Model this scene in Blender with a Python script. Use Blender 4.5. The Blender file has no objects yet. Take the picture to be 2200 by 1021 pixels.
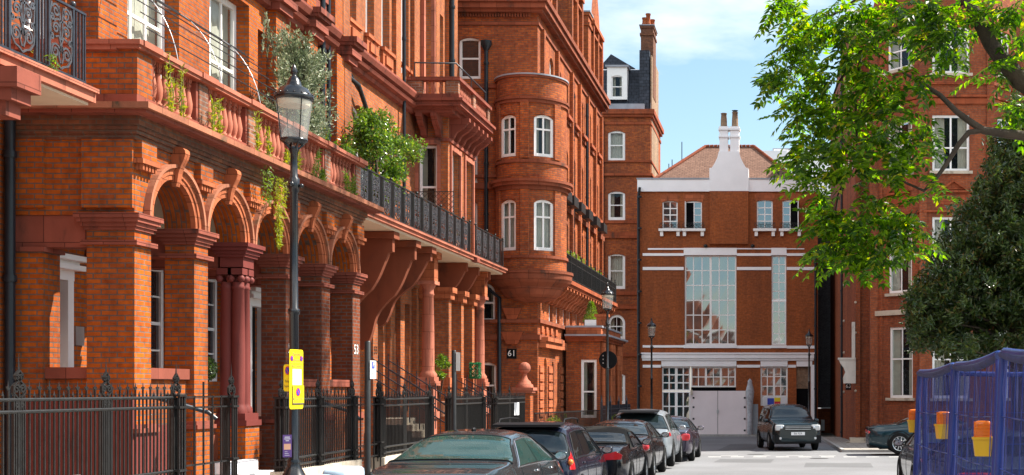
import bpy, math, random
from math import sin, cos, pi, radians, sqrt, atan2
from mathutils import Vector, Matrix, noise as mnoise

random.seed(7)
SC = bpy.context.scene
COL = SC.collection

# ------------------------------------------------------------------ camera
EYE, FPX, CX, CY = 1.85, 2700.0, 1683.0, 836.0     # eye height, focal length and vanishing point of the street in photo pixels
cd = bpy.data.cameras.new('camera')
cam = bpy.data.objects.new('camera', cd)
COL.objects.link(cam)
cam.location = (0, 0, EYE)
cam.rotation_euler = (radians(90), 0, 0)
cd.sensor_fit = 'HORIZONTAL'
cd.sensor_width = 36.0
cd.lens = 36.0 * FPX / 2200.0
cd.shift_x = (1100.0 - CX) / 2200.0
cd.shift_y = (CY - 510.5) / 2200.0
cd.clip_start = 0.1
cd.clip_end = 2000
SC.camera = cam

# ------------------------------------------------------------------ sky, sun, exposure
SUN = Vector((1.0, 0.45, 1.3)).normalized()
elev = math.asin(SUN.z)
azim = atan2(SUN.x, SUN.y)
w = bpy.data.worlds.new("World")
SC.world = w
w.use_nodes = True
nt = w.node_tree
nt.nodes.clear()
N = nt.nodes.new
out = N('ShaderNodeOutputWorld')
bg = N('ShaderNodeBackground')
bg.inputs['Strength'].default_value = 0.068
sky = N('ShaderNodeTexSky')
sky.sky_type = 'NISHITA'
sky.sun_disc = False
sky.sun_elevation = elev
sky.sun_rotation = azim
sky.air_density = 1.0
sky.dust_density = 0.6
sky.ozone_density = 1.2
tc = N('ShaderNodeTexCoord')
mp = N('ShaderNodeMapping')
mp.inputs['Scale'].default_value = (1.0, 1.0, 3.2)
mp.inputs['Location'].default_value = (0.35, 0.1, 0.55)
nz = N('ShaderNodeTexNoise')
nz.inputs['Scale'].default_value = 3.0
nz.inputs['Detail'].default_value = 7.0
nz.inputs['Roughness'].default_value = 0.55
cr = N('ShaderNodeValToRGB')
cr.color_ramp.elements[0].position = 0.50
cr.color_ramp.elements[0].color = (0.07, 0.07, 0.07, 1)
cr.color_ramp.elements[1].position = 0.70
cr.color_ramp.elements[1].color = (0.95, 0.95, 0.95, 1)
mx = N('ShaderNodeMix')
mx.data_type = 'RGBA'
mx.inputs['B'].default_value = (8.2, 8.6, 8.9, 1)
L = nt.links.new
L(tc.outputs['Generated'], mp.inputs['Vector'])
L(mp.outputs['Vector'], nz.inputs['Vector'])
L(nz.outputs['Fac'], cr.inputs['Fac'])
sx = N('ShaderNodeSeparateXYZ'); L(tc.outputs['Generated'], sx.inputs['Vector'])
mrn = N('ShaderNodeMapRange'); mrn.interpolation_type = 'SMOOTHSTEP'
mrn.inputs['From Min'].default_value = -0.5; mrn.inputs['From Max'].default_value = 0.4; mrn.inputs['To Min'].default_value = 0.03
L(sx.outputs['Y'], mrn.inputs['Value'])
mul = N('ShaderNodeMath'); mul.operation = 'MULTIPLY'
L(cr.outputs['Color'], mul.inputs[0]); L(mrn.outputs['Result'], mul.inputs[1])
# unseen bright cloud band added behind the camera to lift the shade
mr2 = N('ShaderNodeMapRange'); mr2.interpolation_type = 'SMOOTHSTEP'
mr2.inputs['From Min'].default_value = 0.28; mr2.inputs['From Max'].default_value = 0.46
L(sx.outputs['Z'], mr2.inputs['Value'])
mr3 = N('ShaderNodeMapRange'); mr3.inputs['From Min'].default_value = 0.36; mr3.inputs['From Max'].default_value = 0.56
L(nz.outputs['Fac'], mr3.inputs['Value'])
mu2 = N('ShaderNodeMath'); mu2.operation = 'MULTIPLY'
mr4 = N('ShaderNodeMapRange'); mr4.interpolation_type = 'SMOOTHSTEP'
mr4.inputs['From Min'].default_value = 0.68; mr4.inputs['From Max'].default_value = 0.90; mr4.inputs['To Min'].default_value = 1.0; mr4.inputs['To Max'].default_value = 0.12
L(sx.outputs['Z'], mr4.inputs['Value'])
mr5 = N('ShaderNodeMapRange'); mr5.interpolation_type = 'SMOOTHSTEP'
mr5.inputs['From Min'].default_value = 0.0; mr5.inputs['From Max'].default_value = 0.4; mr5.inputs['To Min'].default_value = 1.0; mr5.inputs['To Max'].default_value = 0.1
L(sx.outputs['Y'], mr5.inputs['Value'])
mu4 = N('ShaderNodeMath'); mu4.operation = 'MULTIPLY'; L(mr4.outputs['Result'], mu4.inputs[0]); L(mr5.outputs['Result'], mu4.inputs[1])
mu3 = N('ShaderNodeMath'); mu3.operation = 'MULTIPLY'
L(mr2.outputs['Result'], mu3.inputs[0]); L(mu4.outputs[0], mu3.inputs[1])
L(mu3.outputs[0], mu2.inputs[0]); L(mr3.outputs['Result'], mu2.inputs[1])
mx2 = N('ShaderNodeMix'); mx2.data_type = 'RGBA'; mx2.inputs['B'].default_value = (16.5, 16.5, 16.7, 1)
L(mul.outputs[0], mx.inputs['Factor']); L(mu2.outputs[0], mx2.inputs['Factor']); L(mx.outputs['Result'], mx2.inputs['A'])
hsv = N('ShaderNodeHueSaturation'); hsv.inputs['Hue'].default_value = 0.482; hsv.inputs['Saturation'].default_value = 1.05; hsv.inputs['Value'].default_value = 1.15
L(sky.outputs['Color'], hsv.inputs['Color']); L(hsv.outputs['Color'], mx.inputs['A'])
L(mx2.outputs['Result'], bg.inputs['Color'])
L(bg.outputs['Background'], out.inputs['Surface'])

sl = bpy.data.lights.new('sun', 'SUN')
sl.energy = 5.0
sl.angle = radians(0.5)
sl.color = (1.0, 0.94, 0.84)
so = bpy.data.objects.new('sun', sl)
COL.objects.link(so)
so.rotation_euler = SUN.to_track_quat('Z', 'Y').to_euler()
so.location = (20, 10, 40)

SC.view_settings.view_transform = 'Standard'
SC.view_settings.look = 'None'
SC.view_settings.exposure = 1.3
SC.view_settings.gamma = 1.0
SC.view_settings.use_curve_mapping = False
SC.cycles.max_bounces = 8
SC.cycles.transparent_max_bounces = 16
SC.cycles.use_denoising = True

# ------------------------------------------------------------------ helpers
def gz(y):                     # the street falls gently away from the camera
    return -0.0115 * y

def P(px, py, d):              # where a photo pixel lies when it is d metres away
    return Vector(((px - CX) / FPX * d, d, EYE + (CY - py) / FPX * d))

ORG = {}                       # world origin of roots and parts built in world coordinates

class MB:
    """Collects faces and links them as ONE mesh object."""
    def __init__(s):
        s.v = []; s.f = []; s.m = []; s.sm = []; s.uv = {}; s.mats = []; s.cur = 0; s.smooth = False
    def mat(s, m):
        if m not in s.mats: s.mats.append(m)
        s.cur = s.mats.index(m); return s
    def poly(s, pts, uv=None, smooth=None):
        i = len(s.v)
        s.v.extend([tuple(p) for p in pts])
        if uv: s.uv[len(s.f)] = uv
        s.f.append(tuple(range(i, i + len(pts)))); s.m.append(s.cur)
        s.sm.append(s.smooth if smooth is None else smooth)
    quad = poly
    def mesh(s, verts, faces, smooth=True, uvs=None):
        i = len(s.v)
        s.v.extend([tuple(p) for p in verts])
        for k, f in enumerate(faces):
            if uvs: s.uv[len(s.f)] = uvs[k]
            s.f.append(tuple(i + j for j in f)); s.m.append(s.cur); s.sm.append(smooth)
    def box(s, x0, x1, y0, y1, z0, z1):
        if x0 > x1: x0, x1 = x1, x0
        if y0 > y1: y0, y1 = y1, y0
        if z0 > z1: z0, z1 = z1, z0
        v = [(x0,y0,z0),(x1,y0,z0),(x1,y1,z0),(x0,y1,z0),(x0,y0,z1),(x1,y0,z1),(x1,y1,z1),(x0,y1,z1)]
        s.mesh(v, [(0,3,2,1),(4,5,6,7),(0,1,5,4),(1,2,6,5),(2,3,7,6),(3,0,4,7)], False)
    def obox(s, o, t, n, u0, u1, d0, d1, z0, z1):
        """box in a wall frame: u along t, d outward along n"""
        def q(u, d, z): return (o[0]+t[0]*u+n[0]*d, o[1]+t[1]*u+n[1]*d, z)
        v = [q(u0,d0,z0),q(u1,d0,z0),q(u1,d1,z0),q(u0,d1,z0),q(u0,d0,z1),q(u1,d0,z1),q(u1,d1,z1),q(u0,d1,z1)]
        s.mesh(v, [(0,1,2,3),(4,7,6,5),(0,4,5,1),(1,5,6,2),(2,6,7,3),(3,7,4,0)], False)
    def prism(s, prof, axis, a, b, smooth=False):
        """closed 2D profile extruded along an axis: 'x' uses (y,z), 'y' uses (x,z), 'z' uses (x,y)"""
        def q(p, k):
            return (k,p[0],p[1]) if axis=='x' else (p[0],k,p[1]) if axis=='y' else (p[0],p[1],k)
        n = len(prof)
        v = [q(p,a) for p in prof] + [q(p,b) for p in prof]
        s.mesh(v, [(i,(i+1)%n,n+(i+1)%n,n+i) for i in range(n)], smooth)
        s.mesh([q(p,a) for p in prof], [tuple(range(n))], False)
        s.mesh([q(p,b) for p in prof], [tuple(range(n))[::-1]], False)
    def lathe(s, prof, c, n=16, smooth=True):
        v = []; fs = []
        for (r, z) in prof:
            for k in range(n):
                a = 2*pi*k/n
                v.append((c[0]+r*cos(a), c[1]+r*sin(a), c[2]+z))
        for i in range(len(prof)-1):
            for k in range(n):
                k2 = (k+1) % n
                fs.append((i*n+k, i*n+k2, (i+1)*n+k2, (i+1)*n+k))
        s.mesh(v, fs, smooth)
        if prof[0][0] > 1e-4: s.mesh(v[:n], [tuple(range(n))[::-1]], False)
        if prof[-1][0] > 1e-4: s.mesh(v[-n:], [tuple(range(n))], False)
    def tube(s, pts, r, n=6, cap=True, smooth=True):
        pts = [Vector(p) for p in pts]
        rs = r if isinstance(r, (list, tuple)) else [r]*len(pts)
        v = []; fs = []
        up = None
        for i, p in enumerate(pts):
            d = (pts[min(i+1,len(pts)-1)] - pts[max(i-1,0)])
            if d.length < 1e-9: d = Vector((0,0,1))
            d.normalize()
            if up is None:
                up = Vector((0,0,1)) if abs(d.z) < 0.9 else Vector((1,0,0))
            a = d.cross(up)
            if a.length < 1e-5: a = d.cross(Vector((0.3,1,0.2)))
            a.normalize(); b = a.cross(d).normalized(); up = b
            for k in range(n):
                t = 2*pi*(k+.5)/n
                v.append(p + a*cos(t)*rs[i] + b*sin(t)*rs[i])
        for i in range(len(pts)-1):
            for k in range(n):
                k2 = (k+1)%n
                fs.append((i*n+k, i*n+k2, (i+1)*n+k2, (i+1)*n+k))
        s.mesh(v, fs, smooth)
        if cap:
            s.mesh(v[:n], [tuple(range(n))[::-1]], False)
            s.mesh(v[-n:], [tuple(range(n))], False)
    def bar(s, a, b, wd):
        s.tube([a, b], wd*0.7071, 4, True, False)
    def ball(s, c, r, e=1.0, nu=16, nv=10):
        """ellipsoid, r = (rx,ry,rz); e<1 squares it off"""
        if not isinstance(r, (tuple, list)): r = (r,r,r)
        def sp(x): return math.copysign(abs(x)**e, x)
        v = []; fs = []
        for i in range(nv+1):
            ph = -pi/2 + pi*i/nv
            for k in range(nu):
                th = 2*pi*k/nu
                v.append((c[0]+r[0]*sp(cos(ph))*sp(cos(th)), c[1]+r[1]*sp(cos(ph))*sp(sin(th)), c[2]+r[2]*sp(sin(ph))))
        for i in range(nv):
            for k in range(nu):
                k2 = (k+1)%nu
                fs.append((i*nu+k, i*nu+k2, (i+1)*nu+k2, (i+1)*nu+k))
        s.mesh(v, fs, True)
    def split(s, name, parent, local=False, gap=0.012):
        """links each separate piece as an object of its own"""
        n=len(s.f); par=list(range(n))
        def find(i):
            while par[i]!=i: par[i]=par[par[i]]; i=par[i]
            return i
        own={}
        for i,f in enumerate(s.f):
            for k in f:
                if k in own: par[find(i)]=find(own[k])
                else: own[k]=i
        def boxes():
            bb={}
            for i,f in enumerate(s.f):
                r=find(i); b=bb.setdefault(r,[1e9]*3+[-1e9]*3)
                for k in f:
                    for a in range(3): b[a]=min(b[a],s.v[k][a]); b[a+3]=max(b[a+3],s.v[k][a])
            return bb
        while True:
            bb=list(boxes().items()); merged=False
            for i in range(len(bb)):
                for j in range(i+1,len(bb)):
                    A,B=bb[i][1],bb[j][1]
                    if all(A[a]<=B[a+3]+gap and B[a]<=A[a+3]+gap for a in range(3)):
                        if find(bb[i][0])!=find(bb[j][0]): par[find(bb[i][0])]=find(bb[j][0]); merged=True
            if not merged: break
        res=[]
        for r in sorted(set(find(i) for i in range(n))):
            m=MB(); m.mats=list(s.mats); mp={}
            for i,f in enumerate(s.f):
                if find(i)!=r: continue
                g=[]
                for k in f:
                    if k not in mp: mp[k]=len(m.v); m.v.append(s.v[k])
                    g.append(mp[k])
                if i in s.uv: m.uv[len(m.f)]=s.uv[i]
                m.f.append(tuple(g)); m.m.append(s.m[i]); m.sm.append(s.sm[i])
            res.append(m.build(name,parent=parent,local=local))
        return res
    def build(s, name, mat=None, parent=None, at=None, local=False):
        """at: world origin (top-level). local=True: vertices are already in the parent's frame."""
        me = bpy.data.meshes.new(name)
        if local: o0 = Vector((0,0,0))
        elif parent is not None: o0 = ORG.get(parent.name, Vector((0,0,0)))
        else: o0 = Vector(at) if at is not None else Vector((0,0,0))
        vs = [(a-o0.x, b-o0.y, c-o0.z) for a,b,c in s.v]
        me.from_pydata(vs, [], s.f)
        ms = s.mats if s.mats else [mat]
        for m in ms: me.materials.append(m)
        if s.mats: me.polygons.foreach_set('material_index', s.m)
        me.polygons.foreach_set('use_smooth', s.sm)
        # box-projected uv in metres so that bricks keep their size on every wall
        uvl = me.uv_layers.new(name='uv')
        for p in me.polygons:
            cu = s.uv.get(p.index)
            n = p.normal
            h = sqrt(n.x*n.x+n.y*n.y)
            if abs(n.z) > 0.75 or h < 1e-6: t = None
            else:
                t = (-n.y/h, n.x/h)
                if t[0] < -0.7 or t[1] < -0.72: t = (-t[0], -t[1])
            for j, li in enumerate(p.loop_indices):
                if cu: uvl.data[li].uv = cu[j]
                else:
                    q = s.v[me.loops[li].vertex_index]
                    uvl.data[li].uv = (q[0], q[1]) if t is None else (q[0]*t[0]+q[1]*t[1], q[2])
        me.update()
        ob = bpy.data.objects.new(name, me)
        COL.objects.link(ob)
        if parent is not None:
            ob.parent = parent
            if not local: ORG[ob.name] = o0
        else:
            ob.location = o0; ORG[ob.name] = o0
        return ob

def thing(name, label, cat, loc=(0,0,0), rz=0.0, group=None):
    o = bpy.data.objects.new(name, None)
    COL.objects.link(o)
    o.location = loc; o.rotation_euler = (0,0,rz); o.empty_display_size = 0.3
    o['label'] = label; o['category'] = cat
    if group: o['group'] = group
    ORG[o.name] = Vector(loc)
    return o

def tag(o, label, cat, group=None):
    o['label'] = label; o['category'] = cat
    if group: o['group'] = group
    return o

def struct(o):
    o['kind'] = 'structure'; return o

def dup(root, loc, rz, label, group=None):
    r = root.copy(); COL.objects.link(r); r.location = loc; r.rotation_euler = (0,0,rz)
    r['label'] = label
    if group: r['group'] = group
    for ch in list(root.children):
        c = ch.copy(); COL.objects.link(c); c.parent = r
        for g in list(ch.children):
            d = g.copy(); COL.objects.link(d); d.parent = c
    return r

def text_mb(mb, txt, size, o, right, up, depth=0.004, align='CENTER', sx=1.0):
    """lettering as thin raised letters; o is the anchor, right / up are unit vectors"""
    cu = bpy.data.curves.new('lettering', 'FONT')
    cu.body = txt; cu.size = size; cu.extrude = 0.0; cu.align_x = align; cu.align_y = 'CENTER'; cu.resolution_u = 3
    ob = bpy.data.objects.new('lettering', cu)
    COL.objects.link(ob)
    dg = bpy.context.evaluated_depsgraph_get()
    me = ob.evaluated_get(dg).to_mesh()
    right = Vector(right); up = Vector(up); nn = right.cross(up); o = Vector(o)
    vs = [o + right*(v.co.x*sx) + up*v.co.y + nn*depth for v in me.vertices]
    mb.mesh(vs, [tuple(p.vertices) for p in me.polygons], False)
    ob.evaluated_get(dg).to_mesh_clear()
    bpy.data.objects.remove(ob); bpy.data.curves.remove(cu)

# ------------------------------------------------------------------ materials
def newmat(name):
    m = bpy.data.materials.new(name); m.use_nodes = True
    n = m.node_tree; b = n.nodes['Principled BSDF']
    return m, n, b

def paint(name, col, rough=0.5, metal=0.0, var=0.15, scale=3.0, bump=0.0, coat=0.0, spec=None, dirt=None, joints=None):
    m, n, b = newmat(name)
    b.inputs['Roughness'].default_value = rough; b.inputs['Metallic'].default_value = metal
    b.inputs['Specular IOR Level'].default_value = spec if spec is not None else (0.15 if dirt else 0.5)
    if coat: b.inputs['Coat Weight'].default_value = coat; b.inputs['Coat Roughness'].default_value = 0.03
    t = n.nodes.new('ShaderNodeTexCoord'); z = n.nodes.new('ShaderNodeTexNoise')
    z.inputs['Scale'].default_value = scale; z.inputs['Detail'].default_value = 6; z.inputs['Roughness'].default_value = 0.6
    r = n.nodes.new('ShaderNodeValToRGB')
    lo = [c*(1-var) for c in col]; hi = [min(1,c*(1+var)) for c in col]
    if dirt: lo = list(dirt)
    r.color_ramp.elements[0].position = 0.3; r.color_ramp.elements[0].color = (*lo,1)
    r.color_ramp.elements[1].position = 0.7; r.color_ramp.elements[1].color = (*hi,1)
    if dirt:
        e = r.color_ramp.elements.new(0.42); e.color = (*col,1)
    if dirt:
        mp = n.nodes.new('ShaderNodeMapping'); mp.inputs['Scale'].default_value = (1.0, 1.0, 0.45)
        n.links.new(t.outputs['Object'], mp.inputs['Vector']); n.links.new(mp.outputs['Vector'], z.inputs['Vector'])
    else: n.links.new(t.outputs['Object'], z.inputs['Vector'])
    n.links.new(z.outputs['Fac'], r.inputs['Fac'])
    n.links.new(r.outputs['Color'], b.inputs['Base Color'])
    if joints:
        u = n.nodes.new('ShaderNodeUVMap'); u.uv_map = 'uv'; k = n.nodes.new('ShaderNodeTexBrick')
        k.inputs['Scale'].default_value = 1.0; k.inputs['Brick Width'].default_value = joints[0]; k.inputs['Row Height'].default_value = joints[1]
        k.inputs['Mortar Size'].default_value = 0.007; k.inputs['Mortar Smooth'].default_value = 0.3; k.offset = 0.5
        k.inputs['Color1'].default_value = (1.12,1.12,1.12,1); k.inputs['Color2'].default_value = (0.80,0.80,0.80,1); k.inputs['Mortar'].default_value = (0.38,0.36,0.35,1)
        mm_ = n.nodes.new('ShaderNodeMix'); mm_.data_type = 'RGBA'; mm_.blend_type = 'MULTIPLY'; mm_.inputs['Factor'].default_value = 1.0
        n.links.new(u.outputs['UV'], k.inputs['Vector']); n.links.new(r.outputs['Color'], mm_.inputs['A']); n.links.new(k.outputs['Color'], mm_.inputs['B'])
        n.links.new(mm_.outputs['Result'], b.inputs['Base Color'])
    if bump:
        bp = n.nodes.new('ShaderNodeBump'); bp.inputs['Strength'].default_value = bump; bp.inputs['Distance'].default_value = 0.02
        z2 = n.nodes.new('ShaderNodeTexNoise'); z2.inputs['Scale'].default_value = scale*8; z2.inputs['Detail'].default_value = 4
        n.links.new(t.outputs['Object'], z2.inputs['Vector'])
        n.links.new(z2.outputs['Fac'], bp.inputs['Height']); n.links.new(bp.outputs['Normal'], b.inputs['Normal'])
    return m

def brick(name, c1, c2, mortar, soot=(0.05,0.03,0.025), sootamt=0.35, bw=0.235, rh=0.077, ms=0.011, rough=0.8):
    m, n, b = newmat(name)
    b.inputs['Roughness'].default_value = rough
    b.inputs['Specular IOR Level'].default_value = 0.12
    u = n.nodes.new('ShaderNodeUVMap'); u.uv_map = 'uv'
    k = n.nodes.new('ShaderNodeTexBrick')
    k.inputs['Scale'].default_value = 1.0
    k.inputs['Brick Width'].default_value = bw; k.inputs['Row Height'].default_value = rh
    k.inputs['Mortar Size'].default_value = ms; k.inputs['Mortar Smooth'].default_value = 0.15
    k.inputs['Bias'].default_value = -0.1
    k.inputs['Color1'].default_value = (*c1,1); k.inputs['Color2'].default_value = (*c2,1); k.inputs['Mortar'].default_value = (*mortar,1)
    n.links.new(u.outputs['UV'], k.inputs['Vector'])
    # broad weathering and a finer per-brick-scale tone
    z = n.nodes.new('ShaderNodeTexNoise'); z.inputs['Scale'].default_value = 0.55; z.inputs['Detail'].default_value = 8; z.inputs['Roughness'].default_value = 0.65
    t = n.nodes.new('ShaderNodeTexCoord')
    mp = n.nodes.new('ShaderNodeMapping'); mp.inputs['Scale'].default_value = (1.6,1.6,0.32)
    n.links.new(t.outputs['Object'], mp.inputs['Vector']); n.links.new(mp.outputs['Vector'], z.inputs['Vector'])
    r = n.nodes.new('ShaderNodeValToRGB')
    r.color_ramp.elements[0].position = 0.36; r.color_ramp.elements[0].color = (sootamt,)*3+(1,)
    r.color_ramp.elements[1].position = 0.62; r.color_ramp.elements[1].color = (0,0,0,1)
    n.links.new(z.outputs['Fac'], r.inputs['Fac'])
    mx = n.nodes.new('ShaderNodeMix'); mx.data_type = 'RGBA'; mx.inputs['B'].default_value = (*soot,1)
    n.links.new(r.outputs['Color'], mx.inputs['Factor']); n.links.new(k.outputs['Color'], mx.inputs['A'])
    z2 = n.nodes.new('ShaderNodeTexNoise'); z2.inputs['Scale'].default_value = 9.0; z2.inputs['Detail'].default_value = 5
    n.links.new(t.outputs['Object'], z2.inputs['Vector'])
    hs = n.nodes.new('ShaderNodeHueSaturation')
    mr = n.nodes.new('ShaderNodeMapRange'); mr.inputs['From Min'].default_value = 0.3; mr.inputs['From Max'].default_value = 0.7
    mr.inputs['To Min'].default_value = 0.78; mr.inputs['To Max'].default_value = 1.22
    n.links.new(z2.outputs['Fac'], mr.inputs['Value']); n.links.new(mr.outputs['Result'], hs.inputs['Value'])
    n.links.new(mx.outputs['Result'], hs.inputs['Color'])
    n.links.new(hs.outputs['Color'], b.inputs['Base Color'])
    bp = n.nodes.new('ShaderNodeBump'); bp.inputs['Strength'].default_value = 0.5; bp.inputs['Distance'].default_value = 0.012; bp.invert = True
    n.links.new(k.outputs['Fac'], bp.inputs['Height']); n.links.new(bp.outputs['Normal'], b.inputs['Normal'])
    return m

def leafmat(name, dark, light, trans=0.45, rough=0.45, yellow=None, glow=1.9):
    m = bpy.data.materials.new(name); m.use_nodes = True
    n = m.node_tree; b = n.nodes['Principled BSDF']
    g = n.nodes.new('ShaderNodeNewGeometry')
    r = n.nodes.new('ShaderNodeValToRGB')
    r.color_ramp.elements[0].color = (*dark,1); r.color_ramp.elements[1].color = (*light,1)
    r.color_ramp.elements[1].position = 0.9 if yellow else 1.0
    e = r.color_ramp.elements.new(0.5); e.color = (*[a*0.7+b_*0.3 for a, b_ in zip(dark, light)],1)
    if yellow:
        e = r.color_ramp.elements.new(0.97); e.color = (*yellow,1)
    n.links.new(g.outputs['Random Per Island'], r.inputs['Fac'])
    b.inputs['Roughness'].default_value = rough
    n.links.new(r.outputs['Color'], b.inputs['Base Color'])
    tr = n.nodes.new('ShaderNodeBsdfTranslucent')
    hs = n.nodes.new('ShaderNodeHueSaturation'); hs.inputs['Hue'].default_value = 0.497; hs.inputs['Saturation'].default_value = 1.1; hs.inputs['Value'].default_value = glow
    n.links.new(r.outputs['Color'], hs.inputs['Color']); n.links.new(hs.outputs['Color'], tr.inputs['Color'])
    ms = n.nodes.new('ShaderNodeMixShader'); ms.inputs['Fac'].default_value = trans
    n.links.new(b.outputs['BSDF'], ms.inputs[1]); n.links.new(tr.outputs['BSDF'], ms.inputs[2])
    n.links.new(ms.outputs['Shader'], n.nodes['Material Output'].inputs['Surface'])
    return m

def glassmat(name, col, rough=0.03, wobble=0.0, spec=1.0, ior=1.6, wscale=2.2, see=0.0, tint=(0.6,0.75,0.75)):
    """window glass: dark room behind a reflecting pane; see>0 lets that share of light through"""
    m, n, b = newmat(name)
    b.inputs['Base Color'].default_value = (*col,1); b.inputs['Roughness'].default_value = rough
    b.inputs['Specular IOR Level'].default_value = spec
    b.inputs['IOR'].default_value = ior
    if wobble:
        t = n.nodes.new('ShaderNodeTexCoord'); z = n.nodes.new('ShaderNodeTexNoise'); z.inputs['Scale'].default_value = wscale; z.inputs['Detail'].default_value = 0.5 if wscale<1 else 2
        bp = n.nodes.new('ShaderNodeBump'); bp.inputs['Strength'].default_value = wobble; bp.inputs['Distance'].default_value = 0.05
        n.links.new(t.outputs['Object'], z.inputs['Vector']); n.links.new(z.outputs['Fac'], bp.inputs['Height']); n.links.new(bp.outputs['Normal'], b.inputs['Normal'])
    if see > 0:
        tr = n.nodes.new('ShaderNodeBsdfTransparent'); tr.inputs['Color'].default_value = (*tint,1)
        ms = n.nodes.new('ShaderNodeMixShader'); ms.inputs['Fac'].default_value = see
        n.links.new(b.outputs['BSDF'], ms.inputs[1]); n.links.new(tr.outputs['BSDF'], ms.inputs[2])
        n.links.new(ms.outputs['Shader'], n.nodes['Material Output'].inputs['Surface'])
    return m

M = {}
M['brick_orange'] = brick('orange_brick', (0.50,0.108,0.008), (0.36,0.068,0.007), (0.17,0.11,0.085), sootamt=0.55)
M['brick_red'] = brick('red_brick', (0.52,0.122,0.024), (0.30,0.058,0.017), (0.20,0.10,0.065), sootamt=0.55)
M['brick_end'] = brick('brown_red_brick', (0.40,0.105,0.027), (0.30,0.076,0.021), (0.26,0.095,0.045), sootamt=0.4)
M['brick_right'] = brick('plum_red_brick', (0.39,0.100,0.034), (0.27,0.062,0.024), (0.22,0.10,0.065), sootamt=0.45)
M['brick_sooty_shade'] = brick('sooty_shaded_brick', (0.24,0.055,0.016), (0.15,0.034,0.014), (0.14,0.095,0.08), sootamt=0.55)  # soot, with the shade on the far piers darkened into the colour
M['brick_worn_shade'] = brick('worn_shaded_brick', (0.26,0.095,0.045), (0.17,0.06,0.035), (0.16,0.11,0.08), sootamt=0.65)  # worn brick; on the porch cornice its darkness stands in for shadow
M['brick_house'] = brick('house_red_brick', (0.48,0.130,0.032), (0.35,0.085,0.025), (0.22,0.14,0.10), sootamt=0.5)
M['brick_dark'] = brick('dark_grey_brick', (0.15,0.14,0.15), (0.10,0.095,0.10), (0.2,0.18,0.18))  # plain dark grey brick colour
M['brick_stock'] = brick('stock_brick', (0.36,0.22,0.13), (0.26,0.16,0.10), (0.30,0.24,0.18))
M['brick_sooted'] = brick('worn_brick', (0.40,0.16,0.08), (0.22,0.08,0.05), (0.30,0.24,0.2), sootamt=0.6)
M['terracotta'] = paint('terracotta_paint', (0.225,0.064,0.042), 0.68, var=0.22, scale=3.0, bump=0.12, dirt=(0.085,0.036,0.028), joints=(0.62,0.4))
M['terra_pale'] = paint('sunlit_rubbed_terracotta', (0.36,0.120,0.075), 0.8, var=0.25, scale=3.0, bump=0.15, dirt=(0.14,0.065,0.048), joints=(0.7,0.5))  # paler terracotta: wear, plus the sunlit tone mixed into the colour
M['moulding'] = paint('brick_moulding', (0.36,0.105,0.045), 0.85, var=0.25, scale=4.0, bump=0.2, dirt=(0.13,0.05,0.03), joints=(0.45,0.22))
M['cornice_old'] = paint('weathered_cornice', (0.30,0.115,0.065), 0.8, var=0.3, scale=3.5, bump=0.25, dirt=(0.10,0.075,0.045), joints=(0.8,0.5))
M['cornice_red'] = paint('red_cornice', (0.29,0.072,0.030), 0.8, var=0.3, scale=3.0, bump=0.25, dirt=(0.10,0.05,0.036), joints=(0.6,0.3))
M['cornice_soot'] = paint('sooty_cornice', (0.215,0.062,0.032), 0.85, var=0.3, scale=2.6, bump=0.25, dirt=(0.07,0.04,0.03), joints=(0.6,0.3))
M['white'] = paint('white_paint', (0.86,0.85,0.83), 0.4, var=0.06, scale=2.0)
M['white_blue'] = paint('white_render', (0.88,0.87,0.88), 0.6, var=0.05, scale=1.0)
M['cream'] = paint('cream_plaster', (0.72,0.58,0.42), 0.7, var=0.08, scale=1.2, bump=0.05)
M['stone'] = paint('pale_stone', (0.50,0.43,0.34), 0.8, var=0.2, scale=3.0, bump=0.15, dirt=(0.25,0.2,0.15))
M['stone_pale'] = paint('pale_painted_stone', (0.58,0.54,0.49), 0.8, var=0.15, scale=3.0, bump=0.1, dirt=(0.35,0.31,0.27))
M['lead'] = paint('lead_sheet', (0.30,0.32,0.36), 0.45, var=0.2, scale=2.0)
M['slate'] = brick('slate_tiles', (0.055,0.065,0.085), (0.035,0.042,0.055), (0.012,0.014,0.018), sootamt=0.1, bw=0.32, rh=0.2, ms=0.012, rough=0.5)
M['tile'] = brick('clay_roof_tiles', (0.22,0.125,0.09), (0.165,0.092,0.066), (0.08,0.05,0.04), sootamt=0.15, bw=0.28, rh=0.16, ms=0.012)
M['iron'] = paint('black_iron', (0.017,0.017,0.017), 0.42, var=0.3, scale=8.0, spec=0.35)
M['plum'] = paint('plum_paint_and_shade', (0.15,0.036,0.030), 0.55, var=0.2, scale=2.5, bump=0.08, dirt=(0.08,0.026,0.023))  # maroon paint of the base; on the columns, shade put into the colour
M['iron_lace'] = paint('glinting_lace_iron', (0.055,0.06,0.068), 0.25, var=0.3, scale=8.0, spec=1.0)  # black iron, base lightened to imitate sun glints on the scrolls
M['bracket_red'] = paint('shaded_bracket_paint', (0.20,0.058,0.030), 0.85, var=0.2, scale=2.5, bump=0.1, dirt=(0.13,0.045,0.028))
M['iron_blue'] = paint('blue_black_iron', (0.022,0.028,0.038), 0.35, var=0.3, scale=8.0, spec=0.5)
M['pipe'] = paint('black_pipe', (0.012,0.016,0.022), 0.35, var=0.3, scale=3.0, spec=0.35)
M['black'] = paint('matt_black', (0.008,0.008,0.009), 0.7, spec=0.1)
M['dark'] = paint('unlit_room', (0.008,0.008,0.009), 0.9, spec=0.0)
M['curtain'] = paint('cream_curtain', (0.82,0.76,0.64), 0.9, var=0.1, scale=6.0)
M['blind'] = paint('slatted_blind', (0.5,0.46,0.38), 0.7)
M['glass'] = glassmat('window_glass', (0.022,0.026,0.03), wobble=0.10)
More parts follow.
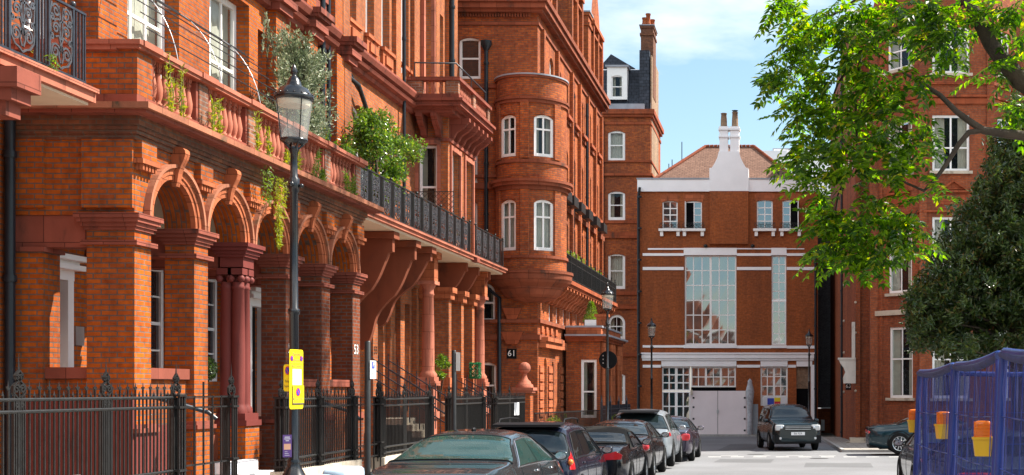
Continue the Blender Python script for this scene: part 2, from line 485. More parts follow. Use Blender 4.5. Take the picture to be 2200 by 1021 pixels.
M['glass_see'] = glassmat('clear_window_glass', (0.02,0.025,0.03), see=0.70, wobble=0.06, tint=(0.85,0.9,0.9))
M['glass_big'] = glassmat('studio_window_glass', (0.02,0.05,0.055), wobble=0.35, wscale=0.55, spec=1.0, ior=2.2)
M['glass_lamp'] = glassmat('lamp_glass', (0.62,0.65,0.62), rough=0.08, see=0.74, tint=(0.93,0.95,0.93))
M['steel'] = paint('bare_steel', (0.5,0.5,0.5), 0.35, metal=0.8)

# ------------------------------------------------------------------ walls and windows
class Fr:
    """a wall frame: u runs along the wall (left to right seen from outside), d points outwards"""
    def __init__(s, o, t):
        l = sqrt(t[0]**2+t[1]**2); s.o = o; s.t = (t[0]/l, t[1]/l); s.n = (s.t[1], -s.t[0])
    def __call__(s, u, z, d=0.0):
        return (s.o[0]+s.t[0]*u+s.n[0]*d, s.o[1]+s.t[1]*u+s.n[1]*d, z)
def FX(x): return Fr((x,0),(0,1))
def FY(y): return Fr((0,y),(1,0))
def FL(a, b): return Fr(a, (b[0]-a[0], b[1]-a[1]))

def obox(mb, fr, u0,u1,d0,d1,z0,z1): mb.obox(fr.o, fr.t, fr.n, u0,u1,d0,d1,z0,z1)

def arc(a, b, zs, r, n=10):
    hw = (b-a)/2; R = (hw*hw+r*r)/(2*r); zc = zs+r-R; th = math.asin(min(1,hw/R))
    if r > hw: th = pi-th
    return [((a+b)/2+R*sin(-th+2*th*i/n), zc+R*cos(-th+2*th*i/n)) for i in range(n+1)]

def wall(mb, fr, u0,u1,z0,z1, ops=(), depth=0.2):
    us = sorted(set([u0,u1]+[o[0] for o in ops]+[o[1] for o in ops]))
    zs = sorted(set([z0,z1]+[o[2] for o in ops]+[o[3] for o in ops]))
    us = [u for u in us if u0<=u<=u1]; zs = [z for z in zs if z0<=z<=z1]
    for i in range(len(us)-1):
        for j in range(len(zs)-1):
            um=(us[i]+us[i+1])/2; zm=(zs[j]+zs[j+1])/2
            if any(o[0]<um<o[1] and o[2]<zm<o[3] for o in ops): continue
            mb.quad([fr(us[i],zs[j]),fr(us[i+1],zs[j]),fr(us[i+1],zs[j+1]),fr(us[i],zs[j+1])])
    for o in ops:
        a,b,c,d = o[:4]; r = o[4] if len(o)>4 else 0
        top = d-r
        mb.quad([fr(a,c),fr(a,top),fr(a,top,-depth),fr(a,c,-depth)][::-1])
        mb.quad([fr(b,c),fr(b,c,-depth),fr(b,top,-depth),fr(b,top)][::-1])
        mb.quad([fr(a,c),fr(a,c,-depth),fr(b,c,-depth),fr(b,c)][::-1])
        if r > 0:
            pts = arc(a,b,top,r)
            for k in range(len(pts)-1):
                p,q = pts[k],pts[k+1]
                mb.quad([fr(p[0],p[1]),fr(q[0],q[1]),fr(q[0],d),fr(p[0],d)])
                mb.quad([fr(p[0],p[1]),fr(q[0],q[1]),fr(q[0],q[1],-depth),fr(p[0],p[1],-depth)])
        else:
            mb.quad([fr(a,d),fr(b,d),fr(b,d,-depth),fr(a,d,-depth)])

def window(parent, fr, a,b,c,d, rise=0.0, inset=0.14, cols=1, rt=1, rb=1, mid=0.5, fw=0.07, bar=0.03, frame='white', glass='glass',
           curtain=None, sash=True, label=None, open_leaf=False):
    m = MB(); m.mat(M[frame])
    top = d-rise; D0,D1 = -inset-0.06, -inset+0.01
    e = 0.004
    a+=e; b-=e; c+=e; d-=e
    obox(m,fr,a,a+fw,D0,D1,c,top); obox(m,fr,b-fw,b,D0,D1,c,top)
    obox(m,fr,a+fw,b-fw,D0,D1+0.012,c,c+fw*1.15)
    if rise > 0:
        po = arc(a,b,top,rise-e); pi_ = arc(a+fw,b-fw,top,max(0.02,rise-fw))
        for k in range(len(po)-1):
            m.quad([fr(*pi_[k],D1),fr(*pi_[k+1],D1),fr(*po[k+1],D1),fr(*po[k],D1)])
            m.quad([fr(*pi_[k],D1),fr(*pi_[k],D0),fr(*pi_[k+1],D0),fr(*pi_[k+1],D1)])
        if rise > fw*1.5: zi = top
        else: zi = top
    else:
        obox(m,fr,a+fw,b-fw,D0,D1,d-fw,d); zi = d-fw
    zm = c+(d-c)*mid
    if sash:
        obox(m,fr,a+fw,b-fw,D0,D1-0.015,zm-0.03,zm+0.03)
    def zt(u):
        if rise<=0: return d-fw
        pts = pi_
        for k in range(len(pts)-1):
            if pts[k][0]<=u<=pts[k+1][0]:
                f=(u-pts[k][0])/max(1e-6,pts[k+1][0]-pts[k][0]); return pts[k][1]*(1-f)+pts[k+1][1]*f
        return top
    for k in range(1,cols):
        u = a+fw+(b-a-2*fw)*k/cols
        obox(m,fr,u-bar/2,u+bar/2,D0+0.01,D1-0.02,c+fw,zt(u))
    for k in range(1,rt):
        z = zm+0.03+(d-fw-zm-0.03)*k/rt; obox(m,fr,a+fw,b-fw,D0+0.012,D1-0.024,z-bar/2,z+bar/2)
    for k in range(1,rb):
        z = c+fw+(zm-0.03-c-fw)*k/rb; obox(m,fr,a+fw,b-fw,D0+0.012,D1-0.024,z-bar/2,z+bar/2)
    w_ = m.build('window', parent=parent)
    if label: w_['label'] = label
    g = MB(); g.mat(M['glass_see' if (curtain and glass=='glass') else glass])
    dp = -inset-0.035
    pts = [fr(a,c,dp),fr(b,c,dp)]
    if rise>0: pts += [fr(p[0],p[1],dp) for p in reversed(arc(a,b,top,rise-e))]
    else: pts += [fr(b,d,dp),fr(a,d,dp)]
    g.poly(pts)
    g.build('pane', parent=w_)
    if curtain:
        k = MB(); k.mat(M['dark'])
        k.quad([fr(a,c,-inset-0.55),fr(b,c,-inset-0.55),fr(b,d,-inset-0.55),fr(a,d,-inset-0.55)])
        k.mat(M[curtain if curtain in M else 'curtain'])
        W = b-a
        spans = [(a+0.02,a+W*0.34),(b-W*0.3,b-0.02)] if curtain!='full' else [(a+0.02,b-0.02)]
        if curtain=='blind': spans=[(a+0.03,b-0.03)]
        for s0,s1 in spans:
            nn=14; z0 = c+0.02 if curtain!='blind' else c+(d-c)*0.55
            for i in range(nn):
                p=s0+(s1-s0)*i/nn; q=s0+(s1-s0)*(i+1)/nn
                k.quad([fr(p,z0,-inset-0.16-0.04*(i%2)),fr(q,z0,-inset-0.16-0.04*((i+1)%2)),fr(q,d,-inset-0.16-0.04*((i+1)%2)),fr(p,d,-inset-0.16-0.04*(i%2))],smooth=True)
        k.build('curtain', parent=w_)
    return w_

def ring(mb, fr, uc, zc, r0, r1, d0, d1, n=24, a0=0.0, a1=pi):
    """an arched moulding standing d1 proud of the wall"""
    for i in range(n):
        t0=a0+(a1-a0)*i/n; t1=a0+(a1-a0)*(i+1)/n
        def q(r,t,d): return fr(uc-r*cos(t), zc+r*sin(t), d)
        mb.quad([q(r0,t0,d1),q(r0,t1,d1),q(r1,t1,d1),q(r1,t0,d1)][::-1],smooth=True)
        mb.quad([q(r1,t0,d0),q(r1,t1,d0),q(r1,t1,d1),q(r1,t0,d1)],smooth=True)
        mb.quad([q(r0,t0,d0),q(r0,t1,d0),q(r0,t1,d1),q(r0,t0,d1)][::-1],smooth=True)

def profile_run(mb, fr, u0, u1, prof):
    """a moulding: prof is a list of (d, z) from bottom to top, run along the wall, ends closed"""
    for i in range(len(prof)-1):
        (d0,z0),(d1,z1)=prof[i],prof[i+1]
        mb.quad([fr(u0,z0,d0),fr(u1,z0,d0),fr(u1,z1,d1),fr(u0,z1,d1)])
    base=[(0,prof[0][1])]+list(prof)+[(0,prof[-1][1])]
    mb.poly([fr(u0,z,d) for d,z in base][::-1]); mb.poly([fr(u1,z,d) for d,z in base])

def baluster_mb():
    m=MB(); m.mat(M['terra_pale'])
    m.lathe([(0.062,0),(0.062,0.05),(0.04,0.06),(0.052,0.10),(0.072,0.19),(0.074,0.27),(0.055,0.38),(0.038,0.48),(0.036,0.53),(0.052,0.545),(0.052,0.57),(0.036,0.58),(0.06,0.61),(0.062,0.66)],(0,0,0),10)
    return m
BAL=None
def baluster(parent, x,y,z,s=1.0):
    global BAL
    if BAL is None:
        o=baluster_mb().build('baluster',parent=parent,local=True); BAL=o.data
    else:
        o=bpy.data.objects.new('baluster',BAL); COL.objects.link(o); o.parent=parent
    r=ORG[parent.name]; o.location=(x-r.x,y-r.y,z-r.z); o.scale=(s,s,s)
    return o

# wrought scrollwork for the balcony fronts: flat ribbons in a unit panel of width w and height h
def spiral(cx,cz,r,a0,turns,n=26,cw=1):
    return [(cx+r*(1-0.82*i/n)*cos(a0+cw*turns*2*pi*i/n), cz+r*(1-0.82*i/n)*sin(a0+cw*turns*2*pi*i/n)) for i in range(n+1)]
def scroll_curves(w,h):
    c=[]
    for sgn in (-1,1):
        def X(x): return sgn*x*w
        def add(pts): c.append([(sgn*p[0]*w,p[1]*h) for p in pts])
        asp=w/h
        def sp(cx,cz,r,a0,t,cw=1,n=24): add([(cx+(p[0]-cx),cz+(p[1]-cz)*asp) for p in spiral(cx,cz,r,a0,t,n,cw)])
        sp(0.24,0.26,0.19,pi,1.6,-1); sp(0.22,0.60,0.15,pi*1.1,1.5,-1); sp(0.22,0.86,0.17,pi*0.1,1.5,1); sp(0.39,0.45,0.09,0,1.3,1); sp(0.38,0.74,0.09,0.4,1.3,1)
        add([(0.0,0.02),(0.14,0.07),(0.30,0.10),(0.43,0.2),(0.46,0.34)]); add([(0.02,0.45),(0.06,0.62),(0.05,0.78),(0.10,0.95)])
        add([(0.05,0.26),(0.02,0.40),(0.10,0.50),(0.25,0.47)]); add([(0.46,0.34),(0.44,0.55),(0.47,0.8),(0.40,0.97)])
        add([(0.03,0.1),(0.10,0.2),(0.04,0.36)]); add([(0.0,0.72),(0.14,0.75),(0.30,0.70)])
    return c
def ribbon2d(mb, fr, pts, u0, z0, wd, dp, d=0.0):
    n=len(pts)
    L_=[];R_=[]
    for i,p in enumerate(pts):
        q0=pts[max(0,i-1)];q1=pts[min(n-1,i+1)]
        dx,dz=q1[0]-q0[0],q1[1]-q0[1]; l=sqrt(dx*dx+dz*dz) or 1
        nx,nz=-dz/l*wd/2,dx/l*wd/2
        L_.append((u0+p[0]+nx,z0+p[1]+nz));R_.append((u0+p[0]-nx,z0+p[1]-nz))
    for i in range(n-1):
        a,b,c_,e=L_[i],L_[i+1],R_[i+1],R_[i]
        for dd in (d+dp/2,d-dp/2): mb.quad([fr(*a,dd),fr(*b,dd),fr(*c_,dd),fr(*e,dd)])
        mb.quad([fr(*a,d-dp/2),fr(*b,d-dp/2),fr(*b,d+dp/2),fr(*a,d+dp/2)]); mb.quad([fr(*e,d-dp/2),fr(*c_,d-dp/2),fr(*c_,d+dp/2),fr(*e,d+dp/2)])

def iron_balcony(parent, fr, u0, u1, z0, z1, panels, bars, mat='iron_blue', tick=1.0, knobs=()):
    """panels: list of (ua,ub) scrollwork panels; bars: list of u with upright wavy bars"""
    m=MB(); m.mat(M[mat])
    obox(m,fr,u0,u1,-0.02,0.02,z1-0.03,z1); obox(m,fr,u0,u1,-0.016,0.016,z0+0.05,z0+0.08)
    for u in bars: obox(m,fr,u-0.011,u+0.011,-0.011,0.011,z0,z1-0.03)
    for k in knobs:
        c=fr(k,z1+0.045,0); m.ball(c,0.042,1,10,6); obox(m,fr,k-0.018,k+0.018,-0.018,0.018,z0,z1+0.01)
    r=m.build('balcony_railing',parent=parent)
    for ua,ub in panels:
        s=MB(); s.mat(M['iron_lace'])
        wv=ub-ua; h=z1-z0-0.13
        for c in scroll_curves(wv*0.96,h): ribbon2d(s,fr,c,(ua+ub)/2,z0+0.09,0.020*tick,0.02)
        obox(s,fr,ua-0.012,ua+0.012,-0.012,0.012,z0,z1-0.03); obox(s,fr,ub-0.012,ub+0.012,-0.012,0.012,z0,z1-0.03)
        s.build('scroll_panel',parent=r)
    return r

def console(mb, fr, u0,u1, d_top, z_top, z_bot, d_bot=0.05, n=10):
    """an S-shaped bracket standing out from a wall"""
    h=z_top-z_bot
    prof=[(0.0,z_bot),(d_bot,z_bot)]
    for i in range(n+1):
        t=i/n
        s=t*t*(3-2*t)
        q=(0.10+0.42*(t/0.55)**1.6) if t<0.55 else (0.56+0.36*sin((t-0.55)/0.45*pi/2)**1.3)
        prof.append((d_bot+(d_top-d_bot)*(q+0.03*sin(t*4*pi)), z_bot+0.05*h+0.77*h*t))
    prof+=[(d_top,z_top-0.17*h),(d_top,z_top),(0,z_top)]
    v=[fr(u0,z,d) for d,z in prof]+[fr(u1,z,d) for d,z in prof]; k=len(prof)
    mb.mesh(v,[(i,(i+1)%k,k+(i+1)%k,k+i) for i in range(k)],False)
    mb.poly([fr(u0,z,d) for d,z in prof][::-1]); mb.poly([fr(u1,z,d) for d,z in prof])

def pipe_run(parent, pts, r=0.055, mat='pipe', name='drainpipe', hopper=None, n=10):
    m=MB(); m.mat(M[mat]); m.tube(pts,r,n)
    a=Vector(pts[0]); b=Vector(pts[-1])
    k=1.8
    z=max(a.z,b.z)-0.6
    while z>min(a.z,b.z) and abs(a.x-b.x)+abs(a.y-b.y)<0.3:
        m.lathe([(r*1.3,0),(r*1.35,0.03),(r*1.3,0.10)],(a.x,a.y,z),n); z-=k
    if hopper: m.prism([(-0.2,0.3),(-0.2,0.12),(-0.07,-0.1),(0.07,-0.1),(0.2,0.12),(0.2,0.3)],'y',-0.12,0.12) if False else m.lathe([(0.07,-0.12),(0.14,0.0),(0.2,0.1),(0.2,0.24)],(a.x,a.y,a.z),n)
    return m.build(name,parent=parent)

# ------------------------------------------------------------------ ground
def sheet(name, pts, dz, mat):
    m=MB(); m.mat(mat); m.poly([(x,y,gz(y)+dz) for x,y in pts]); return struct(m.build(name))

def roadmat(name, c, speck=0.25):
    m,n,b=newmat(name); b.inputs['Roughness'].default_value=0.85; b.inputs['Specular IOR Level'].default_value=0.35
    t=n.nodes.new('ShaderNodeTexCoord')
    z=n.nodes.new('ShaderNodeTexNoise'); z.inputs['Scale'].default_value=0.35; z.inputs['Detail'].default_value=8
    z2=n.nodes.new('ShaderNodeTexNoise'); z2.inputs['Scale'].default_value=45; z2.inputs['Detail'].default_value=3
    ma=n.nodes.new('ShaderNodeMath'); ma.operation='ADD'
    n.links.new(t.outputs['Object'],z.inputs['Vector']); n.links.new(t.outputs['Object'],z2.inputs['Vector'])
    n.links.new(z.outputs['Fac'],ma.inputs[0]); n.links.new(z2.outputs['Fac'],ma.inputs[1])
    r=n.nodes.new('ShaderNodeValToRGB'); r.color_ramp.elements[0].position=0.35; r.color_ramp.elements[1].position=0.65
    mh=n.nodes.new('ShaderNodeMath'); mh.operation='MULTIPLY'; mh.inputs[1].default_value=0.5
    n.links.new(ma.outputs[0],mh.inputs[0]); n.links.new(mh.outputs[0],r.inputs['Fac'])
    r.color_ramp.elements[0].color=(*[q*(1-speck) for q in c],1); r.color_ramp.elements[1].color=(*[q*(1+speck) for q in c],1)
    n.links.new(r.outputs['Color'],b.inputs['Base Color'])
    bp=n.nodes.new('ShaderNodeBump'); bp.inputs['Strength'].default_value=0.3; bp.inputs['Distance'].default_value=0.01
    n.links.new(z2.outputs['Fac'],bp.inputs['Height']); n.links.new(bp.outputs['Normal'],b.inputs['Normal'])
    return m
M['asphalt']=roadmat('asphalt',(0.165,0.167,0.175))
M['ground']=roadmat('ground_soil',(0.12,0.11,0.09))
M['paving']=brick('paving_slabs',(0.36,0.33,0.29),(0.30,0.28,0.25),(0.12,0.11,0.10),sootamt=0.15,bw=0.75,rh=0.6,ms=0.012)
M['kerb']=paint('granite_kerb',(0.34,0.33,0.31),0.8,var=0.2,scale=6)
M['line']=paint('worn_white_line',(0.62,0.62,0.60),0.7,var=0.2,scale=5,dirt=(0.3,0.3,0.3))

sheet('ground',[(-400,-120),(400,-120),(400,600),(-400,600)],-0.02,M['ground'])
sheet('road',[(-5.1,-60),(4.7,-60),(4.7,38),(60,38),(60,47.5),(2.2,47.5),(1.9,70.5),(-6.6,70.5),(-6.6,60),(-5.1,58)],0.0,M['asphalt'])
def pavement(name, pts, h=0.11):
    m=MB(); m.mat(M['paving']); n=len(pts)
    m.poly([(x,y,gz(y)+h) for x,y in pts])
    m.mat(M['kerb'])
    for i in range(n):
        a,b=pts[i],pts[(i+1)%n]
        m.quad([(a[0],a[1],gz(a[1])-0.05),(b[0],b[1],gz(b[1])-0.05),(b[0],b[1],gz(b[1])+h),(a[0],a[1],gz(a[1])+h)])
    return struct(m.build(name))
pavement('pavement',[(-12,-60),(-5.1,-60),(-5.1,58),(-6.6,60),(-6.6,70.5),(1.9,70.5),(1.9,73),(-12,73)])
pavement('pavement',[(2.2,47.5),(60,47.5),(60,66),(1.9,66)],0.10)
pavement('pavement',[(4.7,-60),(60,-60),(60,38),(4.7,38)],0.11)
def kerbrun(pts):
    m=MB(); m.mat(M['kerb'])
    for a,b in zip(pts[:-1],pts[1:]):
        dx,dy=b[0]-a[0],b[1]-a[1]; l=sqrt(dx*dx+dy*dy); nx,ny=-dy/l*0.14,dx/l*0.14
        z0,z1=gz(a[1])+0.115,gz(b[1])+0.115
        m.quad([(a[0],a[1],z0),(b[0],b[1],z1),(b[0]+nx,b[1]+ny,z1),(a[0]+nx,a[1]+ny,z0)])
    return struct(m.build('kerb'))
kerbrun([(-5.1,-60),(-5.1,58),(-6.6,60),(-6.6,70.5),(1.9,70.5)])
kerbrun([(1.9,66),(2.2,47.5),(60,47.5)])
mm=MB(); mm.mat(M['line'])
for k in range(9):
    x=-2.6+k*0.78
    mm.poly([(x,43.3,gz(43.3)+0.004),(x+0.45,43.3,gz(43.3)+0.004),(x+0.45,43.55,gz(43.55)+0.004),(x,43.55,gz(43.55)+0.004)])
for k in range(4):
    x=-2.2+k*1.15
    mm.poly([(x,44.3,gz(44.3)+0.004),(x+0.6,44.3,gz(44.3)+0.004),(x+0.6,44.42,gz(44.42)+0.004),(x,44.42,gz(44.42)+0.004)])
struct(mm.build('road_markings'))

M['patch']=roadmat('tar_patch',(0.115,0.117,0.122)); M['cover']=paint('iron_cover',(0.06,0.06,0.06),0.6,spec=0.2)
def road_patch(pts,dz,mt='patch'):
    m=MB(); m.mat(M[mt]); m.poly([(x,y,gz(y)+dz) for x,y in pts]); return struct(m.build('road_patch'))
road_patch([(-2.2,39.5),(-0.4,39.2),(-0.3,41.6),(-2.1,41.9)],0.003); road_patch([(0.6,36.5),(2.6,36.3),(2.7,38.9),(0.7,39.2)],0.003); road_patch([(-2.6,49.5),(-1.2,49.3),(-1.1,57),(-2.4,57.2)],0.003)
for x,y in ((-1.0,45.6),(1.2,42.2)):
    m=MB(); m.mat(M['cover']); m.poly([(x+0.32*cos(2*pi*k/20),y+0.32*sin(2*pi*k/20),gz(y)+0.006) for k in range(20)]); struct(m.build('manhole_cover'))

# ------------------------------------------------------------------ the terrace on the left
XW=-11.3                                           # main wall plane
# house at the left edge: iron balcony on a bracketed slab
H0=thing('terrace_house','orange brick terraced house at left edge with scrolled iron balcony','house',(XW,10.0,gz(10)))
m=MB(); m.mat(M['brick_orange'])
ops=[(16.55,17.45,6.2,9.7),(12.5,13.6,6.2,9.7),(14.2,15.4,1.6,4.6)]
wall(m,FX(XW),4.0,18.38,-1.0,15.0,ops,0.3); m.build('wall',parent=H0)
for o in ops: window(H0,FX(XW),*o[:4],inset=0.2,cols=3,rt=3,rb=3,fw=0.09)
m=MB(); m.mat(M['terra_pale']); m.box(-11.28,-9.6,4,17.55,5.84,5.97); m.box(-11.28,-9.55,4,17.55,5.97,6.03); m.mat(M['cream']); m.box(-11.28,-9.68,4,17.5,5.80,5.838); m.build('balcony_slab',parent=H0)
fr=FX(-9.68)
pan=[(16.55,17.12),(15.70,16.27),(14.85,15.42),(14.0,14.57)]
iron_balcony(H0,fr,4.2,17.42,6.03,7.05,pan,[u for s in (16.27,15.42,14.57) for u in (s+0.07,s+0.14,s+0.21)]+[17.2,17.28,17.36,17.41],knobs=[16.27,16.55,17.12,15.42,15.70,14.85],tick=1.25)
m=MB(); m.mat(M['terracotta']); m.box(-10.6,-9.36,15.35,15.85,5.55,5.80); m.box(-10.6,-9.46,15.40,15.8,5.40,5.55); m.box(-10.6,-9.56,15.45,15.75,5.22,5.40); m.box(-11.28,-9.9,15.5,15.7,4.9,5.22); m.split('bracket',H0)
pipe_run(H0,[(-11.2,18.2,5.8),(-11.2,18.2,-0.2)],0.07)

# house with the arcaded porch
HA=thing('terrace_house','orange brick terraced house with five arched porch and terracotta balustrade','house',(XW,18.4,gz(18.4)))
P0,PITCH,PW=18.4,1.864,0.48
D_END=P0+5*PITCH+PW
RI=(PITCH-PW)/2
ZS,ZC=4.42,5.97
sup=[P0+PITCH*i for i in range(6)]
# main wall
m=MB(); m.mat(M['brick_orange'])
opsA=[(18.65,19.78,6.15,9.85),(21.65,23.5,6.15,9.95),(24.75,26.58,6.15,9.95),(27.02,27.45,6.15,9.6),(28.1,29.3,6.15,9.6,0.25),
      (21.8,23.3,11.5,14.5),(24.9,26.4,11.5,14.5),(28.2,29.2,11.45,14.5),(30.0,31.0,11.45,14.5),
      (18.98,19.80,1.05,3.75),(22.35,23.3,2.0,4.1),(24.6,25.5,2.0,4.1),(26.4,27.2,1.2,3.9)]
wall(m,FX(XW),18.4,31.8,-1.0,16.0,opsA,0.36)
for a,b,pr in ((20.0,20.55,0.40),(27.5,28.05,0.2),(29.4,29.95,0.2),(31.25,31.78,0.2)):
    m.box(XW-0.01,XW+pr,a,b,5.98,10.2); m.box(XW-0.01,XW+pr*0.8,a,b,10.8,16)
m.build('wall',parent=HA)
window(HA,FX(XW),*opsA[0][:4],inset=0.3,cols=3,rt=3,rb=3,fw=0.12)
for o in opsA[1:3]:
    window(HA,FX(XW),*o[:4],inset=0.28,cols=3,rt=1,rb=1,mid=0.62,fw=0.13,bar=0.05,curtain='full',label='wide white sash window')
for o in opsA[3:5]: window(HA,FX(XW),*o[:4],rise=(o[4] if len(o)>4 else 0),inset=0.3,cols=2,fw=0.08)
for o in opsA[5:9]: window(HA,FX(XW),*o[:4],inset=0.25,cols=2,fw=0.09)
for o in opsA[10:12]: window(HA,FX(XW),*o[:4],inset=0.2,cols=2,rt=2,rb=2,fw=0.09)
# doors behind the porch
def frontdoor(parent,fr,a,b,c,d):
    m=MB(); m.mat(M['white'])
    obox(m,fr,a-0.16,a,-0.05,0.10,c,d); obox(m,fr,b,b+0.16,-0.05,0.10,c,d); obox(m,fr,a-0.16,b+0.16,-0.05,0.11,d,d+0.16)
    obox(m,fr,a-0.26,b+0.26,0,0.24,d+0.16,d+0.24); obox(m,fr,a-0.2,b+0.2,0,0.17,d+0.24,d+0.30); obox(m,fr,a-0.3,b+0.3,0,0.30,d+0.30,d+0.38)
    s=m.build('door_surround',parent=parent)
    m=MB(); m.mat(M['black']); obox(m,fr,a,b,-0.14,-0.09,c,d)
    for z0,z1 in ((c+0.15,c+0.95),(c+1.1,d-0.75),(d-0.6,d-0.1)):
        for u0,u1 in ((a+0.08,(a+b)/2-0.05),((a+b)/2+0.05,b-0.08)): obox(m,fr,u0,u1,-0.09,-0.075,z0,z1)
    dd=m.build('door',parent=parent)
    m=MB(); m.mat(M['steel']); m.ball(fr((a+b)/2,c+1.05,-0.05),0.04); m.build('knob',parent=dd)
frontdoor(HA,FX(XW),19.10,19.68,1.05,3.55)
frontdoor(HA,FX(XW),26.5,27.1,1.2,3.6)
m=MB(); m.mat(M['steel']); m.box(XW,XW+0.03,20.02,20.26,2.55,2.85); m.build('intercom_panel',parent=HA)
# arcade wall with its arches
def arcade_pts(uc,n=24): return [(uc-RI*cos(pi*i/n), ZS+RI*sin(pi*i/n)) for i in range(n+1)]
m=MB(); m.mat(M['brick_orange'])
for side,x in ((1,-9.5),(-1,-9.98)):
    f=FX(x); u=P0
    for i in range(5):
        uc=P0+PW+RI+PITCH*i
        m.quad([f(u,ZS),f(uc-RI,ZS),f(uc-RI,5.84),f(u,5.84)] if True else [])
        pts=arcade_pts(uc)
        for p,q in zip(pts[:-1],pts[1:]): m.quad([f(p[0],p[1]),f(q[0],q[1]),f(q[0],5.84),f(p[0],5.84)])
        u=uc+RI
    m.quad([f(u,ZS),f(D_END,ZS),f(D_END,5.84),f(u,5.84)])
for i in range(5):
    uc=P0+PW+RI+PITCH*i; pts=arcade_pts(uc)
    for p,q in zip(pts[:-1],pts[1:]):
        m.quad([(-9.5,p[0],p[1]),(-9.98,p[0],p[1]),(-9.98,q[0],q[1]),(-9.5,q[0],q[1])],
               uv=[(p[1]*1.0+p[0],-9.5),(p[1]+p[0],-9.98),(q[1]+q[0],-9.98),(q[1]+q[0],-9.5)])
m.quad([(-9.98,P0,ZS),(-9.5,P0,ZS),(-9.5,P0,5.84),(-9.98,P0,5.84)])
m.quad([(-9.5,D_END,ZS),(-9.98,D_END,ZS),(-9.98,D_END,5.84),(-9.5,D_END,5.84)])
wall(m,FY(P0),XW,-9.981,4.40,5.84)                     # side of the porch above its opening
m.quad([(XW,P0+0.4,4.40),(-9.981,P0+0.4,4.40),(-9.981,P0,4.40),(XW,P0,4.40)])
wall(m,FY(P0+0.4),XW,-9.985,4.40,5.84)
wall(m,FY(D_END),XW,-9.981,3.0,5.84)
# brick strips over the supports
for s in sup:
    m.box(-9.51,-9.40,s+0.02,s+PW-0.02,5.22,5.50)
m.box(-11.25,-10.80,P0-0.06,P0-0.001,4.5,5.5); m.box(-10.25,-9.504,P0-0.06,P0-0.001,4.5,5.5)
m.build('arcade_wall',parent=HA)
for s in sup:
    m=MB(); m.mat(M['moulding'])
    m.box(-9.505,-9.36,s-0.03,s+PW+0.03,5.16,5.225)
    for k in range(5): m.box(-9.502,-9.39,s+0.03+k*0.09,s+0.075+k*0.09,5.07,5.158)
    m.split('corbel',HA)
for i in range(5):
    uc=P0+PW+RI+PITCH*i; f=FX(-9.5)
    m=MB(); m.mat(M['moulding'])
    ring(m,f,uc,ZS,RI-0.01,RI+0.07,-0.05,0.03); ring(m,f,uc,ZS,RI+0.07,RI+0.145,-0.01,0.05)
    m.mat(M['cornice_old']); ring(m,f,uc,ZS,RI+0.17,RI+0.225,-0.01,0.10)
    m.mat(M['moulding']); ring(m,f,uc,ZS,RI+0.145,RI+0.17,-0.01,0.06)
    m.build('archivolt',parent=HA)
    m=MB(); m.mat(M['moulding'])
    prof=[(0,5.0),(0.07,5.0),(0.09,5.08),(0.11,5.2),(0.15,5.32),(0.20,5.42),(0.225,5.50),(0.215,5.56),(0.17,5.60),(0.10,5.61),(0,5.61)]
    k=len(prof)
    v=[f(uc-0.055-0.025*(z-5)/0.6,z,d) for d,z in prof]+[f(uc+0.055+0.025*(z-5)/0.6,z,d) for d,z in prof]
    m.mesh(v,[(j,(j+1)%k,k+(j+1)%k,k+j) for j in range(k)],False)
    m.poly(v[:k][::-1]); m.poly(v[k:])
    m.build('keystone',parent=HA)
# piers, imposts, pedestals
def impost(m,x0,x1,y0,y1,zt):
    for (p,z0,z1) in ((0.03,zt-0.24,zt-0.19),(0.06,zt-0.19,zt-0.13),(0.10,zt-0.13,zt-0.07),(0.13,zt-0.07,zt)):
        m.box(x0-p,x1+p,y0-p,y1+p,z0,z1)
for i,s in enumerate(sup):
    if i==2: continue
    x0=-10.20 if i==0 else -9.97
    m=MB(); m.mat(M['brick_sooty_shade' if i in (3,4,5) else 'brick_orange'])
    m.box(x0,-9.5,s,s+PW,1.30,ZS-0.2)
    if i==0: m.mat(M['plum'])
    m.box(x0-0.05,-9.44,s-0.06,s+PW+0.06,-0.6,1.22)
    p=m.build('pier',parent=HA)
    m=MB(); m.mat(M['terracotta']); impost(m,x0,-9.5,s,s+PW,ZS)
    m.box(x0-0.06,-9.43,s-0.07,s+PW+0.07,3.96,4.03); m.box(x0-0.09,-9.40,s-0.1,s+PW+0.1,1.2,1.27); m.box(x0-0.05,-9.44,s-0.05,s+PW+0.05,1.27,1.33)
    m.split('impost',p)
m=MB(); m.mat(M['brick_orange']); m.box(XW,-10.85,P0,P0+0.45,-0.6,3.9); p=m.build('pier',parent=HA)
m=MB(); m.mat(M['terracotta']); m.box(XW,-10.80,P0-0.05,P0+0.5,3.86,3.93); m.split('impost',p)
# paired columns at the third support
s=sup[2]
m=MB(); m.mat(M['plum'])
impost(m,-9.95,-9.5,s,s+PW,ZS); m.box(-9.93,-9.52,s+0.02,s+PW-0.02,4.0,4.19)
for (x,y) in ((-9.66,s+0.14),(-9.66,s+0.36),(-9.86,s+0.14)):
    m.lathe([(0.15,1.42),(0.15,1.50),(0.12,1.55),(0.115,1.6),(0.115,2.6),(0.10,3.62),(0.12,3.64),(0.10,3.68),(0.10,3.74)],(x,y,0),16)
    for sx in (-1,1):
        for sy in (-1,1): m.ball((x+0.09*sx,y+0.09*sy,3.80),0.065,1,10,8)
    m.box(x-0.13,x+0.13,y-0.13,y+0.13,3.87,3.98)
m.box(-10.02,-9.46,s-0.04,s+PW+0.04,1.30,1.42); m.box(-10.06,-9.42,s-0.08,s+PW+0.08,1.2,1.30)
m.mat(M['brick_orange']); m.box(-10.02,-9.45,s-0.05,s+PW+0.05,-0.6,1.2)
m.build('column',parent=HA)
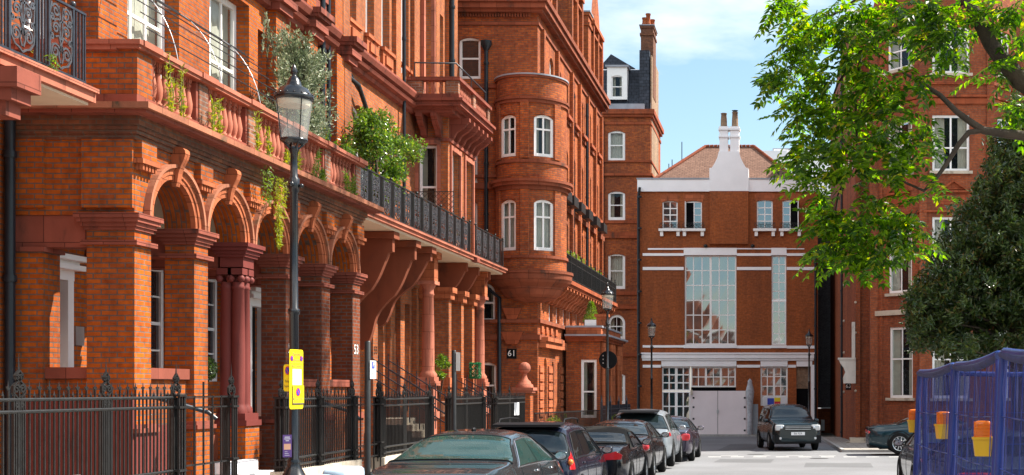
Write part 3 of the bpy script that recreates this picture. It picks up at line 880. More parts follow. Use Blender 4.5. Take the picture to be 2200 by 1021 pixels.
# lintel, dado walls, porch floor and ceiling
m=MB(); m.mat(M['terracotta']); m.box(XW,-10.2,P0+0.03,P0+0.35,3.93,4.398)
m.box(XW+0.02,-10.0,D_END-0.4,D_END-0.05,3.93,4.35)
for s0 in sup[1:5]: m.box(XW+0.02,-9.98,s0+0.05,s0+0.40,3.98,4.35)
m.split('lintel',HA)
m=MB(); m.mat(M['brick_orange']); m.box(-10.85,-10.2,P0+0.12,P0+0.36,1.3,2.0); m.box(-9.9,-9.62,sup[0]+PW,sup[1],1.3,2.0)
for i in (3,4): m.box(-9.9,-9.62,sup[i]+PW,sup[i+1],-0.6,1.9)
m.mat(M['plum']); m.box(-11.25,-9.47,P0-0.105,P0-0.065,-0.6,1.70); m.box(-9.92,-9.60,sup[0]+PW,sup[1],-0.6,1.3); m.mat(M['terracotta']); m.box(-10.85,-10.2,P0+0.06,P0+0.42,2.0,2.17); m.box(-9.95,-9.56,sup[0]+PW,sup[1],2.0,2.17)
for i in (3,4): m.box(-9.95,-9.56,sup[i]+PW,sup[i+1],1.9,2.05)
m.split('dado_wall',HA)
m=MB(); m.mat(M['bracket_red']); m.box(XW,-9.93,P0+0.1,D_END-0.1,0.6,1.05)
for k in range(5): m.box(-9.42,-9.12+0.0-0.0+k*0.0+0.28*k-0.28,sup[1]+PW+0.1,sup[2]-0.1,-0.6,1.0-0.2*(k+1)+0.0) if False else None
m.build('porch_floor',parent=HA)
m=MB(); m.mat(M['white_blue'])
for k in range(5): m.box(-9.44,-9.2+0.28*k,sup[1]+PW+0.12,sup[2]-0.12,-0.6,0.62-0.19*k-0.0)
m.build('entrance_step',parent=HA)
m=MB(); m.mat(M['cream']); m.box(XW+0.005,XW+0.03,P0+0.41,D_END-0.02,4.36,5.6); m.box(XW+0.031,-9.985,P0+0.41,D_END-0.02,5.56,5.62); m.build('porch_ceiling',parent=HA)
# cornice
m=MB(); m.mat(M['brick_worn_shade'])
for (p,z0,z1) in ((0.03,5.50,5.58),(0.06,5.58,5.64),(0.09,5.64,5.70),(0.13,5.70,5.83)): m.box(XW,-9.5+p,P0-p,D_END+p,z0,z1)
m.mat(M['terracotta']); m.box(XW,-9.5+0.34,P0-0.34,D_END+0.34,5.83,5.88); m.mat(M['cornice_old']); m.box(XW,-9.5+0.41,P0-0.41,D_END+0.41,5.88,ZC)
m.build('cornice',parent=HA)
# balustrade
m=MB(); m.mat(M['terracotta'])
y1=D_END-0.04
m.box(-9.68,-9.44,P0-0.05,y1,ZC,6.16); m.box(XW,-9.68,P0-0.05,P0+0.28,ZC,6.16)
m.mat(M['terra_pale'])
m.box(-9.72,-9.38,P0-0.1,y1+0.05,6.82,6.87); m.box(-9.75,-9.35,P0-0.14,y1+0.08,6.87,6.94)
m.box(XW,-9.72,P0-0.1,P0+0.3,6.80,6.87); m.box(XW,-9.75,P0-0.14,P0+0.33,6.87,6.94)
for s in sup: m.box(-9.77,-9.33,s-0.03,s+PW+0.03,6.86,6.952)
m.build('balustrade',parent=HA)
m=MB(); m.mat(M['brick_sooted'])
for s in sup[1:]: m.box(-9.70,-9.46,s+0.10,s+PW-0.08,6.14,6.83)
m.mat(M['brick_orange']); m.box(-9.72,-9.45,P0-0.02,P0+0.42,6.14,6.83); m.box(XW,-9.723,P0-0.02,P0+0.2,6.14,6.83)
m.mat(M['terracotta'])
for s in sup[1:]:
    for a,b in ((s+0.02,s+0.098),(s+PW-0.078,s+PW-0.02)): m.box(-9.68,-9.48,a,b,6.16,6.82)
m.box(-9.68,-9.48,P0+0.42,P0+0.52,6.16,6.82)
m.split('balustrade_pier',HA)
for i in range(5):
    a=sup[i]+PW+0.04; b=sup[i+1]+0.0; n=7
    for k in range(n): baluster(HA,-9.56,a+(b-a)*(k+0.5)/n,6.16)
# upper cornice, stepped out round the pilasters
def upper_cornice(parent,a,b,blocks,x=XW):
    m=MB(); m.mat(M['terracotta']); f=FX(x)
    prof=[(0.0,10.16),(0.12,10.20),(0.14,10.30),(0.26,10.34),(0.30,10.42)]
    prof2=[(0.10,10.42),(0.14,10.50),(0.30,10.54),(0.36,10.66),(0.36,10.72),(0,10.78)]
    profile_run(m,f,a,b,prof); profile_run(m,f,a,b,prof2)
    for p,q in blocks:
        for (d,z0,z1) in ((0.32,10.14,10.30),(0.42,10.30,10.46),(0.36,10.46,10.54),(0.48,10.54,10.62),(0.55,10.62,10.75)): obox(m,f,p-d*0.3,q+d*0.3,-0.01,d,z0,z1)
    m.build('upper_cornice',parent=parent)
upper_cornice(HA,20.6,31.2,[(27.5,28.05),(29.4,29.95)])
m=MB(); m.mat(M['terracotta'])
f=FX(XW)
for a,b in ((21.7,23.6),(24.8,26.6),(28.1,29.3),(30.0,31.0)): obox(m,f,a,b,0,0.12,11.3,11.42); obox(m,f,a+0.05,b-0.05,0,0.07,10.95,11.3)
m.split('apron',HA)
pipe_run(HA,[(XW+0.1,30.55,16),(XW+0.1,30.55,6.0)],0.07); pipe_run(HA,[(XW+0.1,30.95,16),(XW+0.1,30.95,6.0)],0.055)
m=MB(); m.mat(M['white']); 
text_mb(m,'51',0.28,(-9.5+0.004,sup[3]+PW*0.5,2.62),(0,1,0),(0,0,1)); text_mb(m,'53',0.30,(-9.5+0.004,sup[5]+PW*0.45,2.72),(0,1,0),(0,0,1)); m.build('house_number',parent=HA)

# house with the columns, iron balcony and oriel bay
HB=thing('terrace_house','orange brick terraced house with pink columns and two storey bay','house',(XW,31.8,gz(31.8)))
m=MB(); m.mat(M['brick_house'])
opsB=[(32.55,33.25,11.5,14.6),(34.0,34.7,11.5,14.6),(35.35,36.05,11.5,14.6),(37.15,37.9,11.2,14.8),(39.3,40.3,10.9,14.6),(41.2,41.75,11.0,14.2),
      (33.0,34.0,6.2,9.4,0.2),(35.2,36.2,6.2,9.4,0.2),
      (33.2,34.0,1.3,4.6),(34.7,35.5,1.3,4.6),(37.2,38.0,1.3,4.4),(39.2,40.0,1.6,4.6),(40.8,41.6,1.6,4.6)]
wall(m,FX(XW),31.8,43.6,-1.2,17.0,opsB,0.3)
m.box(XW-0.01,XW+0.2,31.82,32.3,5.98,10.2); m.box(XW-0.01,XW+0.16,31.82,32.3,10.8,17)
wall(m,Fr((XW,43.6),(-1,0)),0,12,-1.2,17.0)
for a,b in ((36.3,36.75),(38.1,38.6),(40.4,40.9),(42.0,42.6)): m.box(XW-0.01,XW+0.12,a,b,10.8,17)
for a,b in ((32.3,33.0),(34.15,34.55),(35.7,36.1),(36.6,37.0),(38.2,38.9),(40.15,40.6),(41.8,42.2)): m.box(XW-0.01,XW+0.15,a,b,-1.2,4.9)
m.build('wall',parent=HB)
for o in opsB: window(HB,FX(XW),*o[:4],rise=(o[4] if len(o)>4 else 0),inset=0.2,cols=2,fw=0.10)
upper_cornice(HB,32.4,38.0,[(31.85,32.3)])
m=MB(); m.mat(M['moulding']); f=FX(XW)
for a,b in ((32.4,33.4),(33.85,34.85),(35.2,36.2)):
    obox(m,f,a,b,0,0.14,11.36,11.46); obox(m,f,a+0.04,b-0.04,0,0.08,10.92,11.36); obox(m,f,a+0.2,b-0.2,0.08,0.13,11.0,11.25)
obox(m,f,36.2,38.0,0,0.10,11.36,11.46)
m.mat(M['terra_pale']); obox(m,f,39.12,39.3,0,0.12,10.9,14.8); obox(m,f,40.3,40.48,0,0.12,10.9,14.8)
m.split('apron',HB)
# balcony slab on consoles
m=MB(); m.mat(M['terra_pale']); m.box(XW,-9.6,D_END+0.42,43.5,5.86,5.95); m.box(XW,-9.55,D_END+0.42,43.55,5.95,6.01)
m.mat(M['cream']); m.box(XW,-9.70,D_END+0.42,43.4,5.80,5.858); m.build('balcony_slab',parent=HB)
fr=FX(-9.68)
us=[]; u=28.75; pan=[]; brs=[]
while u<38.2:
    pan.append((u,u+0.50)); brs+= [u+0.58,u+0.66,u+0.74]; u+=0.84
iron_balcony(HB,fr,28.65,38.85,6.01,6.98,pan,brs,mat='iron',tick=1.2,knobs=[31.0,33.2,35.5,38.0,38.8])
pan=[];brs=[]; u=39.7
while u<42.8:
    pan.append((u,u+0.50)); brs+=[u+0.58,u+0.66,u+0.74]; u+=0.84
iron_balcony(HB,fr,39.5,43.4,6.01,6.98,pan,brs,mat='iron',tick=1.2,knobs=[39.5,41.0,42.2,43.35])
m=MB(); m.mat(M['iron']); 
for k in range(24): m.box(-11.2+k*0.066,-11.18+k*0.066,43.38,43.40,6.01,6.98)
m.box(-11.2,-9.66,43.37,43.41,6.95,6.98); m.build('balcony_railing',parent=HB)
m=MB(); m.mat(M['terracotta'])
m.box(-9.66,-9.5,39.0,39.35,5.80,5.94); m.build('slab_block',parent=HB)
for dd,tip in ((31.6,1.5),(33.5,1.5),(35.0,1.5)):
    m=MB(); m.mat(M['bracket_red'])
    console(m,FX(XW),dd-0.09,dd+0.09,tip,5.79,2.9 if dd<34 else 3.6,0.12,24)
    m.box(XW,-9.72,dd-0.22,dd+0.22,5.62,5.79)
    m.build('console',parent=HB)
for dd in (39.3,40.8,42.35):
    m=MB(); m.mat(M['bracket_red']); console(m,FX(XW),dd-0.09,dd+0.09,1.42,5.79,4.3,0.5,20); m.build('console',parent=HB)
for dd in (36.3,42.4):
    m=MB(); m.mat(M['terra_pale'])
    m.lathe([(0.25,2.20),(0.25,2.28),(0.20,2.34),(0.175,2.40),(0.175,3.3),(0.15,4.55),(0.18,4.58),(0.155,4.62),(0.155,4.72),(0.20,4.80),(0.23,4.86)],(-10.26,dd,0),20)
    m.box(-10.52,-10.0,dd-0.26,dd+0.26,4.86,4.96); m.box(-10.50,-10.02,dd-0.24,dd+0.24,2.08,2.20)
    m.build('column',parent=HB)
    m=MB(); m.mat(M['terra_pale']); m.box(-10.54,-9.98,dd-0.28,dd+0.28,1.95,2.08); m.box(-10.46,-10.06,dd-0.2,dd+0.2,-1,1.95); m.box(-10.52,-10.0,dd-0.26,dd+0.26,1.0,1.2); m.build('pedestal',parent=HB)
    m=MB(); m.mat(M['moulding']); m.box(XW,-10.03,dd-0.2,dd+0.2,4.965,5.60); m.box(XW,-9.93,dd-0.25,dd+0.25,5.60,5.79); m.build('entablature',parent=HB)
for i,dd in enumerate((38.5,40.0,41.4)):
    m=MB(); m.mat(M['brick_house']); m.box(XW+0.16,-10.25,dd,dd+0.3,-1,4.6); m.mat(M['moulding']); m.box(XW+0.16,-10.17,dd-0.08,dd+0.38,4.6,4.8); m.box(XW+0.16,-10.1,dd-0.12,dd+0.42,4.8,4.96); m.box(XW+0.16,-10.2,dd-0.05,dd+0.35,1.9,2.2); m.build('pier',parent=HB)
# steps up to the doors
for dd in (34.6,39.6):
    m=MB(); m.mat(M['stone'])
    for k in range(8): m.box(-11.0,-10.3+0.25*k,dd-0.6,dd+0.6,-1.0,1.05-0.17*k)
    m.build('entrance_step',parent=HB)
# oriel bay
m=MB(); m.mat(M['brick_house'])
XB=-10.3
o1=(-11.2,-10.62,6.15,9.35); o2=(38.9,39.95,6.15,9.25); o3=(40.6,41.6,6.15,9.25)
wall(m,FY(38.6),XW,XB,6.01,10.2,[o1],0.22); wall(m,FX(XB),38.6,41.9,6.01,10.2,[o2,o3],0.3); wall(m,Fr((XB,41.9),(-1,0)),0,1.0,6.01,10.2)
m.build('bay_wall',parent=HB)
window(HB,FY(38.6),*o1,inset=0.12,cols=1,fw=0.08,mid=0.6,curtain='curtain')
for o in (o2,o3): window(HB,FX(XB),*o,inset=0.2,cols=1,fw=0.12,mid=0.85)
m=MB(); m.mat(M['terra_pale'])
for fr_,o in ((FY(38.6),o1),(FX(XB),o2),(FX(XB),o3)):
    obox(m,fr_,o[0]-0.1,o[0],-0.02,0.06,o[2],o[3]+0.14); obox(m,fr_,o[1],o[1]+0.1,-0.02,0.06,o[2],o[3]+0.14); obox(m,fr_,o[0],o[1],-0.02,0.06,o[3],o[3]+0.14)
m.build('window_surround',parent=HB)
# stone balcony on brackets over the bay
m=MB(); m.mat(M['terracotta'])
m.box(XW,-9.98,37.92,41.6,10.20,10.30); m.box(XW,-9.85,37.82,41.7,10.30,10.36); m.box(XW,-9.68,37.68,41.9,10.36,10.50); m.box(XW,-9.60,37.60,41.98,10.50,10.58)
m.build('upper_balcony',parent=HB)
m=MB(); m.mat(M['terracotta']); obox(m,FX(XB),38.58,41.9,0,0.06,9.46,9.56); obox(m,FY(38.6),XW,XB+0.058,0,0.055,9.46,9.56)
for k in range(6): 
    u=38.75+k*0.58; console(m,FX(XB),u,u+0.16,0.62,10.2,9.56,0.06,8)
for u in (-11.1,-10.65): console(m,FY(38.6),u,u+0.18,0.7,10.2,9.56,0.06,8)
m.split('bracket',HB)
m=MB(); m.mat(M['terracotta'])
m.box(XW,-9.74,37.72,37.94,10.58,10.72); m.box(-9.96,-9.74,37.94,41.8,10.58,10.72)
m.box(XW,-9.70,37.68,37.98,11.12,11.22); m.box(-10.0,-9.70,37.98,41.84,11.12,11.22)
m.mat(M['brick_sooted']); m.box(XW,-10.85,37.74,37.92,10.72,11.12); m.box(-10.12,-9.76,37.74,37.92,10.72,11.12); m.box(-9.94,-9.76,39.6,39.9,10.72,11.12); m.box(-9.94,-9.76,41.5,41.8,10.72,11.12)
m.build('balustrade',parent=HB)
for x in (-10.72,-10.52,-10.32): baluster(HB,x,37.83,10.70,0.65)
for y in [38.1+0.19*k for k in range(8)]+[40.05+0.19*k for k in range(8)]: baluster(HB,-9.85,y,10.70,0.65)
m=MB(); m.mat(M['iron_blue'])
m.tube([(-11.1,37.85,11.2),(-11.1,37.85,11.68),(-9.86,37.85,11.66),(-9.86,41.6,11.66),(-9.86,41.6,11.2)],0.025,6); m.bar((-9.86,39.7,11.2),(-9.86,39.7,11.66),0.03); m.build('handrail',parent=HB)
pipe_run(HB,[(XW+0.15,36.95,14.5),(XW+0.15,36.95,5.9)],0.05); pipe_run(HB,[(XW+0.2,42.1,17),(XW+0.2,42.1,10)],0.08)
m=MB(); m.mat(M['iron'])
m.tube([(XW+0.1,32.35,9.9),(XW+0.25,32.7,9.75),(XW+0.25,33.4,9.2),(XW+0.2,33.5,8.6),(XW+0.15,33.5,7.8)],0.06,8)
for k in range(3): m.tube([(XW+0.1,32.3+0.05*k,10.0+0.05*k),(XW+0.2,33.2+0.06*k,9.5),(XW+0.2,33.45+0.05*k,8.9)],0.02,5)
m.build('overflow_pipe',parent=HB)
m=MB(); m.mat(M['black']); text_mb(m,'55',0.3,(XW+0.16,34.35,2.9),(0,1,0),(0,0,1)); m.build('house_number',parent=HB)

# ------------------------------------------------------------------ corner mansion block with the round bay
CB=thing('mansion_block','tall red brick corner mansion block with round bay turret and number 61','mansion block',(-8.8,45,gz(45)))
X6,Y6,YE=-8.8,45.0,61.0
m=MB(); m.mat(M['brick_red'])
fF=FY(Y6); fR=FX(X6)
opF=[(-11.62,-10.84,12.96,14.45,0.12),(-11.72,-10.95,9.2,10.9,0.12),(-11.72,-10.95,6.6,8.6,0.12),(-10.98,-10.32,4.27,5.62,0.3),(-10.98,-10.28,1.15,2.8,0.12)]
wall(m,fF,-14,X6,-1.5,15.3,opF,0.2)
rows=[(12.9,14.4,0.18),(9.85,11.55,0.18),(6.55,8.6,0.15)]
ucs=[(47.3,0.8),(48.9,0.9),(50.5,0.9),(52.3,0.9),(54.4,0.9),(56.6,0.9),(58.8,0.9)]
opR=[]
for c,d,r in rows:
    for k,(u,wd) in enumerate(ucs): 
        opR.append((u,u+wd,c,d,r))
opR+= [(46.15,46.75,0.9,3.0,0.3),(47.75,48.15,0.9,2.9,0.15),(48.9,49.3,0.9,2.9,0.15),(47.2,47.9,4.4,5.2),(48.7,49.4,4.4,5.2),(50.2,50.9,4.4,5.2),(51.7,52.4,4.4,5.2),(53.4,54.1,4.4,5.2),(55.4,56.1,4.4,5.2)]
wall(m,fR,Y6,YE,-1.5,15.3,opR,0.22)
m.box(-14,X6-0.01,60.99,61.0,-1.5,15.3)
# pilaster strips on the sunny side
for u in (45.55,48.45,51.75,53.75,56.0,58.2,60.2): obox(m,fR,u,u+0.26,0.0,0.14,5.95,14.9)
m.build('wall',parent=CB)
for o in opF: window(CB,fF,*o,inset=0.1,cols=1,fw=0.09,curtain=None if o[2]>12 else 'curtain')
window(CB,fF,-10.98+0.001,-10.32-0.001,4.275,5.6,0.29,inset=0.3,curtain='blind')
for o in opR: window(CB,fR,*o[:4],rise=(o[4] if len(o)>4 else 0),inset=0.12,cols=1,fw=0.1)
m=MB(); m.mat(M['cornice_soot'])
def course(z0,z1,p,mb=None):
    q=mb or m
    q.box(-14,X6+p,Y6-p,YE,z0,z1)
course(14.88,14.98,0.06); course(15.30,15.42,0.22); course(15.42,15.62,0.34); course(15.62,15.80,0.42)
for k in range(46):
    q=-13.6+k*0.1; m.box(q,q+0.05,Y6-0.12,Y6-0.01,15.16,15.28)
m.mat(M['cornice_soot']); 
for (z0,z1,p) in ((12.62,12.74,0.07),(9.42,9.52,0.06),(9.0,9.22,0.13),(6.2,6.32,0.08),(4.22,4.34,0.13),(3.62,3.80,0.10)): course(z0,z1,p)
m.build('cornice',parent=CB)
m=MB(); m.mat(M['moulding'])
obox(m,fR,45.2,48.6,0,0.26,3.35,3.58); obox(m,fR,45.2,48.6,0,0.34,3.58,3.72); obox(m,fR,48.6,51.0,0,0.20,3.38,3.66)
for k in range(6):
    for u in (45.25,46.95,49.5): obox(m,fR,u,u+0.75,0,0.05,0.85+k*0.32,1.1+k*0.32)
for u in (45.5,46.4,47.3,48.3): obox(m,fR,u,u+0.4,0,0.06,3.9,4.15)
m.build('rustication',parent=CB)
for o in opR[:14]:
    m=MB(); m.mat(M['cornice_red']); obox(m,fR,o[0]-0.12,o[1]+0.12,-0.1,0.2,o[2]-0.14,o[2]+0.003); m.build('sill',parent=CB)
# bow turret
BC=(-9.06,45.25); BR=1.24
def cyl(mb,z0,z1,r,n=40,a0=-pi*1.02,a1=0.55,ops=(),r2=None):
    """upright curved wall; ops are (a, b, c, d) in angle and height"""
    r2=r if r2 is None else r2
    an=sorted(set([a0+(a1-a0)*i/n for i in range(n+1)]+[o[0] for o in ops]+[o[1] for o in ops]))
    zs=sorted(set([z0,z1]+[o[2] for o in ops]+[o[3] for o in ops])); zs=[z for z in zs if z0<=z<=z1]
    for a,b in zip(an[:-1],an[1:]):
        for c,d in zip(zs[:-1],zs[1:]):
            if any(o[0]-1e-6<(a+b)/2<o[1]+1e-6 and o[2]<(c+d)/2<o[3] for o in ops): continue
            def q(t,z):
                rr=r+(r2-r)*(z-z0)/(z1-z0); return (BC[0]+rr*cos(t),BC[1]+rr*sin(t),z)
            mb.quad([q(a,c),q(b,c),q(b,d),q(a,d)],uv=[(a*BR,c),(b*BR,c),(b*BR,d),(a*BR,d)],smooth=True)
def cring(mb,z0,z1,r,n=40,a0=-pi*1.02,a1=0.55):
    cyl(mb,z0,z1,r,n,a0,a1)
    for z in (z0,z1):
        for i in range(n):
            a=a0+(a1-a0)*i/n; b=a0+(a1-a0)*(i+1)/n
            mb.quad([(BC[0]+t*cos(e),BC[1]+t*sin(e),z) for t,e in ((BR-0.3,a),(r,a),(r,b),(BR-0.3,b))])
ac=[-pi/2-0.56,-pi/2+0.56]; aw=0.30
opB=[]
for a in ac: opB+= [(a-aw,a+aw,10.02,11.50),(a-aw,a+aw,6.72,8.52)]
m=MB(); m.mat(M['brick_red'])
cyl(m,5.95,12.8,BR,44,ops=opB)
for o in opB:
    fr=FL((BC[0]+BR*cos(o[0]),BC[1]+BR*sin(o[0])),(BC[0]+BR*cos(o[1]),BC[1]+BR*sin(o[1]))); ln=2*BR*sin(aw)
    wall(m,fr,0,ln,o[2],o[3],[(0.001,ln-0.001,o[2]+0.001,o[3]-0.001,0.14)],0.12)
m.build('turret_wall',parent=CB)
for o in opB:
    fr=FL((BC[0]+BR*cos(o[0]),BC[1]+BR*sin(o[0])),(BC[0]+BR*cos(o[1]),BC[1]+BR*sin(o[1]))); ln=2*BR*sin(aw)
    window(CB,fr,0.002,ln-0.002,o[2],o[3],0.14,inset=0.05,cols=2,mid=0.66,fw=0.10,bar=0.065,curtain='curtain' if o[2]>9 else 'full')
m=MB(); m.mat(M['cornice_soot'])
for (z0,z1,r) in ((12.80,12.87,BR+0.05),(12.02,12.10,BR+0.10),(11.90,12.02,BR+0.06),(9.80,9.9,BR+0.05),(9.12,9.22,BR+0.22),(9.0,9.12,BR+0.16),(8.86,9.0,BR+0.06),(6.45,6.55,BR+0.06),(5.92,6.02,BR+0.24),(5.84,5.92,BR+0.20)): cring(m,z0,z1,r)
m.mat(M['lead']); cring(m,12.87,12.92,BR+0.08)
m.poly([(BC[0]+BR*cos(-pi*1.02+(pi*1.02+0.55)*i/24),BC[1]+BR*sin(-pi*1.02+(pi*1.02+0.55)*i/24),12.85) for i in range(25)])
m.build('turret_cornice',parent=CB)
m=MB(); m.mat(M['cornice_soot']); pr=[(5.84,BR+0.20),(5.74,BR+0.19),(5.62,BR+0.12),(5.52,BR-0.02),(5.47,BR-0.10),(5.40,BR-0.10),(5.34,BR-0.16),(5.2,BR-0.24),(5.08,BR-0.42),(4.98,BR-0.74),(4.93,BR-1.1)]
for (za,ra),(zb,rb) in zip(pr[:-1],pr[1:]): cyl(m,zb,za,rb,36,r2=ra)
m.build('turret_corbel',parent=CB)
m=MB(); m.mat(M['brick_red'])
for t in (ac[0]-0.42,-pi/2,ac[1]+0.42):
    for z0,z1 in ((9.95,11.9),(6.55,8.85)):
        a,b=t-0.12,t+0.12
        fr=FL((BC[0]+BR*cos(a),BC[1]+BR*sin(a)),(BC[0]+BR*cos(b),BC[1]+BR*sin(b))); obox(m,fr,0,2*BR*sin(0.12),-0.03,0.06,z0,z1)
m.build('turret_pilaster',parent=CB)
m=MB(); m.mat(M['cornice_red'])
for z0,z1,w0 in ((4.35,4.75,0.34),(3.45,3.9,0.4)):
    m.prism([(-9.7-w0,z1),(-9.7+w0,z1),(-9.7+w0*0.5,z0),(-9.7-w0*0.5,z0)],'y',Y6-0.125,Y6-0.001)
m.split('corbel_panel',CB)
# iron balcony along the sunny side
m=MB(); m.mat(M['cornice_red']); m.box(X6,-7.98,46.1,60.5,5.80,5.95); m.box(X6,-8.06,46.1,60.5,5.68,5.80); m.build('balcony_slab',parent=CB)
m=MB(); m.mat(M['moulding'])
u=46.3
while u<60: console(m,fR,u,u+0.22,0.72,5.68,5.0,0.1,6); u+=0.72
m.split('bracket',CB)
m=MB(); m.mat(M['iron']); f8=FX(-8.03)
obox(m,f8,46.15,60.4,-0.015,0.015,6.85,6.89); obox(m,f8,46.15,60.4,-0.012,0.012,6.0,6.03); obox(m,f8,46.15,60.4,-0.012,0.012,6.62,6.645)
u=46.2
while u<60.4: obox(m,f8,u,u+0.022,-0.011,0.011,5.95,6.86); u+=0.10
u=46.2
while u<60.4: obox(m,f8,u-0.02,u+0.03,-0.025,0.025,5.95,6.95); m.lathe([(0.0,0.16),(0.035,0.08),(0.02,0.0)][::-1],(-8.03,u,6.95),6); u+=1.25
m.box(X6,-8.03,46.13,46.16,6.85,6.89)
for k in range(7): m.box(X6+0.1*k,X6+0.1*k+0.02,46.13,46.16,5.95,6.86)
m.build('balcony_railing',parent=CB)
# window boxes in iron guards on the upper sills
for o in opR[7:14]:
    pass
m=MB(); m.mat(M['iron'])
for o in opR[14:21]:
    if o[0]>48: obox(m,fR,o[0]-0.1,o[1]+0.1,0.14,0.42,8.95+0.28,9.62)
m.split('window_guard',CB)
pipe_run(CB,[(-10.62,Y6-0.09,14.05),(-10.62,Y6-0.09,6.2)],0.07,hopper=True)
pipe_run(CB,[(-10.62,Y6-0.09,6.2),(-10.62,Y6-0.09,5.5),(-10.15,Y6-0.09,5.1),(-10.15,Y6-0.09,-0.6)],0.07)
for u in (52.0,55.7): pipe_run(CB,[(X6+0.1,u,14.5),(X6+0.1,u,6)],0.055)
m=MB(); m.mat(M['black']); m.box(-9.98,-9.62,Y6-0.035,Y6-0.002,2.98,3.28) if False else m.box(-9.9,-9.55,Y6-0.03,Y6-0.002,2.94,3.29); pl=m.build('number_plate',parent=CB)
m=MB(); m.mat(M['white']); text_mb(m,'61',0.30,(-9.72,Y6-0.034,3.12),(1,0,0),(0,0,1)); m.build('house_number',parent=pl)
# attic storey, gables and roof
m=MB(); m.mat(M['brick_red'])
wall(m,fF,-14,-9.3,15.8,18.0,[],0.1)
m.build('attic_wall',parent=CB)
m=MB(); m.mat(M['slate'])
m.quad([(X6-0.1,Y6+0.2,15.8),(X6-0.1,YE,15.8),(-11.0,YE,19.2),(-11.0,Y6+0.2,19.2)]); m.build('roof',parent=CB)
for (a,b,zt) in ((45.6,48.0,19.5),(51.4,54.2,19.2),(57.3,60.2,19.2)):
    m=MB(); m.mat(M['brick_red'])
    mid=(a+b)/2
    ops=[(mid-0.85,mid-0.2,16.1,17.9,0.15),(mid+0.2,mid+0.85,16.1,17.9,0.15)]
    f2=FX(X6+0.02)
    wall(m,f2,a,b,15.8,zt-0.6,ops,0.2)
    m.quad([(X6+0.02,a,15.8),(-11,a,15.8),(-11,a,zt-0.6),(X6+0.02,a,zt-0.6)][::-1]); m.quad([(X6+0.02,b,15.8),(-11,b,15.8),(-11,b,zt-0.6),(X6+0.02,b,zt-0.6)])
    m.poly([f2(a,zt-0.6),f2(b,zt-0.6),f2(b-0.3,zt+0.3),f2(mid+0.4,zt+1.5),f2(mid-0.4,zt+1.5),f2(a+0.3,zt+0.3)])
    m.poly([(-11,y,z) for y,z in ((a,zt-0.6),(b,zt-0.6),(b-0.3,zt+0.3),(mid+0.4,zt+1.5),(mid-0.4,zt+1.5),(a+0.3,zt+0.3))][::-1])
    for u in (a-0.05,mid-0.12,b-0.2): obox(m,f2,u,u+0.25,0,0.15,15.8,zt-0.5)
    m.mat(M['moulding']); obox(m,f2,a-0.1,b+0.1,0,0.2,zt-0.72,zt-0.55); obox(m,f2,a-0.05,b+0.05,0,0.12,18.05,18.15)
    g=m.build('gable',parent=CB)
    for o in ops: window(CB,f2,*o,inset=0.1,fw=0.08)
m=MB(); m.mat(M['white']); m.box(-10.2,X6-0.25,49.1,50.0,15.9,17.9); m.mat(M['lead']); m.box(-10.25,X6-0.15,49.0,50.1,17.9,18.02); m.build('dormer',parent=CB)
def chimney(parent,x0,x1,y0,y1,z0,z1,mt,pots,potmat='terra_pale',caps=True):
    m=MB(); m.mat(M[mt]); m.box(x0,x1,y0,y1,z0,z1)
    if caps:
        m.box(x0-0.06,x1+0.06,y0-0.06,y1+0.06,z1-0.6,z1-0.45); m.box(x0-0.06,x1+0.06,y0-0.06,y1+0.06,z1-0.14,z1-0.02); m.mat(M['lead']); m.box(x0-0.1,x1+0.1,y0-0.1,y1+0.1,z1,z1+0.06)
    c=m.build('chimney',parent=parent)
    for (px,py,h) in pots:
        q=MB(); q.mat(M[potmat]); q.lathe([(0.17,0),(0.18,0.1),(0.14,0.2),(0.13,h-0.1),(0.16,h-0.08),(0.16,h)],(px,py,z1+0.06),12); q.build('chimney_pot',parent=c)
chimney(CB,-9.75,-8.72,56.2,57.0,15.5,18.7,'brick_red',[(-9.15,56.6,0.6)])

# single storey porch of the mansion block
PB=thing('entrance_porch','single storey red brick porch with lead roof below the mansion block','porch',(-8.0,50,gz(50)))
m=MB(); m.mat(M['brick_red'])
op=(-8.05,-7.42,0.7,3.02)
wall(m,FY(50),X6+0.15,-7.3,-1.2,3.75,[op],0.15); opd=[(51.2,52.2,-0.4,2.9),(53.5,54.3,0.7,2.9)]
wall(m,FX(-7.3),50,56,-1.2,3.75,opd,0.2); m.build('wall',parent=PB)
window(PB,FY(50),*op,inset=0.06,cols=1,fw=0.1,mid=0.45,curtain='curtain')
window(PB,FX(-7.3),*opd[1],inset=0.1,fw=0.1)
m=MB(); m.mat(M['black']); m.box(-7.5,-7.45,51.22,52.18,-0.4,2.88); m.build('door',parent=PB)
m=MB(); m.mat(M['cornice_red']); m.box(X6+0.15,-7.16,49.86,56.1,3.75,3.86); m.box(X6+0.15,-7.05,49.75,56.2,3.86,3.95)
m.mat(M['lead']); m.box(X6+0.15,-6.95,49.65,56.3,3.95,4.02); m.mat(M['moulding']); m.box(X6+0.15,-7.25,49.95,56,4.02,4.3); m.mat(M['lead']); m.box(X6+0.15,-7.2,49.9,56.05,4.3,4.37)
for y in (50.3,51.0,52.5,53.2,54.8,55.6):
    m.mat(M['moulding']); m.lathe([(0.12,-0.6),(0.1,0.2),(0.08,0.3),(0.08,2.6),(0.11,2.7),(0.12,3.7)],(-7.22,y,0),10)
m.build('roof',parent=PB)
m=MB(); m.mat(M['moulding']); m.box(-7.5,-7.1,50.4,50.8,4.37,4.75); m.box(-7.58,-7.02,50.32,50.88,4.75,4.86); m.mat(M['white']); m.box(-7.95,-7.5,50.3,50.6,4.37,4.62); m.build('parapet_block',parent=PB)

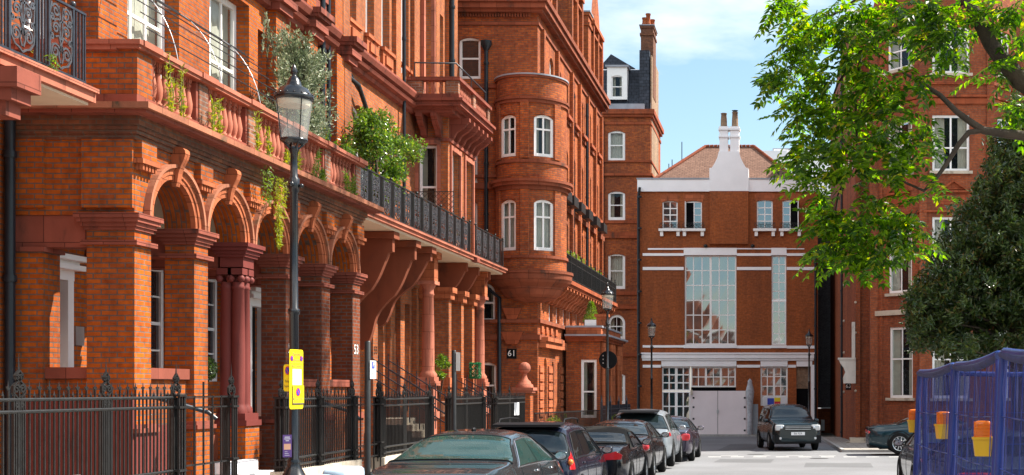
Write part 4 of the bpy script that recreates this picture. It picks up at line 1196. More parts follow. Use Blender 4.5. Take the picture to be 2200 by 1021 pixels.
# gate pier with ball finial at the end of the railings
GP=thing('gate_pier','terracotta gate pier topped by a round ball finial','gate pier',(-8.75,42.5,gz(42.5)))
m=MB(); m.mat(M['brick_red']); m.box(-8.99,-8.51,42.26,42.74,-0.8,1.72); m.build('shaft',parent=GP)
m=MB(); m.mat(M['terra_pale']); m.box(-9.06,-8.44,42.2,42.8,1.72,1.80); m.box(-9.11,-8.39,42.15,42.85,1.80,1.90)
m.lathe([(0.30,1.90),(0.28,2.0),(0.22,2.03),(0.20,2.10),(0.12,2.17),(0.075,2.28),(0.075,2.36),(0.11,2.39)],(-8.75,42.5,0),20); m.ball((-8.75,42.5,2.56),0.20,1,24,16); m.build('ball_finial',parent=GP)

# ------------------------------------------------------------------ block in the corner behind
LK=thing('mansion_block','dark red brick block with mansard roof and tall chimney in far corner','mansion block',(-9.5,76,gz(76)))
YL=76.0
def XL(px): return (px-CX)/FPX*YL
def ZL(py): return EYE+(CY-py)/FPX*YL
m=MB(); m.mat(M['brick_red'])
ops=[(XL(1306),XL(1343),ZL(a),ZL(b),r) for a,b,r in ((346,281,0.15),(473,411,0.15),(621,546,0.12),(729,676,0.5),(868,802,0.15))]
wall(m,FY(YL),-14,XL(1398),-1.5,ZL(243),ops,0.2)
wall(m,Fr((XL(1398),YL),(0,1)),0,6,-1.5,ZL(243))
m.build('wall',parent=LK)
for i,o in enumerate(ops): window(LK,FY(YL),*o,inset=0.08,cols=1 if i in(0,1,2) else 2,rt=1,fw=0.15,mid=0.52,curtain='full' if i in (0,2) else 'curtain')
m=MB(); m.mat(M['cornice_red'])
xe=XL(1398)
for z0,z1,p in ((ZL(268),ZL(262),0.06),(ZL(252),ZL(246),0.14),(ZL(246),ZL(236),0.24),(ZL(349),ZL(345),0.08),(ZL(378),ZL(373),0.12),(ZL(480),ZL(474),0.06),(ZL(512),ZL(500),0.12),(ZL(634),ZL(626),0.08),(ZL(664),ZL(655),0.12),(ZL(766),ZL(758),0.1)): m.box(-14,xe+p,YL-p,YL+6,z0,z1)
m.build('cornice',parent=LK)
m=MB(); m.mat(M['slate'])
zb,zt=ZL(232),ZL(140)
m.quad([(-14,YL+0.4,zb),(XL(1373),YL+0.4,zb),(XL(1373),YL+1.2,zt),(-14,YL+1.2,zt)])
m.mat(M['lead']); m.quad([(-14,YL+1.2,zt),(XL(1373),YL+1.2,zt),(XL(1350),YL+4,ZL(112)),(-14,YL+4,ZL(112))]); m.box(-14,xe-0.4,YL+0.1,YL+0.5,ZL(236),ZL(222))
m.mat(M['slate']); m.poly([(XL(1270),YL+3,ZL(120)),(XL(1352),YL+3,ZL(120)),(XL(1298),YL+3,ZL(88))]); m.quad([(XL(1270),YL+3,ZL(120)),(XL(1298),YL+3,ZL(88)),(XL(1298),YL+7,ZL(88)),(XL(1270),YL+7,ZL(120))]); m.quad([(XL(1352),YL+3,ZL(120)),(XL(1352),YL+7,ZL(120)),(XL(1298),YL+7,ZL(88)),(XL(1298),YL+3,ZL(88))])
m.build('roof',parent=LK)
dm=MB(); dm.mat(M['white']); a,b=XL(1303),XL(1346); dop=(XL(1312),XL(1337),ZL(208),ZL(160),0.1)
wall(dm,FY(YL+0.25),a,b,ZL(212),ZL(142),[dop],0.12)
dm.quad([(a,YL+0.25,ZL(212)),(a,YL+2,ZL(212)),(a,YL+2,ZL(142)),(a,YL+0.25,ZL(142))][::-1]); dm.quad([(b,YL+0.25,ZL(212)),(b,YL+2,ZL(212)),(b,YL+2,ZL(142)),(b,YL+0.25,ZL(142))])
dm.mat(M['lead']); dm.box(a-0.1,b+0.1,YL+0.15,YL+2,ZL(142),ZL(138)); dm.build('dormer',parent=LK)
window(LK,FY(YL+0.25),*dop,inset=0.06,fw=0.07,mid=0.5,curtain='curtain')
m=MB(); m.mat(M['brick_stock']); m.box(xe-0.05,XL(1399),YL+0.35,YL+4.5,-1,ZL(115)); m.build('flank_wall',parent=LK)
m=MB(); m.mat(M['slate']); m.box(XL(1372.5),XL(1394),YL+0.3,YL+0.9,ZL(238),ZL(105)); m.build('chimney_flank',parent=LK)
chimney(LK,XL(1373),XL(1400),YL+0.92,YL+2.6,ZL(200),ZL(46),'brick_worn_shade',[(XL(1380),YL+1.2,0.5),(XL(1388),YL+1.2,0.75),(XL(1396),YL+1.6,0.5)],'brick_red')
m=MB(); m.mat(M['pipe']); m.tube([(XL(1296),YL-0.1,ZL(260)),(XL(1296),YL-0.1,-0.8)],0.07,8); m.build('drainpipe',parent=LK)

# ------------------------------------------------------------------ brick studio house closing the street
EH=thing('studio_house','brown brick studio house with white bands and tall windows closing the street','house',(-3.2,72,gz(72)))
YH=72.0
def XE(px): return (px-CX)/FPX*YH
def ZE(py): return EYE+(CY-py)/FPX*YH
x0,x1=XE(1374),XE(1757)
def E(a,b,c,d,r=0): return (XE(a),XE(b),ZE(d),ZE(c),r)
tops=[E(1423,1456,432,492,0.07),E(1472,1508,432,492,0.07),E(1626,1660,430,492,0.07),E(1681,1716,430,492,0.07)]
big=E(1471,1582,549,741); tall1=E(1658,1689,549,645); tall2=E(1658,1689,646,741)
lowl=E(1422,1483,788,897); lowm=E(1484,1581,788,838); lowm2=E(1484,1581,838,900); lowr=E(1634,1692,788,872); dr=E(1711,1741,788,900)
m=MB(); m.mat(M['brick_end'])
wall(m,FY(YH),x0,x1,-1.6,ZE(412),tops+[big,(tall1[0],tall1[1],tall2[2],tall1[3]),(lowl[0],lowm[1],ZE(938),lowl[3]),lowr,(dr[0],dr[1],ZE(936),dr[3])],0.22)
m.quad([(x1,YH,-1.6),(x1,YH+9,-1.6),(x1,YH+9,ZE(412)),(x1,YH,ZE(412))]); m.quad([(x0,YH,-1.6),(x0,YH+9,-1.6),(x0,YH+9,ZE(412)),(x0,YH,ZE(412))][::-1])
m.box(XE(1525),XE(1608),YH-0.22,YH,ZE(525),ZE(412)); m.build('wall',parent=EH)
# windows
def panes(parent,o,cols,rows,fw=0.08,bar=0.055,inset=0.1,glass='glass_big',name='window',mull=()):
    fr=FY(YH); a,b,c,d=o[:4]; a+=.003;b-=.003;c+=.003;d-=.003
    m=MB(); m.mat(M['white'])
    obox(m,fr,a,a+fw,-inset-.06,-inset,c,d); obox(m,fr,b-fw,b,-inset-.06,-inset,c,d); obox(m,fr,a+fw,b-fw,-inset-.06,-inset,c,c+fw); obox(m,fr,a+fw,b-fw,-inset-.06,-inset,d-fw,d)
    for k in range(1,cols):
        u=a+(b-a)*k/cols; h=bar/2*(2.2 if k in mull else 1); obox(m,fr,u-h,u+h,-inset-.05,-inset-.008,c+fw,d-fw)
    for k in range(1,rows):
        z=c+(d-c)*k/rows; obox(m,fr,a+fw,b-fw,-inset-.05,-inset-.014,z-bar/2,z+bar/2)
    w_=m.build(name,parent=parent)
    g=MB(); g.mat(M[glass])
    rnd=random.Random(int(abs(a*100)))
    for i in range(cols):
        for j in range(rows):
            # old panes never lie in one plane: each is tipped a little
            ua,ub=a+(b-a)*i/cols,a+(b-a)*(i+1)/cols; za,zb=c+(d-c)*j/rows,c+(d-c)*(j+1)/rows
            k1,k2=rnd.uniform(-.0015,.0015),rnd.uniform(-.0015,.0015); t=[-k1-k2*0,k1,k2,k2]
            g.quad([fr(ua,za,-inset-.035+t[0]),fr(ub,za,-inset-.035+t[1]),fr(ub,zb,-inset-.035+t[0]+t[2]),fr(ua,zb,-inset-.035+t[1]+t[2])])
    g.build('pane',parent=w_); return w_
panes(EH,big,6,6,mull=(3,)); panes(EH,tall1,2,5); panes(EH,tall2,2,4,inset=0.02)
panes(EH,(lowl[0],lowl[1],ZE(840),lowl[3]),4,3,bar=0.07,mull=(2,)); panes(EH,(lowl[0],lowl[1],ZE(938),ZE(841)),4,3,bar=0.07,mull=(2,)); panes(EH,(lowm[0],lowm[1],ZE(832),lowm[3]),6,2,mull=(2,4)); panes(EH,lowr,4,4,mull=(2,))
m=MB(); m.mat(M['dark']); m.box(lowm[0],lowm[1],YH+0.2,YH+0.24,ZE(938),ZE(832)); m.box(dr[0],dr[1],YH+0.21,YH+0.25,ZE(936),ZE(835)); m.mat(M['brick_stock']); m.box(dr[0],dr[1],YH+0.16,YH+0.2,ZE(835),dr[3]); m.split('doorway',EH)
for i,o in enumerate(tops):
    fr=FY(YH)
    if i in (0,2):
        m=MB(); a,b,c,d,r=o
        w_=window(EH,fr,a,b,c,d,r,inset=0.08,cols=2,rt=1,rb=4,mid=0.99,sash=False,fw=0.07,bar=0.06,glass='glass_big')
    else:
        a,b,c,d,r=o
        m=MB(); m.mat(M['white']); obox(m,fr,a,a+0.06,-0.15,-0.05,c,d-r); obox(m,fr,b-0.06,b,-0.15,-0.05,c,d-r); obox(m,fr,a+0.06,b-0.06,-0.15,-0.05,c,c+0.05); obox(m,fr,a+0.06,b-0.06,-0.15,-0.05,d-r-0.02,d-r+0.05)
        # one leaf open, the other shut
        s=1 if i==1 else -1
        mid=(a+b)/2
        obox(m,fr,mid-0.03+0.03*s,mid+0.03+0.03*s,-0.13,-0.06,c,d-r)
        la,lb=(mid+0.06,b-0.06) if i==1 else (a+0.06,mid-0.06)
        for k in range(1,4): z=c+(d-c)*k/4; obox(m,fr,la,lb,-0.12,-0.07,z-0.02,z+0.02)
        ex=a+0.03 if i==1 else b-0.03
        m.box(ex-0.02,ex+0.02,YH-0.35,YH+0.05,c+0.05,d-r)
        w_=m.build('window',parent=EH,); w_['label']='white casement window with one leaf open'
        g=MB(); g.mat(M['glass_big']); g.quad([fr(la,c,-0.1),fr(lb,c,-0.1),fr(lb,d,-0.1),fr(la,d,-0.1)]); g.mat(M['dark']); g.quad([fr(a,c,-0.2),fr(b,c,-0.2),fr(b,d,-0.2),fr(a,d,-0.2)]); g.build('pane',parent=w_)
    m=MB(); m.mat(M['white']); a,b,c=o[0],o[1],o[2]
    obox(m,fr,a-0.2,b+0.2,-0.05,0.22,c-0.14,c); obox(m,fr,a-0.12,a+0.06,0.002,0.14,c-0.42,c-0.14); obox(m,fr,b-0.06,b+0.12,0.002,0.14,c-0.42,c-0.14); m.build('sill',parent=EH)
    m=MB(); m.mat(M['iron'])
    obox(m,fr,a-0.12,b+0.12,0.17,0.19,c+0.30,c+0.33); obox(m,fr,a-0.12,b+0.12,0.17,0.19,c+0.04,c+0.06)
    for k in range(6):
        uc=a-0.06+(b-a+0.12)*k/5
        ring(m,fr,uc,c+0.18,0.07,0.095,0.16,0.19,10,0,2*pi)
    m.split('window_guard',EH)
    m=MB(); m.mat(M['moulding']); 
    pts=arc(a-0.04,b+0.04,o[3]-o[4],o[4]+0.02)
    for p,q in zip(pts[:-1],pts[1:]): m.quad([fr(p[0],p[1]+0.0,0.01),fr(q[0],q[1],0.01),fr(q[0]+(q[0]-(a+b)/2)*0.2,q[1]+0.4,0.01),fr(p[0]+(p[0]-(a+b)/2)*0.2,p[1]+0.4,0.01)])
    m.build('window_head',parent=EH)
# white bands
m=MB(); m.mat(M['white_blue']); fr=FY(YH)
def band(a,b,c,d,p): obox(m,fr,XE(a),XE(b),0.0,p,ZE(d),ZE(c))
band(1392,1469,533.5,537,0.05); band(1583,1657,533.5,536,0.05); band(1690,1728,534,536,0.05)
band(1469,1583,533,548.5,0.07); band(1657,1690,533,548.5,0.07)
for a,b in ((1381,1469),(1583,1657),(1690,1750)): band(a,b,544.5,550,0.05); band(a,b,574,580.5,0.05)
band(1381,1469,742,747,0.05); band(1469,1583,741,748,0.10); band(1583,1657,742.5,748.5,0.05); band(1657,1690,742,748,0.1); band(1690,1750,743,749,0.05)
band(1378,1750,758,761,0.22); band(1379,1749,761,770,0.17); band(1380,1748,770,775,0.10)
band(1421,1582,776,787.5,0.06); band(1634,1692,776,787.5,0.06); band(1711,1745,776,787.5,0.06); band(1381,1420,784,790,0.05); band(1583,1633,784,790,0.05); band(1693,1710,784,790,0.05); band(1742,1750,784,936,0.05)
m.split('white_band',EH)
m=MB(); m.mat(M['white_blue'])
m.box(x0-0.12,XE(1524.6),YH-0.10,YH+0.3,ZE(412),ZE(386)); m.box(XE(1608.4),x1,YH-0.10,YH+0.3,ZE(412),ZE(386)); m.mat(M['lead']); m.box(x0-0.16,XE(1524.5),YH-0.14,YH+0.4,ZE(386),ZE(383)); m.box(XE(1608.5),x1+0.05,YH-0.14,YH+0.4,ZE(386),ZE(383))
m.split('parapet',EH)
# shaped white gable that carries two flues
m=MB(); m.mat(M['white_blue'])
prof=[(1524.5,412),(1608.5,412),(1608.5,363),(1603,362),(1597,352),(1592,342),(1589,331),(1588,327),(1545,327),(1544,331),(1541,342),(1536,352),(1530,362),(1524.5,363)]
m.prism([(XE(a),ZE(b)) for a,b in prof],'y',YH-0.24,YH+0.5)
for a,b in ((1546,1564),(1569,1588)):
    m.box(XE(a),XE(b),YH-0.18,YH+0.4,ZE(327),ZE(273)); m.box(XE(a)-0.05,XE(b)+0.05,YH-0.23,YH+0.45,ZE(297),ZE(293)); m.box(XE(a)-0.06,XE(b)+0.06,YH-0.24,YH+0.46,ZE(281),ZE(277)); m.box(XE(a)-0.03,XE(b)+0.03,YH-0.21,YH+0.43,ZE(277),ZE(273))
g=m.build('chimney_gable',parent=EH)
for px,h in ((1555,0.80),(1579,0.86)):
    q=MB(); q.mat(M['brick_stock']); q.lathe([(0.19,0),(0.18,0.4),(0.15,h-0.06),(0.18,h-0.05),(0.18,h)],(XE(px),YH+0.1,ZE(273)),12)
    if px>1570:
        q.mat(M['iron']); q.lathe([(0.12,h),(0.12,h+0.08)],(XE(px),YH+0.1,ZE(273)),8); q.lathe([(0.19,h+0.08),(0.19,h+0.10)],(XE(px),YH+0.1,ZE(273)),8)
    q.build('chimney_pot',parent=g)
# hipped tile roof
m=MB(); m.mat(M['tile'])
ya,yb=YH+0.3,YH+8.7; yr=YH+3.6
def XD(px,d): return (px-CX)/FPX*d
zr=EYE+(CY-316)/FPX*yr; ze=ZE(386)
A=(XD(1404,YH+0.4),ya,ze);B=(XD(1712,YH+0.4),ya,ze);C=(XD(1712,YH+0.4),yb,ze);D=(XD(1404,YH+0.4),yb,ze)
R1=(XD(1516,yr),yr,zr);R2=(XD(1620,yr),yr,zr)
def tq(p,uvs): m.poly(p,uv=uvs)
sl=sqrt((yr-ya)**2+(zr-ze)**2)
tq([A,B,R2,R1],[(A[0],0),(B[0],0),(R2[0],sl),(R1[0],sl)])
tq([B,C,R2],[(B[1],0),(C[1],0),(R2[1],sl)]); tq([C,D,R1,R2],[(C[0],0),(D[0],0),(R1[0],sl),(R2[0],sl)]); tq([D,A,R1],[(D[1],0),(A[1],0),(R1[1],sl)])
m.mat(M['cornice_soot'])
def hipline(a,b,n):
    a=Vector(a);b=Vector(b)
    for k in range(n):
        p=a+(b-a)*(k/n);q=a+(b-a)*((k+0.93)/n); m.tube([p+Vector((0,0,0.03)),q+Vector((0,0,0.05))],0.10,6)
hipline(A,R1,24); hipline(B,R2,20); hipline(R1,R2,12)
m.build('roof',parent=EH)
pipe_run(EH,[(x0+0.05,YH-0.28,ZE(404)),(x0-0.05,YH-0.2,ZE(425)),(x0-0.05,YH-0.12,ZE(440)),(x0-0.05,YH-0.12,-0.7)],0.08)
pipe_run(EH,[(XE(1752),YH-0.10,ZE(545)),(XE(1752),YH-0.10,-0.7)],0.07)
m=MB(); m.mat(M['iron'])
for px in (1516,1617): m.ball((XE(px),YH-0.1,ZE(529)),(0.12,0.1,0.10),1,10,8)
m.build('vent_cowl',parent=EH)
m=MB(); m.mat(M['iron'])
for px,a,b,d in ((1465,340,305,78),(1444,372,343,78),(1437,375,352,78)): m.bar(P(px,a+30,d),P(px,b,d),0.05)
for o in [m]: pass
AER=m.build('roof_aerial',parent=EH)

# ------------------------------------------------------------------ narrow dark block and a white block behind
DB=thing('building','narrow dark grey brick building in the gap beside studio house','building',(2.6,80,gz(80)))
m=MB(); m.mat(M['brick_dark']); X_=lambda px:(px-CX)/FPX*80
Z_=lambda py:EYE+(CY-py)/FPX*80
wall(m,FY(80),X_(1740),X_(1860),Z_(876),Z_(420)); m.quad([(X_(1740),80,Z_(876)),(X_(1740),90,Z_(876)),(X_(1740),90,Z_(420)),(X_(1740),80,Z_(420))][::-1]); m.quad([(X_(1740),80,Z_(420)),(X_(1860),80,Z_(420)),(X_(1860),90,Z_(420)),(X_(1740),90,Z_(420))])
m.mat(M['white']); m.box(X_(1764),X_(1792),79.9,80,Z_(878),Z_(875)); m.mat(M['brick_red']); m.box(X_(1740),X_(1860),79.98,80.4,-1.8,Z_(878)); m.build('wall',parent=DB)
m=MB(); m.mat(M['white']); m.box(X_(1764),X_(1771),79.6,79.9,Z_(925),Z_(902)); m.build('board',parent=DB)
WB=thing('building','plain white flat roofed building far behind the studio roof','building',(0,110,gz(110)))
m=MB(); m.mat(M['white_blue']); X_=lambda px:(px-CX)/FPX*110
Z_=lambda py:EYE+(CY-py)/FPX*110
m.box(X_(1662),X_(1800),110,122,-2,Z_(321)); m.box(X_(1638),X_(1690),108,110,-2,Z_(333)); m.build('wall',parent=WB)
m=MB(); m.mat(M['lead']); m.box(X_(1660),X_(1802),109.9,122,Z_(321),Z_(319)); m.build('roof',parent=WB)

# ------------------------------------------------------------------ red mansion block on the right
RB=thing('mansion_block','red brick mansion block with canted bay windows and number 63 door','mansion block',(5.5,56,gz(56)))
BR_='brick_right'
Yr=54.0
q0=(3.0,64.5); q1=(3.32,57.4); q2=(4.08,57.0); q3=(4.08,56.0); q4=(6.0,54.0); q5=(8.9,54.0); q6=(10.7,56.0); q7=(34,56.0)
TOP=19.2
def Zr(py,d): return EYE+(CY-py)/FPX*d
m=MB(); m.mat(M[BR_])
fr0=FL(q0,q1); L0=sqrt((q1[0]-q0[0])**2+(q1[1]-q0[1])**2)
fr1=FL(q1,(4.08,57.4)); fr3=FL(q3,q4); L3=sqrt(8); L3=sqrt((q4[0]-q3[0])**2+(q4[1]-q3[1])**2); fr4=FL(q4,q5); L4=2.9; fr5=FL(q5,q6); L5=sqrt((q6[0]-q5[0])**2+(q6[1]-q5[1])**2); fr7=FL(q6,q7)
zs4=[(Zr(158,54),Zr(58,54)),(Zr(368,54),Zr(247,54)),(Zr(640,54),Zr(466,54)),(Zr(856,54),Zr(704,54))]
op3=[(0.75,2.15,Zr(150,55),Zr(76,55)),(0.75,2.15,Zr(374,55),Zr(262,55)),(0.80,2.15,Zr(630,55),Zr(500,55)),(0.85,2.2,Zr(855,55),Zr(703,55))]
op4=[((2003-CX)/FPX*54-6.0,(2083-CX)/FPX*54-6.0,a,b) for a,b in zs4]
op5=[(0.55,1.55,a,b) for a,b in zs4[:4]]
op0=[(2.6,3.9,Zr(230,60),Zr(125,60)),(2.6,3.9,Zr(375,60),Zr(325,60)),(4.6,5.8,Zr(375,60),Zr(300,60))]
wall(m,fr0,0,L0,-1.6,TOP,op0,0.15); wall(m,fr1,0,0.76,-1.6,TOP); 
wall(m,fr3,0,L3,-1.6,TOP,op3,0.16); wall(m,fr4,0,L4,-1.6,TOP,op4,0.16); wall(m,fr5,0,L5,-1.6,TOP,op5,0.16)
op7=[(x,x+1.4,a,b) for x in (1.5,5.0,9.0,13.5) for a,b in zs4[:4]]
wall(m,fr7,0,23.3,-1.6,TOP,op7,0.16)
m.quad([(3.0,64.5,-1.6),(3.0,80,-1.6),(3.0,80,TOP),(3.0,64.5,TOP)][::-1]); m.quad([(4.08,57.4,-1.6),(4.08,56,-1.6),(4.08,56,TOP),(4.08,57.4,TOP)])
m.quad([(34,56,-1.6),(34,80,-1.6),(34,80,TOP),(34,56,TOP)])
m.poly([(3,80,TOP),(3,64.5,TOP),(3.32,57.4,TOP),(4.08,57.4,TOP),(4.08,56,TOP),(6,54,TOP),(8.9,54,TOP),(10.7,56,TOP),(34,56,TOP),(34,80,TOP)])
# brick pilasters
m.box(3.86,4.20,55.85,56.4,-1.6,TOP-1); m.box(3.28,3.5,57.2,57.45,-1.6,TOP-1)
obox(m,fr3,0.35,0.5,0,0.06,-1.6,TOP-1); obox(m,fr4,-0.16,0.16,0,0.08,-1.6,TOP-1); obox(m,fr4,2.74,3.06,0,0.08,-1.6,TOP-1)
m.build('wall',parent=RB)
for fr_,ops_ in ((fr3,op3),(fr4,op4),(fr5,op5),(fr0,op0),(fr7,op7)):
    for i,o in enumerate(ops_):
        big_=fr_ is fr4
        window(RB,fr_,*o,inset=0.08,cols=2,rt=1,rb=1,mid=0.55 if not (big_ and i==1) else 0.42,fw=0.10,bar=0.08 if big_ else 0.06,curtain='curtain')
m=MB(); m.mat(M['cornice_red'])
for (py,h,p) in ((176,0.12,0.10),(205,0.10,0.12),(212,0.25,0.06),(452,0.08,0.10)):
    z=Zr(py,54)
    obox(m,fr3,-0.1,L3+p*0.4,0,p,z-h,z); obox(m,fr4,-p*0.4,L4+p*0.4,0,p+0.002,z-h,z); obox(m,fr5,-p*0.4,L5,0,p,z-h,z)
m.build('cornice',parent=RB)
m=MB(); m.mat(M['stone']); z=Zr(672,55)
obox(m,fr3,0.1,L3+0.05,0,0.12,z-0.10,z+0.12); obox(m,fr4,-0.05,L4+0.05,0,0.122,z-0.10,z+0.12); obox(m,fr5,-0.05,L5,0,0.12,z-0.10,z+0.12)
for fr_,ops_ in ((fr3,op3),(fr4,op4),(fr5,op5)):
    for o in ops_: obox(m,fr_,o[0]-0.12,o[1]+0.12,-0.06,0.12,o[2]-0.12,o[2]+0.001)
m.split('sill',RB)
m=MB(); m.mat(M['cornice_red'])
def pediment(fr_,a,b,z):
    mid=(a+b)/2
    v=[(a,z),(b,z),(mid,z+0.46)]
    w0=[fr_(u,zz,0.0) for u,zz in v]; w1=[fr_(u,zz,0.16) for u,zz in v]
    m.poly([fr_(a+0.15,z+0.05,0.06),fr_(b-0.15,z+0.05,0.06),fr_(mid,z+0.36,0.06)])
    for (u0,z0_),(u1,z1_) in ((v[0],v[2]),(v[2],v[1]),(v[0],v[1])):
        d=0.09
        m.quad([fr_(u0,z0_,0.16),fr_(u1,z1_,0.16),fr_(u1,z1_-d,0.16),fr_(u0,z0_-d,0.16)]); m.quad([fr_(u0,z0_,0),fr_(u1,z1_,0),fr_(u1,z1_,0.16),fr_(u0,z0_,0.16)]); m.quad([fr_(u0,z0_-d,0),fr_(u1,z1_-d,0),fr_(u1,z1_-d,0.16),fr_(u0,z0_-d,0.16)])
    obox(m,fr_,a+0.1,b-0.1,0,0.05,z-0.6,z-0.12)
pediment(fr4,(2015-CX)/FPX*54-6.0,(2082-CX)/FPX*54-6.0,Zr(410,54)); pediment(fr3,0.8,2.1,Zr(414,55))
m.split('pediment',RB)
# doorway with its white console and number
m=MB(); m.mat(M['stone_pale']); d=57.2
def X7(px): return (px-CX)/FPX*d
def Z7(py): return EYE+(CY-py)/FPX*d
prof=[(X7(1808),Z7(770)),(X7(1838),Z7(770)),(X7(1838),Z7(824)),(X7(1812),Z7(824)),(X7(1811),Z7(812)),(X7(1816),Z7(800)),(X7(1812),Z7(790)),(X7(1806),Z7(782)),(X7(1802),Z7(774))]
m.prism(prof,'y',57.0,57.35); m.box(X7(1800),X7(1838),56.95,57.38,Z7(773),Z7(769)); m.box(X7(1830),X7(1837),57.1,57.39,Z7(770),Z7(692)); m.build('door_console',parent=RB)
m=MB(); m.mat(M['black']); m.box(X7(1817),X7(1829),57.36,57.395,Z7(838),Z7(822)); pl=m.build('number_plate',parent=RB)
m=MB(); m.mat(M['white']); text_mb(m,'63',0.24,(X7(1823),57.355,Z7(830)),(1,0,0),(0,0,1)); m.build('house_number',parent=pl)
m=MB(); m.mat(M['stone']); m.box(3.0,3.9,56.3,57.3,-1.6,-0.35); m.box(2.8,4.0,55.9,56.3,-1.6,-0.5); m.build('entrance_step',parent=RB)
m=MB(); m.mat(M['stone']); 
for py in (562,650,715,840): m.ball((X7(1838),57.2,Z7(py)),0.06,1,8,6)
for py in (590,675,750,843): m.ball((q0[0]+0.05,63.0,Z7(py)),0.07,1,8,6)
m.split('boss',RB)
pipe_run(RB,[(2.98,64.0,20),(2.98,64.0,-0.6)],0.07)

# ------------------------------------------------------------------ terrace at the near end of the street, seen in the glass of the studio house and cars
TB=thing('terrace_house','red brick terrace closing the near end of the street behind the viewer','house',(0,-48,gz(-48)))
m=MB(); m.mat(M['brick_right']); fb=Fr((30,-48),(-1,0))
ops=[(x,x+1.5,z,z+2.4) for x in range(2,58,4) for z in (1.4,5.4)]
wall(m,fb,0,60,-1,9.4,ops,0.2); wall(m,Fr((-11.6,-47.7),(-1,0)),0,18.4,-1,15,[(k*2.6+.6,k*2.6+1.9,z,z+2.2) for k in range(6) for z in (1.4,5.4,9.0,12.0)],0.2); m.box(-30,-11.61,-60,-47.9,-1,15); m.build('wall',parent=TB)
m=MB(); m.mat(M['white'])
for o in ops:
    obox(m,fb,o[0],o[0]+0.12,-0.15,-0.05,o[2],o[3]); obox(m,fb,o[1]-0.12,o[1],-0.15,-0.05,o[2],o[3]); obox(m,fb,o[0],o[1],-0.15,-0.04,o[3]-0.12,o[3]); obox(m,fb,o[0],o[1],-0.15,-0.04,(o[2]+o[3])/2-.05,(o[2]+o[3])/2+.05)
m.mat(M['glass'])
for o in ops: m.quad([fb(o[0],o[2],-0.12),fb(o[1],o[2],-0.12),fb(o[1],o[3],-0.12),fb(o[0],o[3],-0.12)])
m.build('windows',parent=TB)
m=MB(); m.mat(M['white']); obox(m,fb,0,60,0,0.3,8.8,9.42); obox(m,fb,0,60,0,0.15,4.4,4.6); m.build('cornice',parent=TB)

# ------------------------------------------------------------------ street lamps
M['lamp_black']=paint('gloss_black_iron',(0.008,0.009,0.011),0.25,var=0.2,scale=5,coat=0.2)
def make_lamp():
    t=thing('street_lamp','tall black street lamp with glass lantern in front of the arcade','street lamp',(0,0,0),0,'street lamps')
    m=MB(); m.mat(M['lamp_black'])
    m.lathe([(0.20,0),(0.20,0.12),(0.165,0.16),(0.15,0.30),(0.15,0.95),(0.17,0.98),(0.17,1.02),(0.14,1.06),(0.09,1.16),(0.065,1.22),(0.075,1.25),(0.055,1.28),(0.052,2.9),(0.066,2.92),(0.066,2.96),(0.046,2.98),(0.043,4.28),(0.058,4.30),(0.062,4.36),(0.058,4.44),(0.040,4.46),(0.038,4.72),(0.055,4.76),(0.05,4.80)],(0,0,0),20)
    m.ball((0.0,-0.075,4.37),0.03); m.ball((0.085,0,4.36),0.025)
    m.build('post',parent=t,local=True)
    m=MB(); m.mat(M['lamp_black'])
    m.lathe([(0.10,4.83),(0.148,4.86),(0.150,4.885),(0.140,4.89)],(0,0,0),24)
    for k in range(4):
        a=pi/4+k*pi/2; m.bar((0.05*cos(a),0.05*sin(a),4.78),(0.142*cos(a),0.142*sin(a),4.87),0.018)
        m.bar((0.146*cos(a),0.146*sin(a),4.88),(0.200*cos(a),0.200*sin(a),5.33),0.009)
    m.lathe([(0.198,5.32),(0.212,5.33),(0.216,5.37),(0.205,5.385),(0.19,5.40),(0.155,5.455),(0.10,5.48),(0.085,5.49),(0.075,5.53),(0.052,5.575),(0.028,5.60),(0.022,5.61),(0.034,5.63),(0.036,5.655),(0.024,5.70),(0.008,5.73),(0.0,5.74)],(0,0,0),24)
    for k in range(16):
        a=2*pi*k/16; m.ball((0.208*cos(a),0.208*sin(a),5.385),0.012,1,6,4)
    m.build('lantern_cap',parent=t,local=True)
    m=MB(); m.mat(M['glass_lamp'])
    m.smooth=True; n=24
    for k in range(n):
        a,b=2*pi*k/n,2*pi*(k+1)/n
        m.quad([(0.143*cos(a),0.143*sin(a),4.89),(0.143*cos(b),0.143*sin(b),4.89),(0.198*cos(b),0.198*sin(b),5.325),(0.198*cos(a),0.198*sin(a),5.325)])
    m.build('lantern_glass',parent=t,local=True)
    m=MB(); m.mat(M['cream']); m.lathe([(0.17,5.26),(0.185,5.315)],(0,0,0),24); m.mat(M['white']); m.lathe([(0.11,4.86),(0.12,4.885)],(0,0,0),16); m.build('reflector',parent=t,local=True)
    return t
LAMP=make_lamp(); LAMP.location=(-5.53,14.2,gz(14.2)-0.05)
LSC=[(-5.74,41.0,'street lamp with the round black disc fixed behind its post'),(-6.06,57.8,'street lamp standing left of the white hoarding gate'),(1.36,66.3,'street lamp standing behind the parked black off-roader')]
for x,y,l in LSC: dup(LAMP,(x,y,gz(y)+0.06),0.3,l)

# disc seen from behind on the second lamp
S=thing('road_sign','round black backed traffic sign on the middle street lamp','sign',(-5.74,41.12,2.8))
m=MB(); m.mat(M['black']); m.tube([(0,0.0,0),(0,0.03,0)],0.30,32); m.build('sign_plate',parent=S,local=True)
m=MB(); m.mat(M['steel'])
for k in range(3): m.box(-0.17,-0.14,-0.012,-0.001,-0.12+0.12*k,-0.08+0.12*k)
m.build('fixing',parent=S,local=True)

